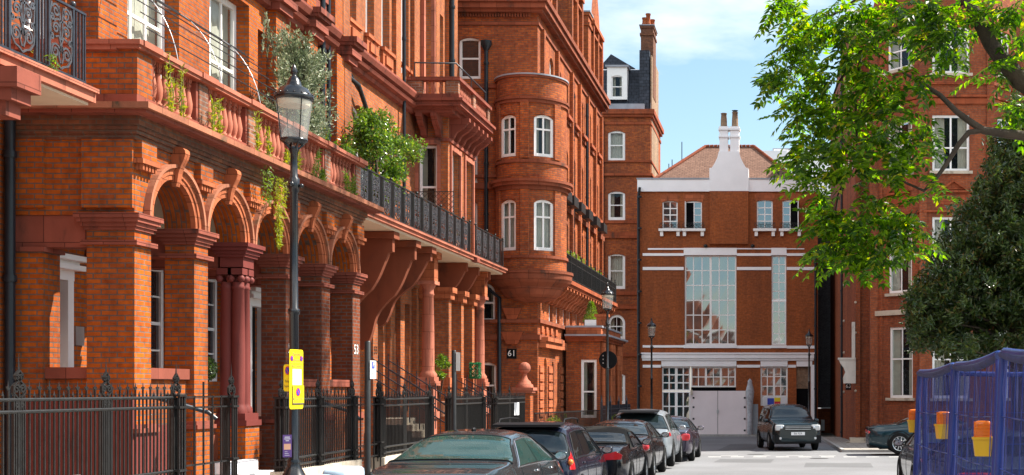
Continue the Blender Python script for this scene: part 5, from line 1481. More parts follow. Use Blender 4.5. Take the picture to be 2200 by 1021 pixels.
# ------------------------------------------------------------------ parking signs on the near lamp
M['yellow']=paint('yellow_sign',(0.86,0.66,0.005),0.45,var=0.04)
M['blue_s']=paint('sign_blue',(0.03,0.06,0.45),0.45); M['red_s']=paint('sign_red',(0.65,0.02,0.03),0.45)
M['paper']=paint('paper',(0.78,0.78,0.80),0.7,var=0.03); M['ink']=paint('printing_ink',(0.05,0.05,0.06),0.7)
M['purple']=paint('purple_poster',(0.11,0.055,0.22),0.6,var=0.2); M['peach']=paint('peach_print',(0.72,0.40,0.25),0.6)
def disc(mb,fr,u,z,r,d,n=18,sx=1.0): mb.poly([fr(u+sx*r*cos(2*pi*k/n),z+r*sin(2*pi*k/n),d) for k in range(n)])
def roundel(mb,fr,u,z,r,d):
    mb.mat(M['red_s']); disc(mb,fr,u,z,r,d); mb.mat(M['blue_s']); disc(mb,fr,u,z,r*0.76,d+0.0015)
    mb.mat(M['red_s']); s=0.7071; h=r*0.09
    mb.poly([fr(u-r*0.76*s-h*s,z+r*0.76*s-h*s,d+0.003),fr(u+r*0.76*s-h*s,z-r*0.76*s-h*s,d+0.003),fr(u+r*0.76*s+h*s,z-r*0.76*s+h*s,d+0.003),fr(u-r*0.76*s+h*s,z+r*0.76*s+h*s,d+0.003)])
def rplate(mb,fr,u0,u1,z0,z1,d0,d1,r=0.03):
    pts=[]
    for (cu,cz,a0) in ((u1-r,z1-r,0),(u0+r,z1-r,pi/2),(u0+r,z0+r,pi),(u1-r,z0+r,1.5*pi)):
        for k in range(5): pts.append((cu+r*cos(a0+pi/2*k/4),cz+r*sin(a0+pi/2*k/4)))
    n=len(pts); mb.poly([fr(u,z,d1) for u,z in pts]); mb.poly([fr(u,z,d0) for u,z in pts][::-1])
    for k in range(n): a,b=pts[k],pts[(k+1)%n]; mb.quad([fr(a[0],a[1],d0),fr(b[0],b[1],d0),fr(b[0],b[1],d1),fr(a[0],a[1],d1)])
def txt(mb,s,size,fr,u,z,d=0.004,sx=1.0): text_mb(mb,s,size,fr(u,z,0),(fr.t[0],fr.t[1],0),(0,0,1),d,'CENTER',sx)
th=radians(83)
ZL_=lambda py: EYE+(CY-py)/FPX*14.1
S=thing('parking_sign','tall yellow parking suspension sign with white notice on the near lamp','sign',(-5.45,14.08,0))
fr=Fr((-5.50,14.0),(cos(th),sin(th)))
W=0.30; zt,zb=ZL_(751),ZL_(879)
m=MB(); m.mat(M['yellow']); rplate(m,fr,0,W,zb,zt,-0.004,0.0); m.build('sign_plate',parent=S)
m=MB(); m.mat(M['ink']); txt(m,'Parking',0.062,fr,W/2,zt-0.055); txt(m,'Suspension',0.050,fr,W/2,zt-0.115); txt(m,'No Loading',0.050,fr,W/2,zt-0.185)
obox(m,fr,0.03,W-0.03,0.001,0.002,zt-0.150,zt-0.146); txt(m,'At any time',0.046,fr,W/2+0.02,zb+0.115,0.012); m.build('lettering',parent=S)
m=MB(); roundel(m,fr,0.042,zt-0.10,0.033,0.003); roundel(m,fr,W-0.042,zt-0.10,0.033,0.003); m.build('roundel',parent=S)
m=MB(); m.mat(M['paper']); obox(m,fr,0.06,W-0.05,0.001,0.005,zb+0.27,zt-0.22); m.mat(M['ink'])
for k in range(7): obox(m,fr,0.08+(0.03 if k>3 else 0),W-0.09-(0.03 if k%2 else 0),0.005,0.006,zt-0.245-k*0.028,zt-0.241-k*0.028)
m.build('notice',parent=S)
m=MB(); m.mat(M['yellow']); obox(m,fr,0.055,W+0.004,0.002,0.008,zb+0.06,zb+0.262); m.mat(M['ink'])
obox(m,fr,0.052,0.062,0.008,0.010,zb+0.05,zb+0.262); obox(m,fr,0.055,W,0.008,0.010,zb+0.052,zb+0.066); roundel(m,fr,W/2+0.02,zb+0.19,0.05,0.010); m.build('time_plate',parent=S)
th2=radians(-38)
S=thing('parking_sign','small yellow parking suspension sign behind the near lamp','sign',(-5.62,14.3,0))
fr=Fr((-5.735,14.42),(cos(th2),sin(th2)))
zt,zb=EYE+(CY-783)/FPX*14.35,EYE+(CY-841)/FPX*14.35
m=MB(); m.mat(M['yellow']); rplate(m,fr,0,0.24,zb,zt,-0.004,0.0); m.build('sign_plate',parent=S)
m=MB(); m.mat(M['ink']); txt(m,'Parking',0.045,fr,0.085,zb+0.115,sx=.75); txt(m,'Suspension',0.040,fr,0.088,zb+0.06,sx=.75); m.build('lettering',parent=S)
m=MB(); roundel(m,fr,0.085,zt-0.07,0.05,0.003); m.build('roundel',parent=S)
S=thing('poster','purple poster with peach box tied to the near lamp base','poster',(-5.5,14.1,0))
fr=Fr((-5.585,14.02),(cos(radians(25)),sin(radians(25))))
z0,z1=ZL_(982),ZL_(934)
m=MB(); m.mat(M['purple']); obox(m,fr,0,0.095,-0.003,0.0,z0,z1); m.mat(M['peach']); obox(m,fr,0.012,0.083,0.0,0.002,z0+0.085,z0+0.15); m.mat(M['paper'])
for k,(a,b) in enumerate(((0.02,0.075),(0.015,0.08),(0.03,0.065))): obox(m,fr,a,b,0.0,0.0015,z1-0.03-k*0.02,z1-0.022-k*0.02)
for k in range(3): obox(m,fr,0.02,0.07-0.01*k,0.0,0.0015,z0+0.02+k*0.02,z0+0.024+k*0.02)
m.build('sheet',parent=S)

# slim sign posts
def signpost(px,ptop,d,label,sign):
    x=(px-CX)/FPX*d; z=EYE+(CY-ptop)/FPX*d
    S=thing('sign_post',label,'sign post',(x,d,gz(d)))
    m=MB(); m.mat(M['iron']); m.lathe([(0.038,gz(d)+0.05),(0.038,z-0.01),(0.030,z)],(x,d,0),12); m.build('post',parent=S)
    fr=Fr((x+0.042,d-0.02),(cos(radians(85)),sin(radians(85))))
    if sign:
        zt,zb=EYE+(CY-775)/FPX*d,EYE+(CY-814)/FPX*d
        m=MB(); m.mat(M['paper']); obox(m,fr,-0.01,0.17,-0.003,0,zb,zt); m.mat(M['blue_s']); obox(m,fr,0.035,0.125,0.0,0.002,zt-0.10,zt-0.015)
        m.mat(M['white']); txt(m,'P',0.085,fr,0.08,zt-0.057); m.mat(M['ink'])
        for k in range(3): obox(m,fr,0.03,0.13-0.02*k,0,0.0015,zb+0.02+0.022*k,zb+0.028+0.022*k)
        m.build('sign_plate',parent=S)
    else:
        zt,zb=EYE+(CY-757)/FPX*d,EYE+(CY-797)/FPX*d
        m=MB(); m.mat(M['steel']); obox(m,fr,-0.01,0.2,-0.003,0,zb,zt); m.build('sign_plate',parent=S)
signpost(790,733,15.8,'slim black post with small white and blue parking plate',True)
signpost(975.5,753,21.6,'slim black post with grey plate behind the nearest parked car',False)

# ------------------------------------------------------------------ iron railings along the pavement
XF=-8.5; FF=FX(XF)
def rz_(d): return 1.74-0.0075*(d-14)
def finial(mb,u,z,s=1.0):
    for sg in (-1,1):
        for (cu,cz,r,a0,t,cw) in ((0.055,0.10,0.055,pi,1.4,-1),(0.035,0.23,0.038,pi,1.3,-1),(0.05,-0.07,0.04,pi/2,1.3,1)):
            pts=[(sg*(cu+(p[0]-cu))*s,(cz+(p[1]-cz))*s) for p in spiral(cu,cz,r,a0,t,16,cw)]
            ribbon2d(mb,FF,pts,u,z,0.018*s,0.03)
        ribbon2d(mb,FF,[(sg*0.03*s,0.0),(sg*0.11*s,0.06*s),(sg*0.11*s,0.13*s),(sg*0.02*s,0.19*s),(sg*0.07*s,0.25*s),(0,0.31*s)],u,z,0.018*s,0.03)
    mb.mesh([FF(u-0.014,z+0.28*s,0),FF(u,z+0.28*s,0.014),FF(u+0.014,z+0.28*s,0),FF(u,z+0.28*s,-0.014),FF(u,z+0.52*s,0)],[(0,1,4),(1,2,4),(2,3,4),(3,0,4),(0,3,2,1)],False)
def railing(u0,u1,posts,label,boards=False,step=0.0965,square=()):
    R_=thing('iron_railing',label,'railing',(XF,u0,gz(u0)),0,'iron railings along the pavement')
    zt=rz_((u0+u1)/2); zb=zt-1.02
    m=MB(); m.mat(M['iron'])
    n=int((u1-u0)/step)
    for k in range(n+1):
        u=u0+(u1-u0)*k/n
        tall=(k%2==0); h=0.20 if tall else 0.085
        obox(m,FF,u-0.0095,u+0.0095,-0.0095,0.0095,zb-0.22,zt+h*0.55)
        p=zt+h*0.5
        m.mesh([FF(u-0.016,p,0),FF(u,p,0.016),FF(u+0.016,p,0),FF(u,p,-0.016),FF(u,zt+h+0.02,0)],[(0,1,4),(1,2,4),(2,3,4),(3,0,4)],False)
        if tall:
            for sg in (-1,1): m.bar(FF(u,zt+0.10,0),FF(u+sg*0.035,zt+0.145,0),0.012)
    m.build('bars',parent=R_)
    m=MB(); m.mat(M['iron'])
    for z in (zt,zt-0.135,zb,zb-0.12): m.tube([FF(u0-0.02,z),FF(u1+0.02,z)],0.022,8)
    m.build('rail',parent=R_)
    for p in posts:
        m=MB(); m.mat(M['iron'])
        if p in square:
            w=0.075
            for a,b in ((-w,-w),(w,-w),(-w,w),(w,w),(0,-w),(0,w),(-w,0),(w,0)): obox(m,FF,p+a-0.012,p+a+0.012,b-0.012,b+0.012,zb-0.3,zt+0.03)
            for z in (zt+0.03,zt-0.135,zb,zb-0.12): obox(m,FF,p-w-0.03,p+w+0.03,-w-0.03,w+0.03,z-0.016,z+0.016)
            obox(m,FF,p-0.035,p+0.035,-0.035,0.035,zb-0.3,zt)
        else:
            for a in (-0.10,-0.06,-0.02,0.02,0.06,0.10): obox(m,FF,p+a-0.010,p+a+0.010,-0.014,0.014,zb-0.22,zt)
        q=m.build('post',parent=R_)
        m=MB(); m.mat(M['iron']); finial(m,p,zt+0.02); m.build('finial',parent=q)
    m=MB(); m.mat(M['stone']); 
    obox(m,FF,u0-0.15,u1+0.15,-0.14,0.14,-1.0,zb-0.20); m.build('plinth',parent=R_)
    if boards:
        m=MB(); m.mat(M['board']); k=u0
        while k<u1-0.05: obox(m,FF,k,min(k+0.14,u1),-0.05,-0.03,zb-0.1,zt-0.16); k+=0.146
        m.build('board',parent=R_)
    return R_
M['board']=paint('dark_board',(0.03,0.026,0.024),0.7,var=0.5,scale=1.5)
railing(13.2,17.55,[13.97,15.77,17.59],'nearest black iron railing with scroll finials beside the first arch',square=(17.59,))
railing(21.29,24.78,[21.29,22.95,24.78],'black iron railing behind the yellow parking signs',square=(21.29,22.95,24.78))
railing(26.5,30.2,[26.5,28.2,30.2],'black iron railing behind the slim post with parking plate',square=(26.5,30.2))
railing(31.96,35.5,[31.96,33.7,35.5],'black iron railing backed with dark boards below the columns',boards=True,square=(31.96,35.5))
rr=railing(36.96,41.3,[36.96,39.0],'boarded black iron railing carrying a white notice beside the ball pier',boards=True,square=(36.96,))
m=MB(); m.mat(M['paper']); obox(m,FF,39.55,40.25,0.03,0.036,1.02,1.42); tag(m.build('notice',at=(XF,39.9,1.2)),'white paper notice fixed to the boarded railing','notice')
def gate(u0,u1,label,n=4):
    R_=thing('iron_gate',label,'gate',(XF,u0,gz(u0)),0,'iron gates')
    zt=rz_((u0+u1)/2)+0.03; m=MB(); m.mat(M['iron'])
    for k in range(n+1):
        u=u0+(u1-u0)*k/n; obox(m,FF,u-0.011,u+0.011,-0.011,0.011,zt-1.35,zt+(0.22 if k==n//2 else 0.02))
    for z in (zt,zt-0.15,zt-0.98,zt-1.22): obox(m,FF,u0,u1,-0.011,0.011,z-0.012,z+0.012)
    m.build('bars',parent=R_)
    q=MB(); q.mat(M['iron']); finial(q,19.35 if u0<20 else u1,zt,1.0) 
    w=0.07; p=u1+0.02
    for a,b in ((-w,-w),(w,-w),(-w,w),(w,w),(0,-w),(0,w)): obox(q,FF,p+a-0.012,p+a+0.012,b-0.012,b+0.012,-0.5,zt)
    for z in (zt,zt-0.15,zt-0.95): obox(q,FF,p-w-0.03,p+w+0.03,-w-0.03,w+0.03,z-0.016,z+0.016)
    q.build('post',parent=R_)
gate(17.85,19.28,'sparse black iron gate in front of the paired pink columns',5)
gate(25.0,26.35,'sparse black iron gate in front of house number 53',5)
# lock on the near railing
m=MB(); m.mat(M['steel']); obox(m,FF,15.05-0.05,15.05+0.06,0.0,0.05,0.60,0.82); m.ball(FF(14.95,0.66,0.06),0.03); tag(m.build('lock',at=(XF,15.05,0.7)),'steel gate lock on the nearest railing','lock')
# handrails beside the entrance steps
def handrail(pts,r,label,posts=()):
    m=MB(); m.mat(M['iron_blue']); m.tube(pts,r,8)
    for p in posts: m.bar(p,(p[0],p[1],gz(p[1])-0.1),0.03)
    tag(m.build('handrail',at=pts[-1]),label,'handrail',)
handrail([(-9.35,18.6,1.74),(-8.65,18.9,1.50),(-8.55,18.95,1.40)],0.035,'curved black handrail ending in front of the second pier',[(-8.62,18.93,1.48)])
handrail([(-9.3,25.2,1.60),(-8.75,25.6,1.36),(-8.66,25.65,1.24)],0.035,'curved black handrail ending beside number 53',[(-8.7,25.62,1.3)])
def stairrail(d,xa,za,xb,zb,label):
    m=MB(); m.mat(M['iron_blue']); S=thing('stair_railing',label,'railing',(xa,d,0),0,'sloping stair railings')
    for dd in (0,0.26,0.5): m.bar((xa,d,za-dd),(xb,d,zb-dd),0.03)
    m.build('rail',parent=S)
    m=MB(); m.mat(M['iron_blue']); n=9
    for k in range(n+1):
        t=k/n; x=xa+(xb-xa)*t; z=za+(zb-za)*t; m.bar((x,d,z-1.1),(x,d,z+0.12),0.022); m.mesh([(x-.02,d,z+.12),(x+.02,d,z+.12),(x,d,z+.22),(x,d+.02,z+.12)],[(0,1,2),(1,3,2),(3,0,2)],False)
    m.build('bars',parent=S)
stairrail(33.9,-11.2,2.74,-8.7,1.17,'sloping iron stair railing up to house number 55')
stairrail(35.3,-11.1,2.66,-8.7,1.17,'sloping iron stair railing left of the potted bush')
stairrail(39.0,-10.85,2.52,-8.7,1.34,'sloping iron stair railing left of the green box tree')
stairrail(40.3,-10.85,2.52,-8.7,1.34,'sloping iron stair railing right of the green box tree')
# low railing between the ball pier and the porch
LR=thing('iron_railing','low black railing with yellow green shrub behind it','railing',(-8.0,46.5,gz(46.5)))
m=MB(); m.mat(M['iron']); fr=FL((-8.5,42.9),(-7.2,49.2)); ln=sqrt(1.3**2+6.3**2)
u=0
while u<ln: obox(m,fr,u-0.012,u+0.012,-0.012,0.012,-0.5,1.02+0.0); u+=0.13
obox(m,fr,0,ln,-0.018,0.018,1.0,1.04); obox(m,fr,0,ln,-0.018,0.018,-0.2,-0.16)
m.build('bars',parent=LR)
LR=thing('iron_railing','pale lit iron railing with spear finials in front of the porch','railing',(-7.0,52,gz(52)))
m=MB(); m.mat(M['iron_blue']); fr=FL((-7.15,49.4),(-6.7,55)); ln=5.6
u=0
while u<ln: obox(m,fr,u-0.012,u+0.012,-0.012,0.012,-0.5,1.2); u+=0.14
for z in (0.55,0.85,1.02): obox(m,fr,0,ln,-0.018,0.018,z,z+0.035)
for u in (0.0,1.6,3.2,4.8): obox(m,fr,u-0.04,u+0.04,-0.04,0.04,-0.6,1.35); m.mesh([fr(u-.05,1.35,0),fr(u+.05,1.35,0),fr(u,1.62,0),fr(u,1.35,.05)],[(0,1,2),(1,3,2),(3,0,2)],False)
m.build('bars',parent=LR)

# pale blue barrier blocks on the pavement
M['paleblue']=paint('pale_blue_plastic',(0.42,0.55,0.66),0.5,var=0.1,scale=2)
def blockbarrier(x,d,l,h,label):
    m=MB(); m.mat(M['paleblue']); z0=gz(d)+0.11
    m.ball((0,0,h/2),(0.22,l/2,h/2),0.28,20,12)
    for k in (-0.3,0.3): m.box(-0.225,0.225,k*l-0.05,k*l+0.05,0.02,h*0.7)
    o=m.build('barrier_block',at=(0,0,0)); o.location=(x,d,z0); tag(o,label,'barrier','pale blue barrier blocks')
blockbarrier(-7.3,16.6,1.5,0.62,'long pale blue barrier block in front of the paired columns')
blockbarrier(-7.2,19.0,1.3,0.64,'pale blue barrier block behind the near lamp base')
blockbarrier(-7.2,20.6,1.0,0.70,'pale blue barrier block nearest to the slim post')

# ------------------------------------------------------------------ hoarding, covered parasol, site notices
M['hoarding']=paint('pinkish_white_board',(0.80,0.71,0.72),0.6,var=0.05,scale=1.0)
dH=70.9; xh=lambda px:(px-CX)/FPX*dH
zh=lambda py:EYE+(CY-py)/FPX*dH
HG=thing('hoarding_gate','pinkish white double hoarding gate in front of the studio house','hoarding',(xh(1546),dH,gz(dH)))
for a,b in ((1487,1541.5),(1542.5,1603)):
    m=MB(); m.mat(M['hoarding']); m.box(xh(a),xh(b),dH,dH+0.06,gz(dH)+0.05,zh(840)); o=m.build('door_leaf',parent=HG)
    m=MB(); m.mat(M['iron']); s=a+3 if a<1500 else b-3
    for py in (855,875,900,925): m.box(xh(s-2),xh(s+2),dH-0.02,dH-0.003,zh(py)-0.05,zh(py)+0.05)
    m.split('hinge',o)
m=MB(); m.mat(M['hoarding']); m.box(xh(1483),xh(1486.5),dH,dH+1.0,gz(dH)+0.02,zh(839)); m.box(xh(1603.5),xh(1608),dH,dH+1.0,gz(dH)+0.02,zh(839)); m.build('gate_frame',parent=HG)
m=MB(); m.mat(M['steel']); m.box(xh(1540),xh(1544),dH-0.05,dH-0.003,zh(888),zh(880)); m.build('bolt',parent=HG)
m=MB(); m.mat(M['stone']); 
for px in (1486,1604): m.box(xh(px-2),xh(px+2),dH-0.14,dH-0.02,zh(849),zh(838))
m.build('gate_lamp',parent=HG)
m=MB(); m.mat(paint('grey_cover',(0.38,0.39,0.42),0.8,var=0.3,scale=6))
pr=[(0.10,0.0),(0.16,0.1),(0.13,0.9),(0.17,1.6),(0.20,2.0),(0.24,2.4),(0.19,2.65),(0.12,2.9),(0.13,3.0),(0.0,3.15)]
m.lathe([(r*(1+0.0),z) for r,z in pr],(0,0,0),14)
o=m.build('covered_parasol'); o.location=(xh(1611.5),70.6,gz(70.6)+0.11); tag(o,'tall grey cover wrapped round a folded parasol beside the hoarding','parasol')
m=MB(); m.mat(paint('grey_board',(0.30,0.33,0.36),0.7)); m.box(-0.17,0.17,0,0.05,0,1.7); o=m.build('board'); o.location=(xh(1622),71.2,gz(71)+0.11); tag(o,'narrow grey board leaning by the covered parasol','board')
NB=thing('site_notices','row of white blue and yellow site notices under the right studio window','notice',(xh(1665),71.7,1.1))
for a,b,c,d_,mt in ((1637,1648,853,872,'paper'),(1648,1663,856,870,'blue_s'),(1663,1677,855,863,'yellow'),(1663,1677,863,871,'red_s'),(1677,1690,853,871,'paper')):
    m=MB(); m.mat(M[mt]); m.box(xh(a)+0.01,xh(b)-0.01,71.7,71.73,zh(d_),zh(c)); m.build('panel',parent=NB)
m=MB(); m.mat(M['paper']); m.box(xh(1640),xh(1688),71.74,71.78,zh(874),zh(852)); m.box(xh(1650),xh(1652),71.76,71.8,gz(72),zh(874)); m.box(xh(1678),xh(1680),71.76,71.8,gz(72),zh(874)); m.build('backing',parent=NB)

# ------------------------------------------------------------------ blue netted fence panels on the right
M['bluetube']=paint('blue_tube',(0.010,0.036,0.20),0.35,var=0.15,scale=3)
def netmat():
    m,n,b=newmat('blue_netting')
    b.inputs['Base Color'].default_value=(0.012,0.024,0.115,1); b.inputs['Roughness'].default_value=0.7
    t=n.nodes.new('ShaderNodeTexCoord'); mp=n.nodes.new('ShaderNodeMapping'); mp.inputs['Scale'].default_value=(40,40,1.2)
    z=n.nodes.new('ShaderNodeTexNoise'); z.inputs['Scale'].default_value=1.0; z.inputs['Detail'].default_value=3
    r=n.nodes.new('ShaderNodeMapRange'); r.inputs['From Min'].default_value=0.3; r.inputs['From Max'].default_value=0.7; r.inputs['To Min'].default_value=0.74; r.inputs['To Max'].default_value=0.42
    n.links.new(t.outputs['Object'],mp.inputs['Vector']); n.links.new(mp.outputs['Vector'],z.inputs['Vector']); n.links.new(z.outputs['Fac'],r.inputs['Value'])
    tr=n.nodes.new('ShaderNodeBsdfTransparent'); tr.inputs['Color'].default_value=(0.8,0.82,1,1); ms=n.nodes.new('ShaderNodeMixShader')
    n.links.new(r.outputs['Result'],ms.inputs['Fac']); n.links.new(b.outputs['BSDF'],ms.inputs[1]); n.links.new(tr.outputs['BSDF'],ms.inputs[2]); n.links.new(ms.outputs['Shader'],n.nodes['Material Output'].inputs['Surface'])
    return m
M['net']=netmat()
M['netroll']=paint('rolled_net',(0.03,0.04,0.12),0.8,var=0.4,scale=8)
def netpanel(a,b,za,zb,label,lean=0.09,roll=True):
    """a panel from a to b (ground points); za, zb heights of its two top corners"""
    S=thing('fence_panel',label,'fence panel',(a[0],a[1],gz(a[1])),0,'blue netted fence panels')
    A=Vector((a[0],a[1],0));B=Vector((b[0],b[1],0)); n=Vector((lean,0,0))
    def q(t,z): p=A.lerp(B,t); h=z/2.2; return Vector((p.x+n.x*h,p.y+n.y*h,z+gz(p.y)))
    za-=gz(a[1]); zb-=gz(b[1])
    m=MB(); m.mat(M['bluetube'])
    ins=0.02
    pts=[q(0,0.05),q(0,za-0.12),q(0.012,za-0.04),q(0.03,za)]+[q(0.03+0.94*k/8,za+(zb-za)*k/8-0.025*sin(pi*k/8)) for k in range(1,8)]+[q(0.97,zb),q(0.988,zb-0.04),q(1,zb-0.12),q(1,0.05)]
    m.tube(pts,0.034,8); m.tube([q(0,0.12),q(1,0.12)],0.02,8)
    m.build('tube_frame',parent=S)
    m=MB(); m.mat(M['net'])
    nx,nz=12,8
    for i in range(nx):
        for j in range(nz):
            def w(i,j):
                t=i/nx; zt_=(za+(zb-za)*t-0.05*sin(pi*t)); p=q(t,0.1+(zt_-0.1)*j/nz); return p+Vector((0.03*sin(i*1.9+j*1.3),0,0))
            m.quad([w(i,j),w(i+1,j),w(i+1,j+1),w(i,j+1)],smooth=True)
    m.build('netting',parent=S)
    m=MB(); m.mat(M['bluetube'])
    for z in (0.55,0.95,1.35,1.75): m.tube([q(0,z),q(0.5,z-0.02),q(1,z)],0.006,4)
    for k in range(1,8): m.tube([q(k/8,0.1),q(k/8,za+(zb-za)*k/8-0.05)],0.005,4)
    m.build('wire',parent=S)
    if roll:
        m=MB(); m.mat(M['netroll']); m.tube([q(t,za+(zb-za)*t-0.05*sin(pi*t)-0.015)+Vector((-0.01,0,0)) for t in [k/10 for k in range(11)]],0.032,8); m.build('rolled_net',parent=S)
    m=MB(); m.mat(M['netroll'])
    for t in (0,1):
        p=q(t,0.0); m.box(p.x-0.3,p.x+0.3,p.y-0.11,p.y+0.11,p.z,p.z+0.12)
    m.build('foot_block',parent=S)
def zt_(py,d): return EYE+(CY-py)/FPX*d
netpanel((1.60,15.6),(1.60,12.45),zt_(800,15.6),zt_(785,12.4),'far blue netted fence panel with the smallest orange lamp')
netpanel((1.60,12.3),(1.60,9.8),zt_(785,12.3),zt_(761,9.8),'middle blue netted fence panel between two orange lamps')
netpanel((1.60,9.65),(1.55,7.2),zt_(757,9.65),zt_(748,7.2),'nearest blue netted fence panel at right edge')
netpanel((1.80,16.0),(4.0,16.0),zt_(800,16.0),zt_(801,16.0),'blue netted fence panel running across behind the others',0.0,False)
M['lampyel']=paint('yellow_plastic',(0.75,0.42,0.01),0.4,var=0.06); 
lm,n_,b_=newmat('orange_lens'); b_.inputs['Base Color'].default_value=(0.95,0.22,0.01,1); b_.inputs['Roughness'].default_value=0.12; b_.inputs['Transmission Weight'].default_value=0.25; M['lens_or']=lm
def make_warn():
    t=thing('warning_lamp','yellow warning lamp with orange lens','warning lamp',(0,0,0),0,'orange warning lamps')
    m=MB(); m.mat(M['lampyel']); m.prism([(-0.062,0.0),(0.062,0.0),(0.076,0.12),(0.08,0.15),(-0.08,0.15),(-0.076,0.12)],'y',-0.055,0.055); m.box(-0.085,0.085,-0.062,0.062,0.135,0.155); m.box(-0.02,0.02,0.055,0.12,0.05,0.15); m.build('battery_box',parent=t,local=True)
    m=MB(); m.mat(M['lens_or']); m.ball((0,0,0.21),(0.068,0.05,0.078),0.4,20,12); m.prism([(-0.05,0.13),(0.05,0.13),(0.06,0.165),(-0.06,0.165)],'y',-0.05,0.05); m.box(-0.07,0.07,-0.02,0.02,0.155,0.28)
    for k in range(4): m.box(-0.066,0.066,-0.054,-0.047,0.175+0.025*k,0.187+0.025*k)
    m.build('lens',parent=t,local=True); return t
WL=make_warn(); WL.location=(1.635,15.7,EYE+(CY-929)/FPX*15.7); WL['label']='farthest and smallest orange warning lamp on the blue fence'
dup(WL,((2027-CX)/FPX*13.2,13.2,EYE+(CY-943)/FPX*13.2),0.2,'middle of the three orange warning lamps on the blue fence')
dup(WL,((2111-CX)/FPX*10.2,10.2,EYE+(CY-980)/FPX*10.2),-0.1,'nearest and largest orange warning lamp on the blue fence')

# ------------------------------------------------------------------ cars
def carpaint(name,c,rough=0.25,coat=1.0,metal=0.4):
    m,n,b=newmat(name); b.inputs['Base Color'].default_value=(*c,1); b.inputs['Roughness'].default_value=rough; b.inputs['Metallic'].default_value=metal
    b.inputs['Coat Weight'].default_value=coat*0.6; b.inputs['Coat Roughness'].default_value=0.02; b.inputs['Specular IOR Level'].default_value=0.3
    t=n.nodes.new('ShaderNodeTexCoord'); z=n.nodes.new('ShaderNodeTexNoise'); z.inputs['Scale'].default_value=2.5; z.inputs['Detail'].default_value=5
    r=n.nodes.new('ShaderNodeMapRange'); r.inputs['To Min'].default_value=rough*0.7; r.inputs['To Max'].default_value=rough*1.5
    n.links.new(t.outputs['Object'],z.inputs['Vector']); n.links.new(z.outputs['Fac'],r.inputs['Value']); n.links.new(r.outputs['Result'],b.inputs['Roughness'])
    return m
M['car_glass']=glassmat('car_glass',(0.012,0.018,0.02),rough=0.02,spec=1.2,see=0.28,tint=(0.45,0.62,0.58))
M['car_glass_green']=glassmat('green_car_glass',(0.03,0.075,0.07),rough=0.02,spec=1.0,see=0.35,tint=(0.62,0.85,0.75))
M['tyre']=paint('tyre_rubber',(0.014,0.014,0.014),0.85,var=0.3,scale=10,spec=0.1)
M['rim']=paint('alloy_rim',(0.55,0.56,0.58),0.3,metal=0.9)
M['chrome']=paint('chrome_trim',(0.75,0.76,0.78),0.15,metal=1.0,var=0.03)
M['trim']=paint('black_trim',(0.008,0.008,0.009),0.5,spec=0.15)
M['seat']=paint('car_interior',(0.10,0.09,0.075),0.8)
def lensmat(name,c,rough=0.1):
    m,n,b=newmat(name); b.inputs['Base Color'].default_value=(*c,1); b.inputs['Roughness'].default_value=rough; b.inputs['Coat Weight'].default_value=1.0; return m
M['red_lens']=lensmat('red_lens',(0.55,0.008,0.015)); M['amber_lens']=lensmat('amber_lens',(0.75,0.20,0.02)); M['clear_lens']=lensmat('clear_lens',(0.55,0.56,0.56)); M['plate']=paint('number_plate',(0.75,0.73,0.55),0.5,var=0.03); M['plate_w']=paint('white_plate',(0.8,0.8,0.8),0.5,var=0.03)

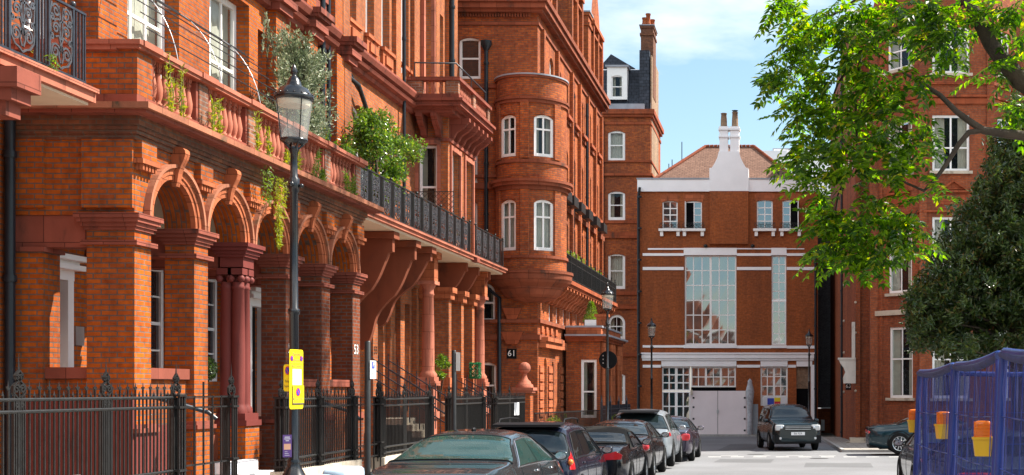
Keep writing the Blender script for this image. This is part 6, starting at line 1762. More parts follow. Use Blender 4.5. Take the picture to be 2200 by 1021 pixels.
def interp(tab,s):
    if s<=tab[0][0]: return tab[0][1]
    for (a,va),(b,vb) in zip(tab[:-1],tab[1:]):
        if s<=b:
            t=(s-a)/(b-a); t=t*t*(3-2*t)*0.5+t*0.5; return va+(vb-va)*t
    return tab[-1][1]
class Car:
    """body surface of a car: s runs from the rear (0) to the nose (L), t from the sill (0) over the roof line (8)"""
    def __init__(c,L,W,top,belt,zb=0.20,tuck=0.28,rearr=0.5,nose=0.6,roofw=0.70):
        c.L,c.W,c.top,c.belt,c.zb,c.tuck,c.rr,c.nr,c.roofw=L,W/2,top,belt,zb,tuck,rearr,nose,roofw
    def sec(c,s):
        w=c.W
        if s<c.rr: w*=1-0.10*(1-max(s,0)/c.rr)**2.2
        if s>c.L-c.nr: w*=1-0.16*(1-max(c.L-s,0)/c.nr)**2.2
        zt=interp(c.top,s); bl=min(interp(c.belt,s),zt-0.03)
        zb=c.zb+(0.10*(1-max(s,0)/0.5) if s<0.5 else 0)+(0.04*(1-max(c.L-s,0)/0.5) if s>c.L-0.5 else 0)
        k=min(1,max(0,(zt-bl-0.05)/0.42))
        wr=w*(0.93-(0.93-c.roofw)*k)
        hh=bl-zb
        P_=[(w*0.86,zb),(w*0.955,zb+0.10*hh),(w*0.99,zb+0.38*hh),(w*0.995,zb+0.62*hh),(w*0.975,zb+0.85*hh),(w*0.935,bl),
            (wr+(w*0.93-wr)*0.18,bl+(zt-bl)*0.72),(wr*0.90,bl+(zt-bl)*0.895),(wr*0.56,bl+(zt-bl)*0.975),(0,zt)]
        return P_
    def pt(c,s,t,off=0.0,side=1):
        P_=c.sec(s); n=len(P_)-1
        t=min(max(t,0),n-1e-6); i=int(t); f=t-i
        def g(k):
            if k<0: return P_[0]
            if k>n: q=P_[2*n-k]; return (-q[0],q[1])
            return P_[k]
        # sharp at the belt line, round elsewhere
        p0,p1,p2,p3=g(i-1),g(i),g(i+1),g(i+2)
        if i==5: p0=(2*p1[0]-p2[0],2*p1[1]-p2[1])
        if i==4: p3=(2*p2[0]-p1[0],2*p2[1]-p1[1])
        def cm(a): return 0.5*((2*p1[a])+(-p0[a]+p2[a])*f+(2*p0[a]-5*p1[a]+4*p2[a]-p3[a])*f*f+(-p0[a]+3*p1[a]-3*p2[a]+p3[a])*f**3)
        x,z=cm(0),cm(1)
        v=Vector((side*x,s,z))
        if off:
            e=0.02
            a=c.pt(s+e,t,0,side)-c.pt(s-e,t,0,side); b=c.pt(s,min(t+e,8.99),0,side)-c.pt(s,max(t-e,0),0,side)
            nn=a.cross(b)*side
            if nn.length>1e-9:
                nn.normalize(); v=v+nn*off
        return v
    def body(c,mb):
        S_=[]; s=0.0
        while s<c.L: S_.append(s); s+=0.07 if (s<1.4 or s>c.L-1.4) else 0.13
        S_.append(c.L)
        T_=[0,0.5,1,1.5,2,2.5,3,3.5,4,4.5,4.9,5,5.1,5.5,6,6.3,6.6,7,7.5,8,8.5,9]
        rows=[]
        def ring_(s,scale=1.0,ds=0.0):
            r=[c.pt(s,t,0,1) for t in T_]; r2=[c.pt(s,t,0,-1) for t in T_[:-1]][::-1]
            pts=r+r2
            if scale!=1.0:
                zc=(pts[0].z+pts[len(T_)-1].z)/2
                pts=[Vector((p.x*scale,s+ds,zc+(p.z-zc)*scale)) for p in pts]
            return pts
        rows.append(ring_(0,0.90,-0.09)); rows.append(ring_(0,0.965,-0.05))
        for s in S_: rows.append(ring_(s))
        rows.append(ring_(c.L,0.965,0.05)); rows.append(ring_(c.L,0.88,0.09))
        n=len(rows[0]); v=[p for r in rows for p in r]; fs=[]
        for i in range(len(rows)-1):
            for k in range(n-1): fs.append((i*n+k,i*n+k+1,(i+1)*n+k+1,(i+1)*n+k))
            fs.append((i*n+n-1,i*n,(i+1)*n,(i+1)*n+n-1))
        mb.mesh(v,fs,True); mb.mesh(rows[0],[tuple(range(n))],False); mb.mesh(rows[-1],[tuple(range(n))[::-1]],False)
    def patch(c,mb,fs,ft,ns=14,ntt=8,off=0.006,side=1):
        """a patch of the surface: fs(a, b) and ft(a, b) give s and t for a, b in 0..1"""
        g=[[c.pt(fs(i/ns,j/ntt),ft(i/ns,j/ntt),off,side) for j in range(ntt+1)] for i in range(ns+1)]
        for i in range(ns):
            for j in range(ntt): mb.quad([g[i][j],g[i+1][j],g[i+1][j+1],g[i][j+1]],smooth=True)
def wheel(parent,x,y,r,side,spokes=10):
    m=MB(); m.mat(M['tyre']); w=0.21
    pr=[(r*0.66,-w/2),(r*0.9,-w/2),(r*0.985,-w*0.38),(r,-w*0.2),(r,w*0.2),(r*0.985,w*0.38),(r*0.9,w/2),(r*0.66,w/2)]
    n=28; v=[];fs=[]
    for (rr,xx) in pr:
        for k in range(n): a=2*pi*k/n; v.append((x+xx,y+rr*cos(a),r+rr*sin(a)))
    for i in range(len(pr)-1):
        for k in range(n): k2=(k+1)%n; fs.append((i*n+k,i*n+k2,(i+1)*n+k2,(i+1)*n+k))
    m.mesh(v,fs,True); wh=m.build('wheel',parent=parent,local=True)
    m=MB(); m.mat(M['rim']); xo=x+side*w*0.46
    for k in range(n):
        a,b=2*pi*k/n,2*pi*(k+1)/n
        m.quad([(xo,y+r*0.69*cos(a),r+r*0.69*sin(a)),(xo,y+r*0.69*cos(b),r+r*0.69*sin(b)),(xo-side*0.02,y+r*0.6*cos(b),r+r*0.6*sin(b)),(xo-side*0.02,y+r*0.6*cos(a),r+r*0.6*sin(a))])
    for k in range(spokes):
        a=2*pi*k/spokes; da=0.11; db=0.07
        m.poly([(xo-side*0.005,y+r*0.10*cos(a-0.5),r+r*0.10*sin(a-0.5)),(xo-side*0.005,y+r*0.10*cos(a+0.5),r+r*0.10*sin(a+0.5)),(xo-side*0.012,y+r*0.63*cos(a+db),r+r*0.63*sin(a+db)),(xo-side*0.012,y+r*0.63*cos(a-db),r+r*0.63*sin(a-db))])
    m.poly([(xo,y+r*0.13*cos(2*pi*k/12),r+r*0.13*sin(2*pi*k/12)) for k in range(12)])
    m.mat(M['trim']); m.poly([(xo-side*0.06,y+r*0.66*cos(2*pi*k/n),r+r*0.66*sin(2*pi*k/n)) for k in range(n)]); m.build('rim',parent=wh,local=True)
def arch_patch(c,mb,yc,r,R,side,n=20):
    """dark wheel housing: a disc lying just proud of the body side, with a lip"""
    pts=[]
    for k in range(n+1):
        a=-0.35+(pi+0.7)*k/n
        z=r+R*sin(a); yy=yc+R*cos(a)
        # find the body half width at this height
        lo,hi=0.0,5.0
        for _ in range(14):
            md=(lo+hi)/2
            if c.pt(yy,md).z<z: lo=md
            else: hi=md
        x=max(c.pt(yy,lo).x,c.W*0.86)
        pts.append(Vector((side*(x+0.004),yy,max(z,c.zb-0.02))))
    mb.poly(pts)
    return pts
CARS=[]
def make_car(label,loc,rz,c,paint_m,wheels,wr,side_win,rear_win,front_win,tail,glass='car_glass',roof_mat=None,mirrors=True,rear_plate=None,extra=None,detail=True,name='parked_car',group='cars parked along the kerb'):
    t=thing(name,label,'car',(0,0,0),0,group)
    m=MB(); m.mat(paint_m); c.body(m); t_b=m.build('body',parent=t,local=True)
    L_=c.L
    # side glass: (s at belt rear, s at roof rear, s at roof front, s at belt front)
    sr,srr,srf,sf=side_win[:4]; splits=side_win[4] if len(side_win)>4 else [0.5]
    for side in (1,-1):
        m=MB(); m.mat(M[glass])
        edges=[0.0]+list(splits)+[1.0]
        for e0,e1 in zip(edges[:-1],edges[1:]):
            e0+=0.012 if e0>0 else 0; e1-=0.012 if e1<1 else 0
            c.patch(m,lambda a,b:(sr+(srr-sr)*b)+((sf+(srf-sf)*b)-(sr+(srr-sr)*b))*(e0+(e1-e0)*a),lambda a,b:5.10+0.92*b,16,6,0.005,side)
        m.build('side_window',parent=t_b,local=True)
        m=MB(); m.mat(M['chrome' if detail=='chrome' else 'trim'])
        for (a,b) in (((sr-0.03,5.05),(srr-0.03,6.08)),((srr-0.03,6.08),(srf+0.02,6.08)),((srf+0.02,6.08),(sf+0.03,5.05)),((sr-0.03,5.05),(sf+0.03,5.05))):
            m.tube([c.pt(a[0]+(b[0]-a[0])*k/10,a[1]+(b[1]-a[1])*k/10,0.006,side) for k in range(11)],0.011,5)
        m.build('window_trim',parent=t_b,local=True)
    # front and rear glass lie on the upper surface
    for nm,win in (('rear_window',rear_win),('windscreen',front_win)):
        if not win: continue
        s0,s1,t0,t1=win
        m=MB(); m.mat(M[glass])
        for side in (1,-1): c.patch(m,lambda a,b:s0+(s1-s0)*a,lambda a,b:t0+(t1-t0)*a+(9-(t0+(t1-t0)*a))*b,14,8,0.006,side)
        m.build(nm,parent=t_b,local=True)
        m=MB(); m.mat(M['trim']); pts=[c.pt(s0,8.98+(t0-8.98)*k/8,0.006,-1) for k in range(9)]+[c.pt(s0+(s1-s0)*k/10,t0+(t1-t0)*k/10,0.006,-1) for k in range(11)]
        pts+= [c.pt(s1,t1+(8.98-t1)*k/8,0.006,-1) for k in range(9)]+[c.pt(s1,8.98+(t1-8.98)*k/8,0.006,1) for k in range(9)]+[c.pt(s1+(s0-s1)*k/10,t1+(t0-t1)*k/10,0.006,1) for k in range(11)]+[c.pt(s0,t0+(8.98-t0)*k/8,0.006,1) for k in range(9)]
        m.tube(pts,0.010,5); m.build('window_seal',parent=t_b,local=True)
    # seams, handles, sills
    m=MB(); m.mat(M['trim'])
    for side in (1,-1):
        for e in [0.0]+list(splits)+[1.0]:
            s_=sr+0.1+(sf-sr)*e if e<1 else sf+0.05
            m.tube([c.pt(s_,5.0-3.6*k/8,0.001,side) for k in range(9)],0.004,4)
        m.tube([c.pt(sr+(sf+0.1-sr)*k/10,1.2,0.001,side) for k in range(11)],0.005,4)
    m.split('door_seam',t_b,True)
    for side in (1,-1):
        for e in list(splits)[:1]+[0.95]:
            m=MB(); m.mat(M['chrome'] if detail=='chrome' else paint_m); p=c.pt(sr+(sf-sr)*e-0.22 if e<0.9 else sf-0.45,4.25,0.012,side); m.ball(p,(0.014,0.09,0.018),0.6,10,6); m.build('door_handle',parent=t_b,local=True)
    m=MB(); m.mat(M['trim'])
    for yw in wheels:
        for side in (1,-1): arch_patch(c,m,yw,wr,wr*1.16,side)
    m.split('wheel_arch',t_b,True)
    for yw in wheels:
        for side in (1,-1): wheel(t,side*(c.W-0.085),yw,wr,side)
    if mirrors:
        for side in (1,-1):
            p=c.pt(sf-0.12,5.1,0.0,side)
            m=MB(); m.mat(paint_m); m.ball((p.x+side*0.13,p.y+0.03,p.z+0.07),(0.11,0.07,0.075),0.75,14,8); m.bar((p.x-side*0.02,p.y,p.z+0.02),(p.x+side*0.08,p.y+0.02,p.z+0.05),0.05)
            q=m.build('wing_mirror',parent=t,local=True)
            m=MB(); m.mat(M['chrome']); m.poly([(p.x+side*0.13+0.085*cos(2*pi*k/16),p.y-0.045,p.z+0.07+0.055*sin(2*pi*k/16)) for k in range(16)][::-1]); m.build('mirror_glass',parent=q,local=True)
    tail(t,c)
    if rear_plate:
        z=rear_plate; y=-0.10
        m=MB(); m.mat(M['plate']); m.box(-0.26,0.26,y-0.012,y,z-0.055,z+0.055); m.build('number_plate',parent=t,local=True)
    # bumper line and underside
    m=MB(); m.mat(M['trim']); m.box(-c.W*0.8,c.W*0.8,-0.06,0.3,c.zb+0.02,c.zb+0.17); m.box(-c.W*0.82,c.W*0.82,0.3,L_-0.3,c.zb-0.03,c.zb+0.05); m.build('underside',parent=t,local=True)
    if extra: extra(t,c)
    t.location=loc; t.rotation_euler=(math.atan(0.0115)*(-1 if abs(rz)<1 else 1),0,rz)
    return t
def seats(t,c,y0,y1,z,h=0.55):
    m=MB(); m.mat(M['seat'])
    for y in (y0,y1):
        for x in (-0.36,0.36):
            m.ball((x,y,z+h/2-0.12),(0.24,0.09,h/2),0.5,12,8); m.ball((x,y,z+h-0.06),(0.12,0.06,0.09),0.6,10,6)
    m.build('seat',parent=t,local=True)
def lens(t,nm,mat,c,s0,s1,t0,t1,sides=(1,-1),off=0.012,ns=8,nt=6):
    for side in sides:
        m=MB(); m.mat(M[mat]); c.patch(m,lambda a,b:s0+(s1-s0)*a,lambda a,b:t0+(t1-t0)*b,ns,nt,off,side); m.build(nm,parent=t,local=True)
def tailblock(t,mat,c,x0,x1,z0,z1,y=-0.07,th=0.05,e=0.5):
    for side in (1,-1):
        m=MB(); m.mat(M[mat]); m.ball((side*(x0+x1)/2,y,(z0+z1)/2),((x1-x0)/2,th,(z1-z0)/2),e,16,10); m.build('tail_light',parent=t,local=True)
EX=[(0,0)]
# 1 silver green saloon, nearest
pa=carpaint('dark_green_silver_paint',(0.018,0.030,0.036),0.14,1.0,0.1)
c1=Car(5.1,1.80,[(0,0.98),(0.25,1.03),(0.75,1.06),(1.15,1.13),(1.65,1.36),(2.1,1.455),(2.6,1.48),(3.1,1.45),(3.6,1.30),(4.1,1.06),(4.5,0.98),(4.9,0.86),(5.1,0.72)],[(0,0.90),(1.0,0.98),(2.5,0.97),(4.0,0.95),(5.1,0.68)],0.22,roofw=0.66)
def t1(t,c):
    tailblock(t,'red_lens',c,0.55,0.84,0.62,0.80)
    m=MB(); m.mat(M['chrome']); m.box(-0.5,0.5,-0.105,-0.09,0.82,0.84); m.build('boot_trim',parent=t,local=True)
    m=MB(); m.mat(M['paper']); m.box(-0.05,0.35,2.3,2.5,1.0,1.22); m.mat(M['seat']); m.box(-0.7,0.7,1.25,1.75,0.98,1.02); m.build('parcel_shelf',parent=t,local=True); seats(t,c,1.95,3.0,0.75)
    m=MB(); m.mat(M['trim']); m.ball((0,2.25,1.475),(0.03,0.08,0.03)); m.build('aerial_fin',parent=t,local=True)
make_car('dark green silver saloon nearest the camera with a wide rear window',(-4.40,15.6,gz(15.6)+0.005),0.0,c1,pa,(1.05,4.0),0.34,(1.35,1.98,3.05,3.95,[0.5]),(0.98,1.86,5.75,6.55),(3.2,4.05,6.5,5.6),t1,'car_glass_green',detail='chrome',rear_plate=0.6)
# 2 tall dark estate
pb=carpaint('navy_black_paint',(0.007,0.010,0.024),0.2,1.0,0.1)
c2=Car(4.45,1.78,[(-0.1,0.95),(0,1.0),(0.12,1.08),(0.45,1.44),(0.6,1.53),(1.2,1.575),(2.0,1.58),(2.6,1.53),(3.0,1.36),(3.45,1.08),(3.8,0.99),(4.3,0.88),(4.45,0.74)],[(0,0.93),(1.0,0.95),(3.4,0.92),(4.45,0.70)],0.2,roofw=0.72)
def t2(t,c):
    for side in (1,-1):
        m=MB(); m.mat(M['red_lens']); c.patch(m,lambda a,b:-0.0+0.20*a+0.06*b,lambda a,b:3.7+2.0*b,8,10,0.014,side); q=m.build('tail_light',parent=t,local=True)
        m=MB(); m.mat(M['amber_lens']); p=c.pt(0.06,4.75,0.03,side); m.ball(p,(0.05,0.06,0.05)); m.build('indicator',parent=q,local=True)
    m=MB(); m.mat(M['trim']); m.prism([(0.35,1.50),(0.36,1.54),(0.75,1.575),(0.75,1.55)],'x',-0.58,0.58); m.build('roof_spoiler',parent=t,local=True)
    for side in (1,-1):
        m=MB(); m.mat(M['trim']); m.tube([(side*0.56,0.75,1.55),(side*0.56,0.85,1.625),(side*0.55,1.6,1.64),(side*0.54,2.3,1.62),(side*0.54,2.4,1.55)],0.014,6); m.build('roof_rail',parent=t,local=True)
    seats(t,c,1.3,2.4,0.75,0.6)
make_car('tall navy estate car with roof rails and amber tail lights',(-4.36,20.95,gz(20.95)-0.05),0.0,c2,pb,(0.75,3.45),0.32,(0.42,0.72,2.55,3.45,[0.3,0.62]),(0.10,0.46,5.5,6.3),(2.62,3.4,6.5,5.6),t2,rear_plate=0.85)
# 3 soft top
pc=carpaint('black_paint',(0.006,0.007,0.010),0.2,1.0,0.1)
c3=Car(4.65,1.80,[(0,0.90),(0.3,0.97),(0.9,0.99),(1.15,1.03),(1.6,1.24),(2.0,1.32),(2.5,1.335),(2.9,1.28),(3.4,1.02),(3.9,0.93),(4.4,0.82),(4.65,0.68)],[(0,0.84),(1.0,0.90),(3.2,0.89),(4.65,0.64)],0.19,roofw=0.68)
M['softtop']=paint('grey_fabric_roof',(0.055,0.052,0.048),0.9,var=0.15,scale=20,bump=0.1,spec=0.0)
def t3(t,c):
    for side in (1,-1):
        m=MB(); m.mat(M['red_lens']); m.prism([(0.28,0.70),(0.80,0.72),(0.83,0.80),(0.70,0.88),(0.34,0.80)] if side>0 else [(-0.28,0.70),(-0.80,0.72),(-0.83,0.80),(-0.70,0.88),(-0.34,0.80)],'y',-0.11,0.05); m.build('tail_light',parent=t,local=True)
    m=MB(); m.mat(M['chrome']); m.box(-0.28,0.28,-0.115,-0.10,0.76,0.775); m.build('boot_trim',parent=t,local=True)
    m=MB(); m.mat(M['softtop'])
    for side in (1,-1):
        c.patch(m,lambda a,b:1.02+1.75*a,lambda a,b:6.1+2.9*b,18,8,0.012,side)
        c.patch(m,lambda a,b:1.02+0.55*a+0.3*b,lambda a,b:5.05+1.05*b,6,6,0.012,side)
    m.build('soft_top',parent=t,local=True)
    m=MB(); m.mat(M['car_glass'])
    for side in (1,-1): c.patch(m,lambda a,b:1.12+0.40*a,lambda a,b:6.75+2.25*b,8,6,0.020,side)
    m.build('rear_window',parent=t,local=True)
make_car('black convertible with a closed grey fabric roof',(-4.08,25.45,gz(25.45)),0.0,c3,pc,(0.95,3.7),0.33,(1.75,2.05,2.7,3.35,[0.35]),None,(2.78,3.35,6.5,5.6),t3,rear_plate=0.55)
# 4 black coupe saloon with round red light
pd=carpaint('brown_black_paint',(0.012,0.010,0.011),0.2,1.0,0.1)
c4=Car(4.75,1.84,[(0,0.98),(0.25,1.04),(0.6,1.08),(1.2,1.30),(1.75,1.42),(2.3,1.445),(2.8,1.39),(3.4,1.08),(3.9,0.98),(4.5,0.84),(4.75,0.70)],[(0,0.92),(1.0,0.97),(3.3,0.93),(4.75,0.66)],0.2,roofw=0.66)
def t4(t,c):
    for side in (1,-1):
        m=MB(); m.mat(M['red_lens']); p=c.pt(0.08,4.0,0.0,side); m.ball((p.x-side*0.10,-0.03,p.z-0.02),(0.17,0.12,0.115),0.8,16,10); m.build('tail_light',parent=t,local=True)
    seats(t,c,1.7,2.6,0.7)
make_car('black saloon with rounded glowing red tail light behind the convertible',(-4.12,30.2,gz(30.2)),0.0,c4,pd,(0.9,3.75),0.34,(1.0,1.75,2.65,3.35,[0.5]),(0.66,1.42,5.85,6.5),(2.75,3.35,6.5,5.6),t4,rear_plate=0.6)
# 5 silver crossover
pe=carpaint('silver_paint',(0.27,0.30,0.33),0.28,1.0,0.4)
c5=Car(4.45,1.94,[(0,1.0),(0.2,1.08),(0.55,1.38),(0.8,1.55),(1.4,1.63),(2.1,1.64),(2.6,1.58),(3.2,1.24),(3.45,1.10),(3.9,1.04),(4.3,0.92),(4.45,0.76)],[(0,0.98),(1.0,1.03),(3.3,0.98),(4.45,0.74)],0.24,roofw=0.70)
def t5(t,c):
    lens(t,'tail_light','red_lens',c,-0.0,0.34,4.0,4.9)
    m=MB(); m.mat(M['trim']); m.prism([(0.42,1.54),(0.45,1.58),(0.95,1.625),(0.95,1.58)],'x',-0.56,0.56); m.build('roof_spoiler',parent=t,local=True)
make_car('silver crossover car with bright alloy wheels',(-4.10,35.0,gz(35)+0.05),0.0,c5,pe,(0.85,3.5),0.37,(0.75,1.05,2.5,3.3,[0.35,0.65]),(0.24,0.72,5.6,6.3),(2.62,3.3,6.5,5.6),t5,rear_plate=0.8)
# 6 plum saloon beyond
pf=carpaint('plum_paint',(0.06,0.05,0.075),0.2,1.0,0.6)
def t6(t,c): tailblock(t,'red_lens',c,0.58,0.86,0.68,0.90)
make_car('plum grey saloon parked farthest along the left kerb',(-3.80,39.6,gz(39.6)),0.0,c4,pf,(0.9,3.75),0.34,(1.0,1.75,2.65,3.35,[0.5]),(0.66,1.42,5.85,6.5),(2.75,3.35,6.5,5.6),t6,rear_plate=0.6)
# off-roader facing us
pg=carpaint('black_green_paint',(0.006,0.018,0.024),0.2,1.0,0.1)
c7=Car(4.85,1.94,[(0,1.1),(0.1,1.2),(0.3,1.66),(0.5,1.80),(1.2,1.84),(2.4,1.84),(2.9,1.76),(3.45,1.24),(3.6,1.19),(4.2,1.15),(4.75,1.08),(4.85,0.98)],[(0,1.06),(3.5,1.08),(4.6,1.04),(4.85,0.94)],0.30,roofw=0.76,nose=0.35)
def t7(t,c):
    m=MB(); m.mat(M['trim']); m.box(-0.50,0.50,4.86,4.955,0.80,1.02); q=m.build('grille',parent=t,local=True)
    m=MB(); m.mat(M['steel'])
    for k in range(3): m.box(-0.50,0.50,4.955,4.97,0.83+0.065*k,0.855+0.065*k)
    m.build('grille_bar',parent=q,local=True)
    for side in (1,-1):
        m=MB(); m.mat(M['clear_lens']); m.ball((side*0.71,4.84,0.91),(0.18,0.10,0.115),0.35,16,10); h=m.build('headlight',parent=t,local=True)
        m=MB(); m.mat(M['chrome']); m.ball((side*0.64,4.92,0.91),(0.06,0.03,0.06)); m.ball((side*0.78,4.90,0.91),(0.06,0.03,0.06)); m.build('reflector',parent=h,local=True)
        m=MB(); m.mat(M['clear_lens']); m.ball((side*0.68,4.92,0.50),(0.06,0.03,0.06)); m.build('fog_lamp',parent=t,local=True)
    m=MB(); m.mat(M['trim']); m.box(-0.92,0.92,4.72,4.93,0.32,0.62); m.build('bumper',parent=t,local=True)
    m=MB(); m.mat(M['plate_w']); m.box(-0.27,0.27,4.95,4.965,0.62,0.74); pl=m.build('number_plate',parent=t,local=True)
    m=MB(); m.mat(M['ink']); text_mb(m,'B6 FLR',0.11,(0,4.967,0.68),(-1,0,0),(0,0,1),0.002); m.build('lettering',parent=pl,local=True)
    seats(t,c,2.2,2.9,0.9,0.6)
make_car('black off-roader facing the camera in front of the studio house',(-0.22,53.6,gz(53.6)),pi+0.16,c7,pg,(0.85,3.75),0.38,(0.30,0.42,2.75,3.4,[0.3,0.62]),(0.12,0.32,5.5,6.3),(2.85,3.42,6.5,5.55),t7,group='cars across the street')
# dark muscle coupe side on
ph=carpaint('deep_teal_black_paint',(0.007,0.026,0.034),0.15,1.0,0.1)
c8=Car(5.0,1.92,[(0,0.98),(0.3,1.05),(0.9,1.07),(1.5,1.30),(2.0,1.42),(2.5,1.43),(2.9,1.34),(3.5,1.05),(4.2,1.02),(4.8,0.95),(5.0,0.82)],[(0,0.92),(1.2,1.0),(3.3,0.96),(4.8,0.88),(5.0,0.76)],0.22,roofw=0.66)
def t8(t,c): tailblock(t,'red_lens',c,0.2,0.84,0.74,0.86)
make_car('dark teal black coupe parked side-on below the right bay',(3.12,45.4,gz(45.4)+0.04),-pi/2,c8,ph,(1.0,4.0),0.39,(1.55,2.0,2.75,3.4,[0.3]),(0.95,1.75,5.85,6.5),(2.8,3.45,6.5,5.6),t8,group='cars across the street')
# right kerb behind the blue fence
def t9(t,c):
    for side in (1,-1):
        m=MB(); m.mat(M['red_lens']); p=c.pt(0.05,4.2,0.0,side); m.ball((p.x-side*0.09,-0.02,p.z-0.03),(0.14,0.10,0.09),0.7,14,8); m.build('tail_light',parent=t,local=True)
    m=MB(); m.mat(M['red_lens']); m.box(-0.7,0.7,-0.11,-0.08,0.42,0.46); m.build('reflector',parent=t,local=True)
make_car('black saloon with red tail light half hidden by the far blue panel',(3.42,23.4,gz(23.4)),0.0,c4,pc,(0.9,3.75),0.34,(1.0,1.75,2.65,3.35,[0.5]),(0.66,1.42,5.85,6.5),(2.75,3.35,6.5,5.6),t9,rear_plate=0.6,group='cars behind the blue fence')
def t10(t,c):
    for side in (1,-1):
        m=MB(); m.mat(M['red_lens']); m.ball((side*0.58,-0.06,0.80),(0.30,0.07,0.10),0.5,16,10); m.build('tail_light',parent=t,local=True)
pi_=carpaint('blue_grey_paint',(0.10,0.14,0.18),0.2,1.0,0.6)
make_car('blue grey saloon behind the middle blue fence panel',(3.25,17.4,gz(17.4)),0.0,c4,pi_,(0.9,3.75),0.34,(1.0,1.75,2.65,3.35,[0.5]),(0.66,1.42,5.85,6.5),(2.75,3.35,6.5,5.6),t10,rear_plate=0.6,group='cars behind the blue fence')

# ------------------------------------------------------------------ plants
R=random.Random(11)
def rv(s=1.0):
    while True:
        v=Vector((R.uniform(-1,1),R.uniform(-1,1),R.uniform(-1,1)))
        if 0.05<v.length<1: return v.normalized()*s
class Leaves:
    def __init__(s): s.v=[]; s.f=[]
    def leaf(s,p,d,l,wd,up=None,fold=0.15):
        d=d.normalized(); up=up if up is not None else rv()
        a=d.cross(up)
        if a.length<1e-3: a=d.cross(Vector((0.2,0.9,0.3)))
        a.normalize(); n=a.cross(d)
        i=len(s.v)
        m=p+d*l*0.45
        s.v+= [p,m+a*wd/2+n*fold*wd,p+d*l-n*l*0.08,m-a*wd/2+n*fold*wd]
        s.f.append((i,i+1,i+2,i+3))
    def pinnate(s,p,d,L_,n,ll,lw):
        """a feathered leaf: a drooping stalk with paired leaflets"""
        d=d.normalized(); side=d.cross(Vector((0,0,1)))
        if side.length<1e-3: side=Vector((1,0,0))
        side.normalize(); roll=R.uniform(-0.5,0.5)
        upv=side.cross(d); side=(side*cos(roll)+upv*sin(roll)).normalized(); upv=side.cross(d)
        for k in range(n):
            t=(k+1)/n
            q=p+d*L_*t+Vector((0,0,-0.28*L_*t*t))
            for sg in (1,-1):
                dd=(side*sg*0.9+d*0.45+Vector((0,0,-0.35))+rv(0.15))
                s.leaf(q,dd,ll*R.uniform(.8,1.15),lw,upv+rv(0.25))
        s.leaf(p+d*L_+Vector((0,0,-0.28*L_)),d+Vector((0,0,-0.5)),ll,lw,upv)
    def build(s,name,mat,parent=None,at=None,local=False):
        m=MB(); m.mat(mat); m.mesh(s.v,s.f,False)
        # no bricks on leaves, so skip the wall projection
        return m.build(name,parent=parent,at=at,local=local)
M['leaf_tree']=leafmat('tree_leaf',(0.016,0.055,0.005),(0.125,0.225,0.010),0.62,0.38,(0.22,0.24,0.015),2.5)
M['leaf_dark']=leafmat('evergreen_leaf',(0.018,0.044,0.010),(0.085,0.125,0.024),0.22,0.3,(0.10,0.075,0.012))
M['leaf_olive']=leafmat('olive_leaf',(0.07,0.10,0.045),(0.28,0.32,0.19),0.2,0.45,(0.34,0.34,0.22))
M['leaf_laurel']=leafmat('laurel_leaf',(0.035,0.085,0.012),(0.17,0.27,0.03),0.35,0.28,(0.26,0.27,0.05))
M['leaf_weed']=leafmat('weed_leaf',(0.16,0.20,0.02),(0.36,0.36,0.03),0.4,0.6)
M['leaf_fern']=leafmat('fern_leaf',(0.07,0.14,0.015),(0.20,0.27,0.03),0.4,0.5)
M['leaf_box']=leafmat('box_leaf',(0.02,0.05,0.012),(0.07,0.13,0.02),0.25,0.4)
M['leaf_shrub']=leafmat('shrub_leaf',(0.12,0.18,0.02),(0.32,0.34,0.04),0.4,0.5)
M['leaf_teal']=leafmat('green_box_leaf',(0.01,0.10,0.04),(0.03,0.22,0.08),0.25,0.5)
M['bark']=paint('tree_bark',(0.050,0.036,0.024),0.95,var=0.4,scale=6,bump=0.4)
M['stem']=paint('green_stem',(0.16,0.19,0.05),0.8,var=0.2,scale=6)
M['pot']=paint('clay_pot',(0.30,0.12,0.06),0.8,var=0.2)

def blob(lv,c,r,n,l,wd,outward=0.6,droop=0.0,shell=0.35,clumps=0):
    """leaves through an ellipsoid, gathered in clumps so that gaps open between them"""
    c=Vector(c); cs=[]
    if clumps:
        for _ in range(clumps):
            d=rv(); k=R.uniform(shell,1.0); cs.append((Vector((d.x*r[0]*k,d.y*r[1]*k,d.z*r[2]*k)),R.uniform(0.14,0.30)))
    for _ in range(n):
        if cs:
            b,sp=R.choice(cs); d=rv(); k=R.random()**0.5
            o=b+Vector((d.x*r[0],d.y*r[1],d.z*r[2]))*sp*k
        else:
            d=rv(); k=shell+(1-shell)*R.random()**0.6; o=Vector((d.x*r[0]*k,d.y*r[1]*k,d.z*r[2]*k))
        dr=(o.normalized() if o.length>1e-6 else rv())*outward+rv(0.7)+Vector((0,0,-droop))
        lv.leaf(c+o,dr,l*R.uniform(.65,1.2),wd*R.uniform(.8,1.2))

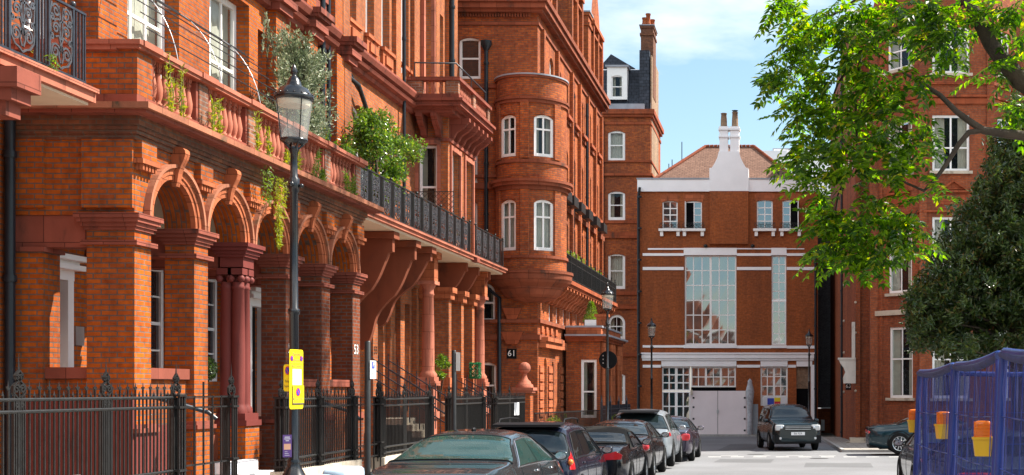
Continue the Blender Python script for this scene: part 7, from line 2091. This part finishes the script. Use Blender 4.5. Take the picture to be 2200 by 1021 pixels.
# ---- pale olive on the terrace
T=thing('olive_tree','silvery olive tree on the terrace behind the balustrade','tree',(-10.35,26.6,ZC))
m=MB(); m.mat(M['pot']); m.lathe([(0.20,0),(0.26,0.35),(0.28,0.37),(0.28,0.42),(0.22,0.42)],(-10.35,26.6,ZC),14); m.build('pot',parent=T)
m=MB(); m.mat(M['bark'])
m.tube([(-10.35,26.6,ZC+0.35),(-10.3,26.65,7.2),(-10.4,26.6,7.9),(-10.35,26.55,8.7)],[0.05,0.04,0.03,0.012],6)
lv=Leaves()
for k in range(190):
    a=R.uniform(0,2*pi); t=R.random(); z=6.5+2.75*t; rr=R.uniform(0.25,1.0)*(1.0-0.45*t)
    b=Vector((-10.35,26.75+0.4*R.uniform(-1,1),max(6.5,z-0.55))); e=Vector((-10.3+0.62*rr*cos(a),26.9+2.15*rr*sin(a),z+0.15*R.random()))
    m.tube([b,(b+e)/2+rv(0.08),e],[0.014,0.010,0.004],4)
    for i in range(95):
        t=R.uniform(0.3,1.08); p=b.lerp(e,t)+rv(0.16)*R.random(); lv.leaf(p,(e-b).normalized()*0.6+rv(0.8)+Vector((0,0,0.3)),R.uniform(.08,.13),0.030)
for k in range(6):
    b=Vector((-10.4+R.uniform(-.2,.2),26.2+R.uniform(-1.2,.4),8.6)); e=b+Vector((R.uniform(-.15,.15),R.uniform(-.3,.3),R.uniform(.4,.85)))
    m.tube([b,e],[0.008,0.003],4)
    for i in range(60): lv.leaf(b.lerp(e,R.random()),(e-b)*1.2+rv(0.5),0.09,0.024)
m.build('trunk',parent=T); lv.build('crown',M['leaf_olive'],parent=T)
# darker bush low beside it
T=thing('shrub','low dark green shrub under the olive tree','shrub',(-10.2,28.6,ZC))
m=MB(); m.mat(M['pot']); m.lathe([(0.18,0),(0.22,0.3),(0.24,0.34),(0.18,0.34)],(-10.2,28.6,ZC),12); m.build('pot',parent=T)
lv=Leaves(); blob(lv,(-10.2,28.6,6.95),(0.45,0.6,0.75),2200,0.085,0.035,clumps=26); lv.build('crown',M['leaf_laurel'],parent=T)
# ---- glossy laurel on the iron balcony
T=thing('laurel_tree','glossy green laurel on the iron balcony','tree',(-10.3,31.6,6.0))
m=MB(); m.mat(M['pot']); m.lathe([(0.22,0),(0.28,0.4),(0.30,0.45),(0.22,0.45)],(-10.3,31.6,6.01),14); m.build('pot',parent=T)
m=MB(); m.mat(M['bark']); lv=Leaves()
m.tube([(-10.3,31.6,6.4),(-10.25,31.7,7.2),(-10.3,31.7,8.1)],[0.05,0.04,0.02],6)
cl=[]
for k in range(58):
    a=R.uniform(0,2*pi); z=R.uniform(6.5,8.75); rr=R.uniform(0.3,1.0)*(1.0 if z<8.2 else 0.75)
    e=Vector((-10.3+0.55*rr*cos(a),31.6+1.25*rr*sin(a),z)); cl.append(e)
for k in range(16): cl.append(Vector((-10.15+R.uniform(-.35,.35),33.5+R.uniform(-.95,.85),8.15+R.uniform(-.45,.55))))
m.tube([(-10.3,31.7,7.0),(-10.2,32.4,7.6),(-10.15,33.4,8.2)],[0.03,0.022,0.012],5)
for e in cl:
    m.tube([Vector((-10.3,31.6+(e.y-31.6)*0.45,max(6.5,e.z-0.5))),e],[0.012,0.005],4)
    for i in range(120): lv.leaf(e+rv(0.27)*R.random()**0.5,rv(0.9)+Vector((0.1,0,0.25)),R.uniform(.08,.13),0.052)
m.build('trunk',parent=T); lv.build('crown',M['leaf_laurel'],parent=T)
# ---- weeds growing along the terracotta balustrade
WN=[0]
def weed(x,y,z,h,label,n=135,sp=0.06,mat='leaf_weed'):
    T=thing('weed',label,'weed',(x,y,z),0,'weeds on the balustrade')
    m=MB(); m.mat(M['stem']); lv=Leaves()
    for k in range(3):
        tp=Vector((x+R.uniform(-.05,.05),y+R.uniform(-.10,.10),z+h*R.uniform(.6,1))); b=Vector((x+R.uniform(-.02,.02),y+R.uniform(-sp,sp),z-0.01))
        m.tube([b,(b+tp)/2+rv(0.02),tp],[0.008,0.006,0.003],4)
        for i in range(n//3): lv.leaf(b.lerp(tp,R.random()),rv(0.8)+Vector((0,0,0.5)),R.uniform(.06,.11),0.024)
    m.build('stem',parent=T,); lv.build('leaves',M[mat],parent=T)
xo=-9.30
for y,h,l in ((19.05,1.0,'tallest yellow green weed beside the corner block of the balustrade'),(19.45,0.85,'yellow green weed in front of the first balusters'),
  (20.45,0.75,'yellow green weed left on the second balustrade block'),(20.75,0.85,'yellow green weed right on the second balustrade block'),(22.25,0.85,'narrow yellow weed left on the third balustrade block'),(22.75,0.65,'narrow yellow weed right on the third balustrade block')):
    weed(xo,y,ZC,h,l)
for y,h,l in ((23.6,0.42,'bushy weed under the lantern of the near lamp'),(24.1,0.5,'yellow weed just right of the near lantern'),(25.0,0.7,'leafy weed in front of the fourth bay of balusters'),(25.4,0.35,'low weed at the foot of the fourth balustrade block'),(26.8,0.75,'green weed in front of the last balusters'),(27.15,0.5,'small weed beside the end block of the balustrade')):
    weed(xo,y,ZC,h,l,150,0.22,'leaf_weed' if y<25 else 'leaf_fern')
weed(-10.7,18.02,ZC,0.85,'thin dark stemmed weed against the side of the balustrade',40,0.02)
weed(-9.6,16.5,6.02,0.22,'small green weed on the edge of the left balcony slab',40,0.1,'leaf_fern')
# trailing plant over the third arch
T=thing('trailing_plant','yellow green plant hanging down over the third arch','plant',(-9.2,22.9,5.9))
lv=Leaves()
for k in range(620):
    t=R.random(); p=Vector((-9.22+R.uniform(-.05,.12)*(1-t),22.95+R.uniform(-.26,.26)*(1-0.75*t),5.70-1.25*t)); lv.leaf(p,rv(0.6)+Vector((0.2,0,-0.6)),R.uniform(.05,.09),0.022)
lv.build('leaves',M['leaf_weed'],parent=T)
lv=Leaves()
for k in range(160):
    p=Vector((-9.2+R.uniform(-.05,.1),22.35+R.uniform(-.15,.15),5.85-0.7*R.random())); lv.leaf(p,rv(0.6)+Vector((0.2,0,-0.6)),.07,0.024)
lv.build('upper_leaves',M['leaf_fern'],parent=T)
# ---- topiary balls behind the arcade
def topiary(x,y,z,r,label,sz=1.0,mat='leaf_box'):
    T=thing('topiary_ball',label,'topiary',(x,y,z))
    m=MB(); m.mat(M['pot']); m.lathe([(0.15,0),(0.2,0.3),(0.21,0.34),(0.15,0.34)],(x,y,z),12); m.build('pot',parent=T)
    m=MB(); m.mat(M['bark']); m.tube([(x,y,z+0.3),(x,y,z+1.0)],0.02,6); m.build('stem',parent=T)
    lv=Leaves(); c=Vector((x,y,z+0.9+r))
    for k in range(1500):
        d=rv(); lv.leaf(c+d*r*R.uniform(.82,1.0),d*0.6+rv(0.8),0.04*sz,0.022*sz)
    lv.build('crown',M[mat],parent=T)
topiary(-10.25,20.0,1.05,0.19,'small dark clipped ball between first and second piers')
topiary(-10.15,22.0,1.08,0.22,'clipped green box ball left of the paired columns')
T=thing('potted_bush','loose variegated potted bush between the stair railings','bush',(-10.1,36.9,1.0))
m=MB(); m.mat(M['pot']); m.lathe([(0.2,0),(0.25,0.4),(0.27,0.44),(0.2,0.44)],(-10.1,36.9,1.05),12); m.build('pot',parent=T)
m=MB(); m.mat(M['bark'])
for k in range(5): m.tube([(-10.1,36.9,1.45),(-10.1+R.uniform(-.15,.15),36.9+R.uniform(-.15,.15),2.3)],0.014,4)
m.build('stem',parent=T); lv=Leaves(); blob(lv,(-10.1,36.9,2.45),(0.36,0.36,0.36),1500,0.10,0.03,clumps=24); lv.build('crown',M['leaf_laurel'],parent=T)
T=thing('box_tree','bright green clipped box tree beside the last pink column','topiary',(-10.05,41.0,1.0))
m=MB(); m.mat(M['pot']); m.box(-10.2,-9.9,40.85,41.15,1.05,1.45); m.build('pot',parent=T); m=MB(); m.mat(M['bark']); m.tube([(-10.05,41,1.4),(-10.05,41,2.3)],0.02,5); m.build('stem',parent=T)
lv=Leaves()
for k in range(1400):
    d=Vector((R.uniform(-1,1),R.uniform(-1,1),R.uniform(-1,1))); j=R.randrange(3); d[j]=math.copysign(R.uniform(.85,1),d[j]); lv.leaf(Vector((-10.05+d.x*0.15,41+d.y*0.15,2.45+d.z*0.24)),d*0.5+rv(0.8),0.05,0.03)
lv.build('crown',M['leaf_teal'],parent=T)
# ---- shrubs by the low railing and on the porch
T=thing('shrub','yellow green shrub behind the low black railing','shrub',(-8.55,46.2,gz(46)))
lv=Leaves()
for y in (45.3,45.9,46.6,47.4,48.2): blob(lv,(-8.45,y,0.35),(0.22,0.5,0.55),550,0.09,0.045,clumps=10)
lv.build('foliage',M['leaf_shrub'],parent=T)
T=thing('conifer','small bright green conifer on the porch roof','plant',(-7.95,52.0,4.37))
m=MB(); m.mat(M['pot']); m.lathe([(0.14,0),(0.18,0.25),(0.14,0.25)],(-7.95,52,4.37),10); m.build('pot',parent=T); lv=Leaves()
for k in range(1000):
    t=R.random(); r=0.30*(1-t)**0.8+0.03; a=R.uniform(0,2*pi); p=Vector((-7.95+r*cos(a)*R.random()**.5,52+r*sin(a)*R.random()**.5,4.6+0.85*t)); lv.leaf(p,Vector((cos(a),sin(a),0.5))+rv(0.5),0.09,0.03)
lv.build('crown',M['leaf_fern'],parent=T)
T=thing('window_box_plants','green plants along the iron balcony above the porch','plants',(-8.3,50,5.95))
lv=Leaves()
for k in range(9): blob(lv,(-8.2,46.6+k*1.15,6.85+R.uniform(-.1,.15)),(0.12,0.35,0.22),130,0.09,0.04)
lv.build('foliage',M['leaf_fern'],parent=T)
m=MB(); m.mat(M['black']); m.box(-8.35,-8.08,46.4,56.5,5.96,6.6); m.build('planter',parent=T)
T=thing('shrub','green shrub beside the pale spear railing at the porch','shrub',(-7.0,50.6,gz(50)))
lv=Leaves(); blob(lv,(-6.95,50.8,0.5),(0.2,0.5,0.4),500,0.09,0.04,clumps=8); lv.build('foliage',M['leaf_shrub'],parent=T)
T=thing('pot_plant','small dark round plant behind the iron balcony by the bay','plant',(-9.95,38.2,6.0))
m=MB(); m.mat(M['pot']); m.lathe([(0.12,0),(0.16,0.4),(0.12,0.4)],(-9.95,38.0,6.01),10); m.build('pot',parent=T); lv=Leaves(); blob(lv,(-9.95,38.0,6.7),(0.22,0.25,0.3),500,0.07,0.03); lv.build('crown',M['leaf_box'],parent=T)
# ---- iron hoop frame on the terrace, trellises, folded chairs
HF=thing('awning_frame','folded fan shaped metal frame of thin rods on the terrace','awning frame',(-10.2,21.0,ZC))
m=MB(); m.mat(M['steel'])
def quarter(y,r): return [(-10.9+r*sin(a),y,6.55+r*0+1.9*cos(a)*1.0) for a in [pi/2*k/14 for k in range(15)]]
for y in (20.2,21.8,23.4): m.tube([(-10.95+1.25*sin(a),y,6.75+1.75*cos(a)) for a in [pi/2*k/14 for k in range(15)]],0.008,5)
m.split('hoop',HF)
m=MB(); m.mat(M['iron'])
for k in range(10):
    a=pi/2*(k+0.6)/10; x,z=-10.95+1.25*sin(a),6.75+1.75*cos(a); m.bar((x,19.3,z),(x,24.4,z),0.014)
m.build('rod',parent=HF)
def trellis(fr,u0,u1,z0,z1,label,at,step=0.16,mat='iron'):
    m=MB(); m.mat(M[mat]); T=thing('trellis',label,'trellis',at)
    obox(m,fr,u0,u1,-.012,.012,z1-.02,z1); obox(m,fr,u0,u0+.02,-.012,.012,z0,z1); obox(m,fr,u1-.02,u1,-.012,.012,z0,z1); m.build('frame',parent=T)
    m=MB(); m.mat(M[mat]); h=z1-z0; w=u1-u0; k=-int(h/step)
    for sg in (1,-1):
        for k in range(-int(h/step)-1,int(w/step)+2):
            a=u0+k*step; 
            pts=[]
            t0=max(0,(u0-a)/h); t1=min(1,(u1-a)/h)
            if t1<=t0: continue
            def q(t): u=a+h*t; u=u if sg>0 else u0+u1-u; return fr(u,z0+h*t,0.004*sg)
            m.bar(q(t0),q(t1),0.012)
    m.build('lattice',parent=T)
trellis(FL((-11.15,37.2),(-9.75,37.2)),0,1.4,6.05,7.7,'diamond iron trellis screening the bay on the iron balcony',(-10.4,37.2,6.05))
trellis(FX(-11.1),27.0,28.6,6.0,8.2,'dark square trellis behind the olive tree',(-11.1,27.8,6.0),0.14)
FC=thing('folded_chairs','greenish striped folded chairs leaning on the iron balcony','chair',(-10.0,29.3,6.0))
for k in range(4):
    m=MB(); m.mat(paint('chair_slat',(0.25,0.33,0.30) if k%2 else (0.12,0.15,0.14),0.6)); y=28.9+0.22*k
    m.mesh([(-10.25,y,6.02),(-9.85,y+0.1,6.02),(-9.95,y+0.1,7.25-0.08*k),(-10.3,y,7.25-0.08*k),(-10.25,y+.05,6.02),(-9.85,y+.15,6.02),(-9.95,y+.15,7.25-0.08*k),(-10.3,y+.05,7.25-0.08*k)],[(0,1,2,3),(7,6,5,4),(0,4,5,1),(1,5,6,2),(2,6,7,3),(3,7,4,0)],False); m.build('slat_panel',parent=FC)

# ------------------------------------------------------------------ trees on the right
R=random.Random(23)
DT=12.0
T=thing('broadleaf_tree','bright green feathery leaved tree overhanging from the right','tree',(4.6,12.0,gz(12)))
m=MB(); m.mat(M['bark'])
def PT(px,py,d): return P(px,py,d)
tr=[(4.6,12.0,gz(12)),(4.55,12.05,2.2),(4.3,12.1,3.4),(3.9,12.1,4.2)]
m.tube(tr,[0.26,0.21,0.18,0.15],12)
main=[Vector(tr[-1])]+[PT(px,py,d) for px,py,d in ((2330,260,12.2),(2245,205,12.1),(2190,172,12.0),(2155,130,12.0),(2128,95,12.0),(2105,50,12.0),(2078,0,12.0),(2050,-70,12.0),(1990,-170,12.1))]
m.tube(main,[0.15,0.12,0.11,0.095,0.085,0.075,0.068,0.06,0.05,0.03],10)
low=[Vector(tr[2])]+[PT(px,py,d) for px,py,d in ((2290,330,11.9),(2200,292,11.8),(2148,286,11.7),(2112,280,11.7),(2085,262,11.7),(2055,240,11.7),(2020,205,11.8),(1990,185,11.8),(1930,150,11.9))]
m.tube(low,[0.12,0.08,0.05,0.042,0.036,0.032,0.028,0.024,0.018,0.010],8)
sub=[PT(px,py,d) for px,py,d in ((2112,280,11.7),(2082,284,11.7),(2060,310,11.7),(2035,350,11.7),(2010,385,11.7),(1985,410,11.7),(1950,395,11.75),(1925,380,11.8),(1900,400,11.8))]
m.tube(sub,[0.028,0.027,0.025,0.022,0.018,0.015,0.012,0.009,0.005],7)
up1=[PT(px,py,d) for px,py,d in ((2078,0,12.0),(2000,40,12.2),(1930,60,12.3),(1850,110,12.4),(1800,180,12.5),(1770,260,12.5))]
m.tube(up1,[0.03,0.026,0.022,0.016,0.012,0.006],6)
up2=[PT(px,py,d) for px,py,d in ((2050,-70,12.0),(1950,-30,12.3),(1840,0,12.6),(1760,50,12.8),(1710,120,12.9),(1690,180,12.9))]
m.tube(up2,[0.035,0.028,0.02,0.015,0.01,0.005],6)
up3=[PT(px,py,d) for px,py,d in ((1850,110,12.4),(1838,220,12.3),(1842,330,12.3),(1800,420,12.3),(1790,500,12.3),(1830,545,12.3))]
m.tube(up3,[0.018,0.015,0.012,0.010,0.007,0.004],6)
# where the sprays of leaves hang: centre, spread in pixels, depth, number
SPR=[(1690,20,55,40,12.8,16),(1745,60,45,60,12.7,14),(1705,105,40,35,12.8,12),(1690,160,50,40,12.9,14),(1665,180,28,20,12.9,5),(1730,190,45,50,12.6,14),(1710,250,42,38,12.6,13),(1745,300,40,45,12.5,12),(1720,345,34,36,12.4,9),
 (1800,40,60,45,12.3,14),(1860,30,60,40,12.2,14),(1930,40,60,45,12.0,14),(1990,25,50,40,11.9,10),(1860,120,50,50,12.2,13),(1810,150,50,55,12.3,12),(1790,230,45,55,12.3,13),(1840,250,45,55,12.1,13),(1800,320,50,50,12.2,14),(1760,390,38,45,12.2,12),(1830,370,45,45,12.0,12),
 (1765,470,34,45,12.1,12),(1775,535,36,35,12.0,10),(1820,480,42,45,12.0,13),(1860,520,42,40,11.9,12),(1830,565,34,26,11.9,7),(1880,450,42,40,11.9,12),(1920,490,40,38,11.8,11),(1965,520,34,36,11.8,9),(1900,560,28,24,11.8,5),(1960,470,34,30,11.8,8),
 (1880,190,45,45,12.0,11),(1920,240,45,45,11.9,12),(1900,310,45,45,11.9,12),(1950,180,45,35,11.8,9),(1960,330,38,40,11.8,9),(1985,280,28,30,11.8,5),(1930,380,36,30,11.8,7),(2000,410,26,22,11.7,5),
 (2010,50,45,35,11.9,8),(2060,30,40,28,11.9,7),(2040,100,36,30,11.8,5),(2130,40,50,40,12.0,10),(2180,30,40,40,12.0,9),(2190,90,30,30,12.0,5),(2180,140,34,28,11.9,6),(2120,150,26,20,11.9,3),(2190,235,30,30,11.8,7),(2170,245,24,20,11.8,3),(2000,90,40,35,11.9,6)]
lv=Leaves()
for (px,py,rx,ry,d,n) in SPR:
    c=P(px,py,d); sx=rx*d/FPX*0.84; sz=ry*d/FPX*0.80
    m.tube([c+Vector((0.05,0,sz*0.8)),c,c+Vector((-0.03,0,-sz*0.7))],[0.006,0.005,0.002],4)
    for k in range(int(n*1.75)):
        a=R.uniform(0,2*pi); r=R.random()**0.75
        p=c+Vector((sx*r*cos(a),R.uniform(-0.35,0.35),sz*r*sin(a)))
        dd=Vector((cos(a)*0.6+R.uniform(-.5,.3),R.uniform(-.7,.7),R.uniform(-.5,.35)))
        lv.pinnate(p-dd.normalized()*0.08,dd,R.uniform(.20,.32),R.randint(6,8),0.092,0.040)
# the crown above and beyond the picture
for k in range(330):
    a=R.uniform(0,2*pi); r=R.random()**.5; p=Vector((3.6+2.2*r*cos(a),12.2+1.8*r*sin(a),R.uniform(6.3,8.2))); 
    for j in range(2): lv.pinnate(p,rv(),.25,6,.06,.024)
m.build('trunk',parent=T); lv.build('crown',M['leaf_tree'],parent=T)

# dark evergreen behind the fence
T=thing('evergreen_tree','dense dark glossy evergreen tree beside the right bay','tree',(4.3,22.5,gz(22.5)))
m=MB(); m.mat(M['bark']); m.tube([(4.3,22.5,gz(22.5)),(4.2,22.5,2.0),(4.1,22.4,4.5),(4.0,22.4,6.0)],[0.16,0.13,0.08,0.03],10); lv=Leaves()
EV=[(2015,690,55,60),(1985,715,30,40),(2075,700,60,55),(2140,690,60,60),(2195,680,50,60),(2000,640,40,40),(2060,630,60,50),(2130,620,65,55),(2190,610,50,60),(2030,580,45,40),(2090,560,60,50),(2150,550,60,55),(2200,540,50,60),(2050,520,40,34),(2110,490,55,45),(2170,480,55,50),(2080,455,38,28),(2140,430,46,38),(2200,440,50,60),(2170,380,42,40),(2205,350,40,50),(2185,300,30,40),(2215,280,40,50),(2070,750,50,28),(2140,750,50,24),(1965,690,20,20),(2215,230,40,50),(2160,330,36,40),(2130,400,30,30),(2020,690,50,50),(1990,660,40,40),(2110,640,60,60),(2170,560,60,60),(2260,500,60,200),(2260,650,60,120),(2250,350,60,100)]
for (px,py,rx,ry) in EV:
    d=R.uniform(21.6,22.6); c=P(px,py,d); sx=rx*d/FPX; sz=ry*d/FPX
    m.tube([Vector((4.15,22.45,max(1.6,c.z-0.4))),(Vector((4.15,22.45,c.z-0.2))+c)/2,c],[0.03,0.02,0.008],5)
    nn=int(1700*(rx*ry)/(55*55))
    tw=[(c+Vector((sx*R.uniform(-1,1),R.uniform(-.55,.55),sz*R.uniform(-1,1)))) for _ in range(max(5,nn//45))]
    for q in tw:
        o=rv()+Vector((0,-0.4,0.3))
        for k in range(34): lv.leaf(q+rv(0.13)*R.random()**.5,o*0.5+rv(0.8),R.uniform(.09,.14),0.040)
    for k in range(nn//3): lv.leaf(c+Vector((sx*R.uniform(-1,1),R.uniform(0.1,.7),sz*R.uniform(-1,1))),rv(),R.uniform(.09,.14),0.045)
m.build('trunk',parent=T); lv.build('crown',M['leaf_dark'],parent=T)

# tall plane tree in the garden square, just outside the picture: it shades the middle of the porch
T=thing('plane_tree','tall plane tree in the garden across the street from the porch','tree',(12.5,34.0,gz(34)))
m=MB(); m.mat(M['bark']); m.tube([(12.5,34,gz(34)),(12.2,34,6),(11.4,33.6,12),(9.5,33,17),(6.5,32.4,21)],[0.45,0.38,0.32,0.22,0.10],12)
lv=Leaves()
for k in range(46):
    d=rv(); c=Vector((5.2,32.1,22.4))+Vector((d.x*2.8,d.y*2.7,d.z*2.8))*R.random()**0.4
    m.tube([(6.5,32.4,21),c],[0.04,0.012],5)
    for i in range(60): lv.leaf(c+rv(0.75)*R.random()**.5,rv(),R.uniform(.18,.28),0.20)
for k in range(60):
    d=rv(); c=Vector((11.5,34.5,18.5))+Vector((d.x*4.0,d.y*4.0,d.z*3.5))*R.random()**0.4
    m.tube([(10.8,33.5,15),c],[0.05,0.012],5)
    for i in range(45): lv.leaf(c+rv(0.8)*R.random()**.5,rv(),R.uniform(.18,.28),0.20)
m.build('trunk',parent=T); lv.build('crown',M['leaf_tree'],parent=T)
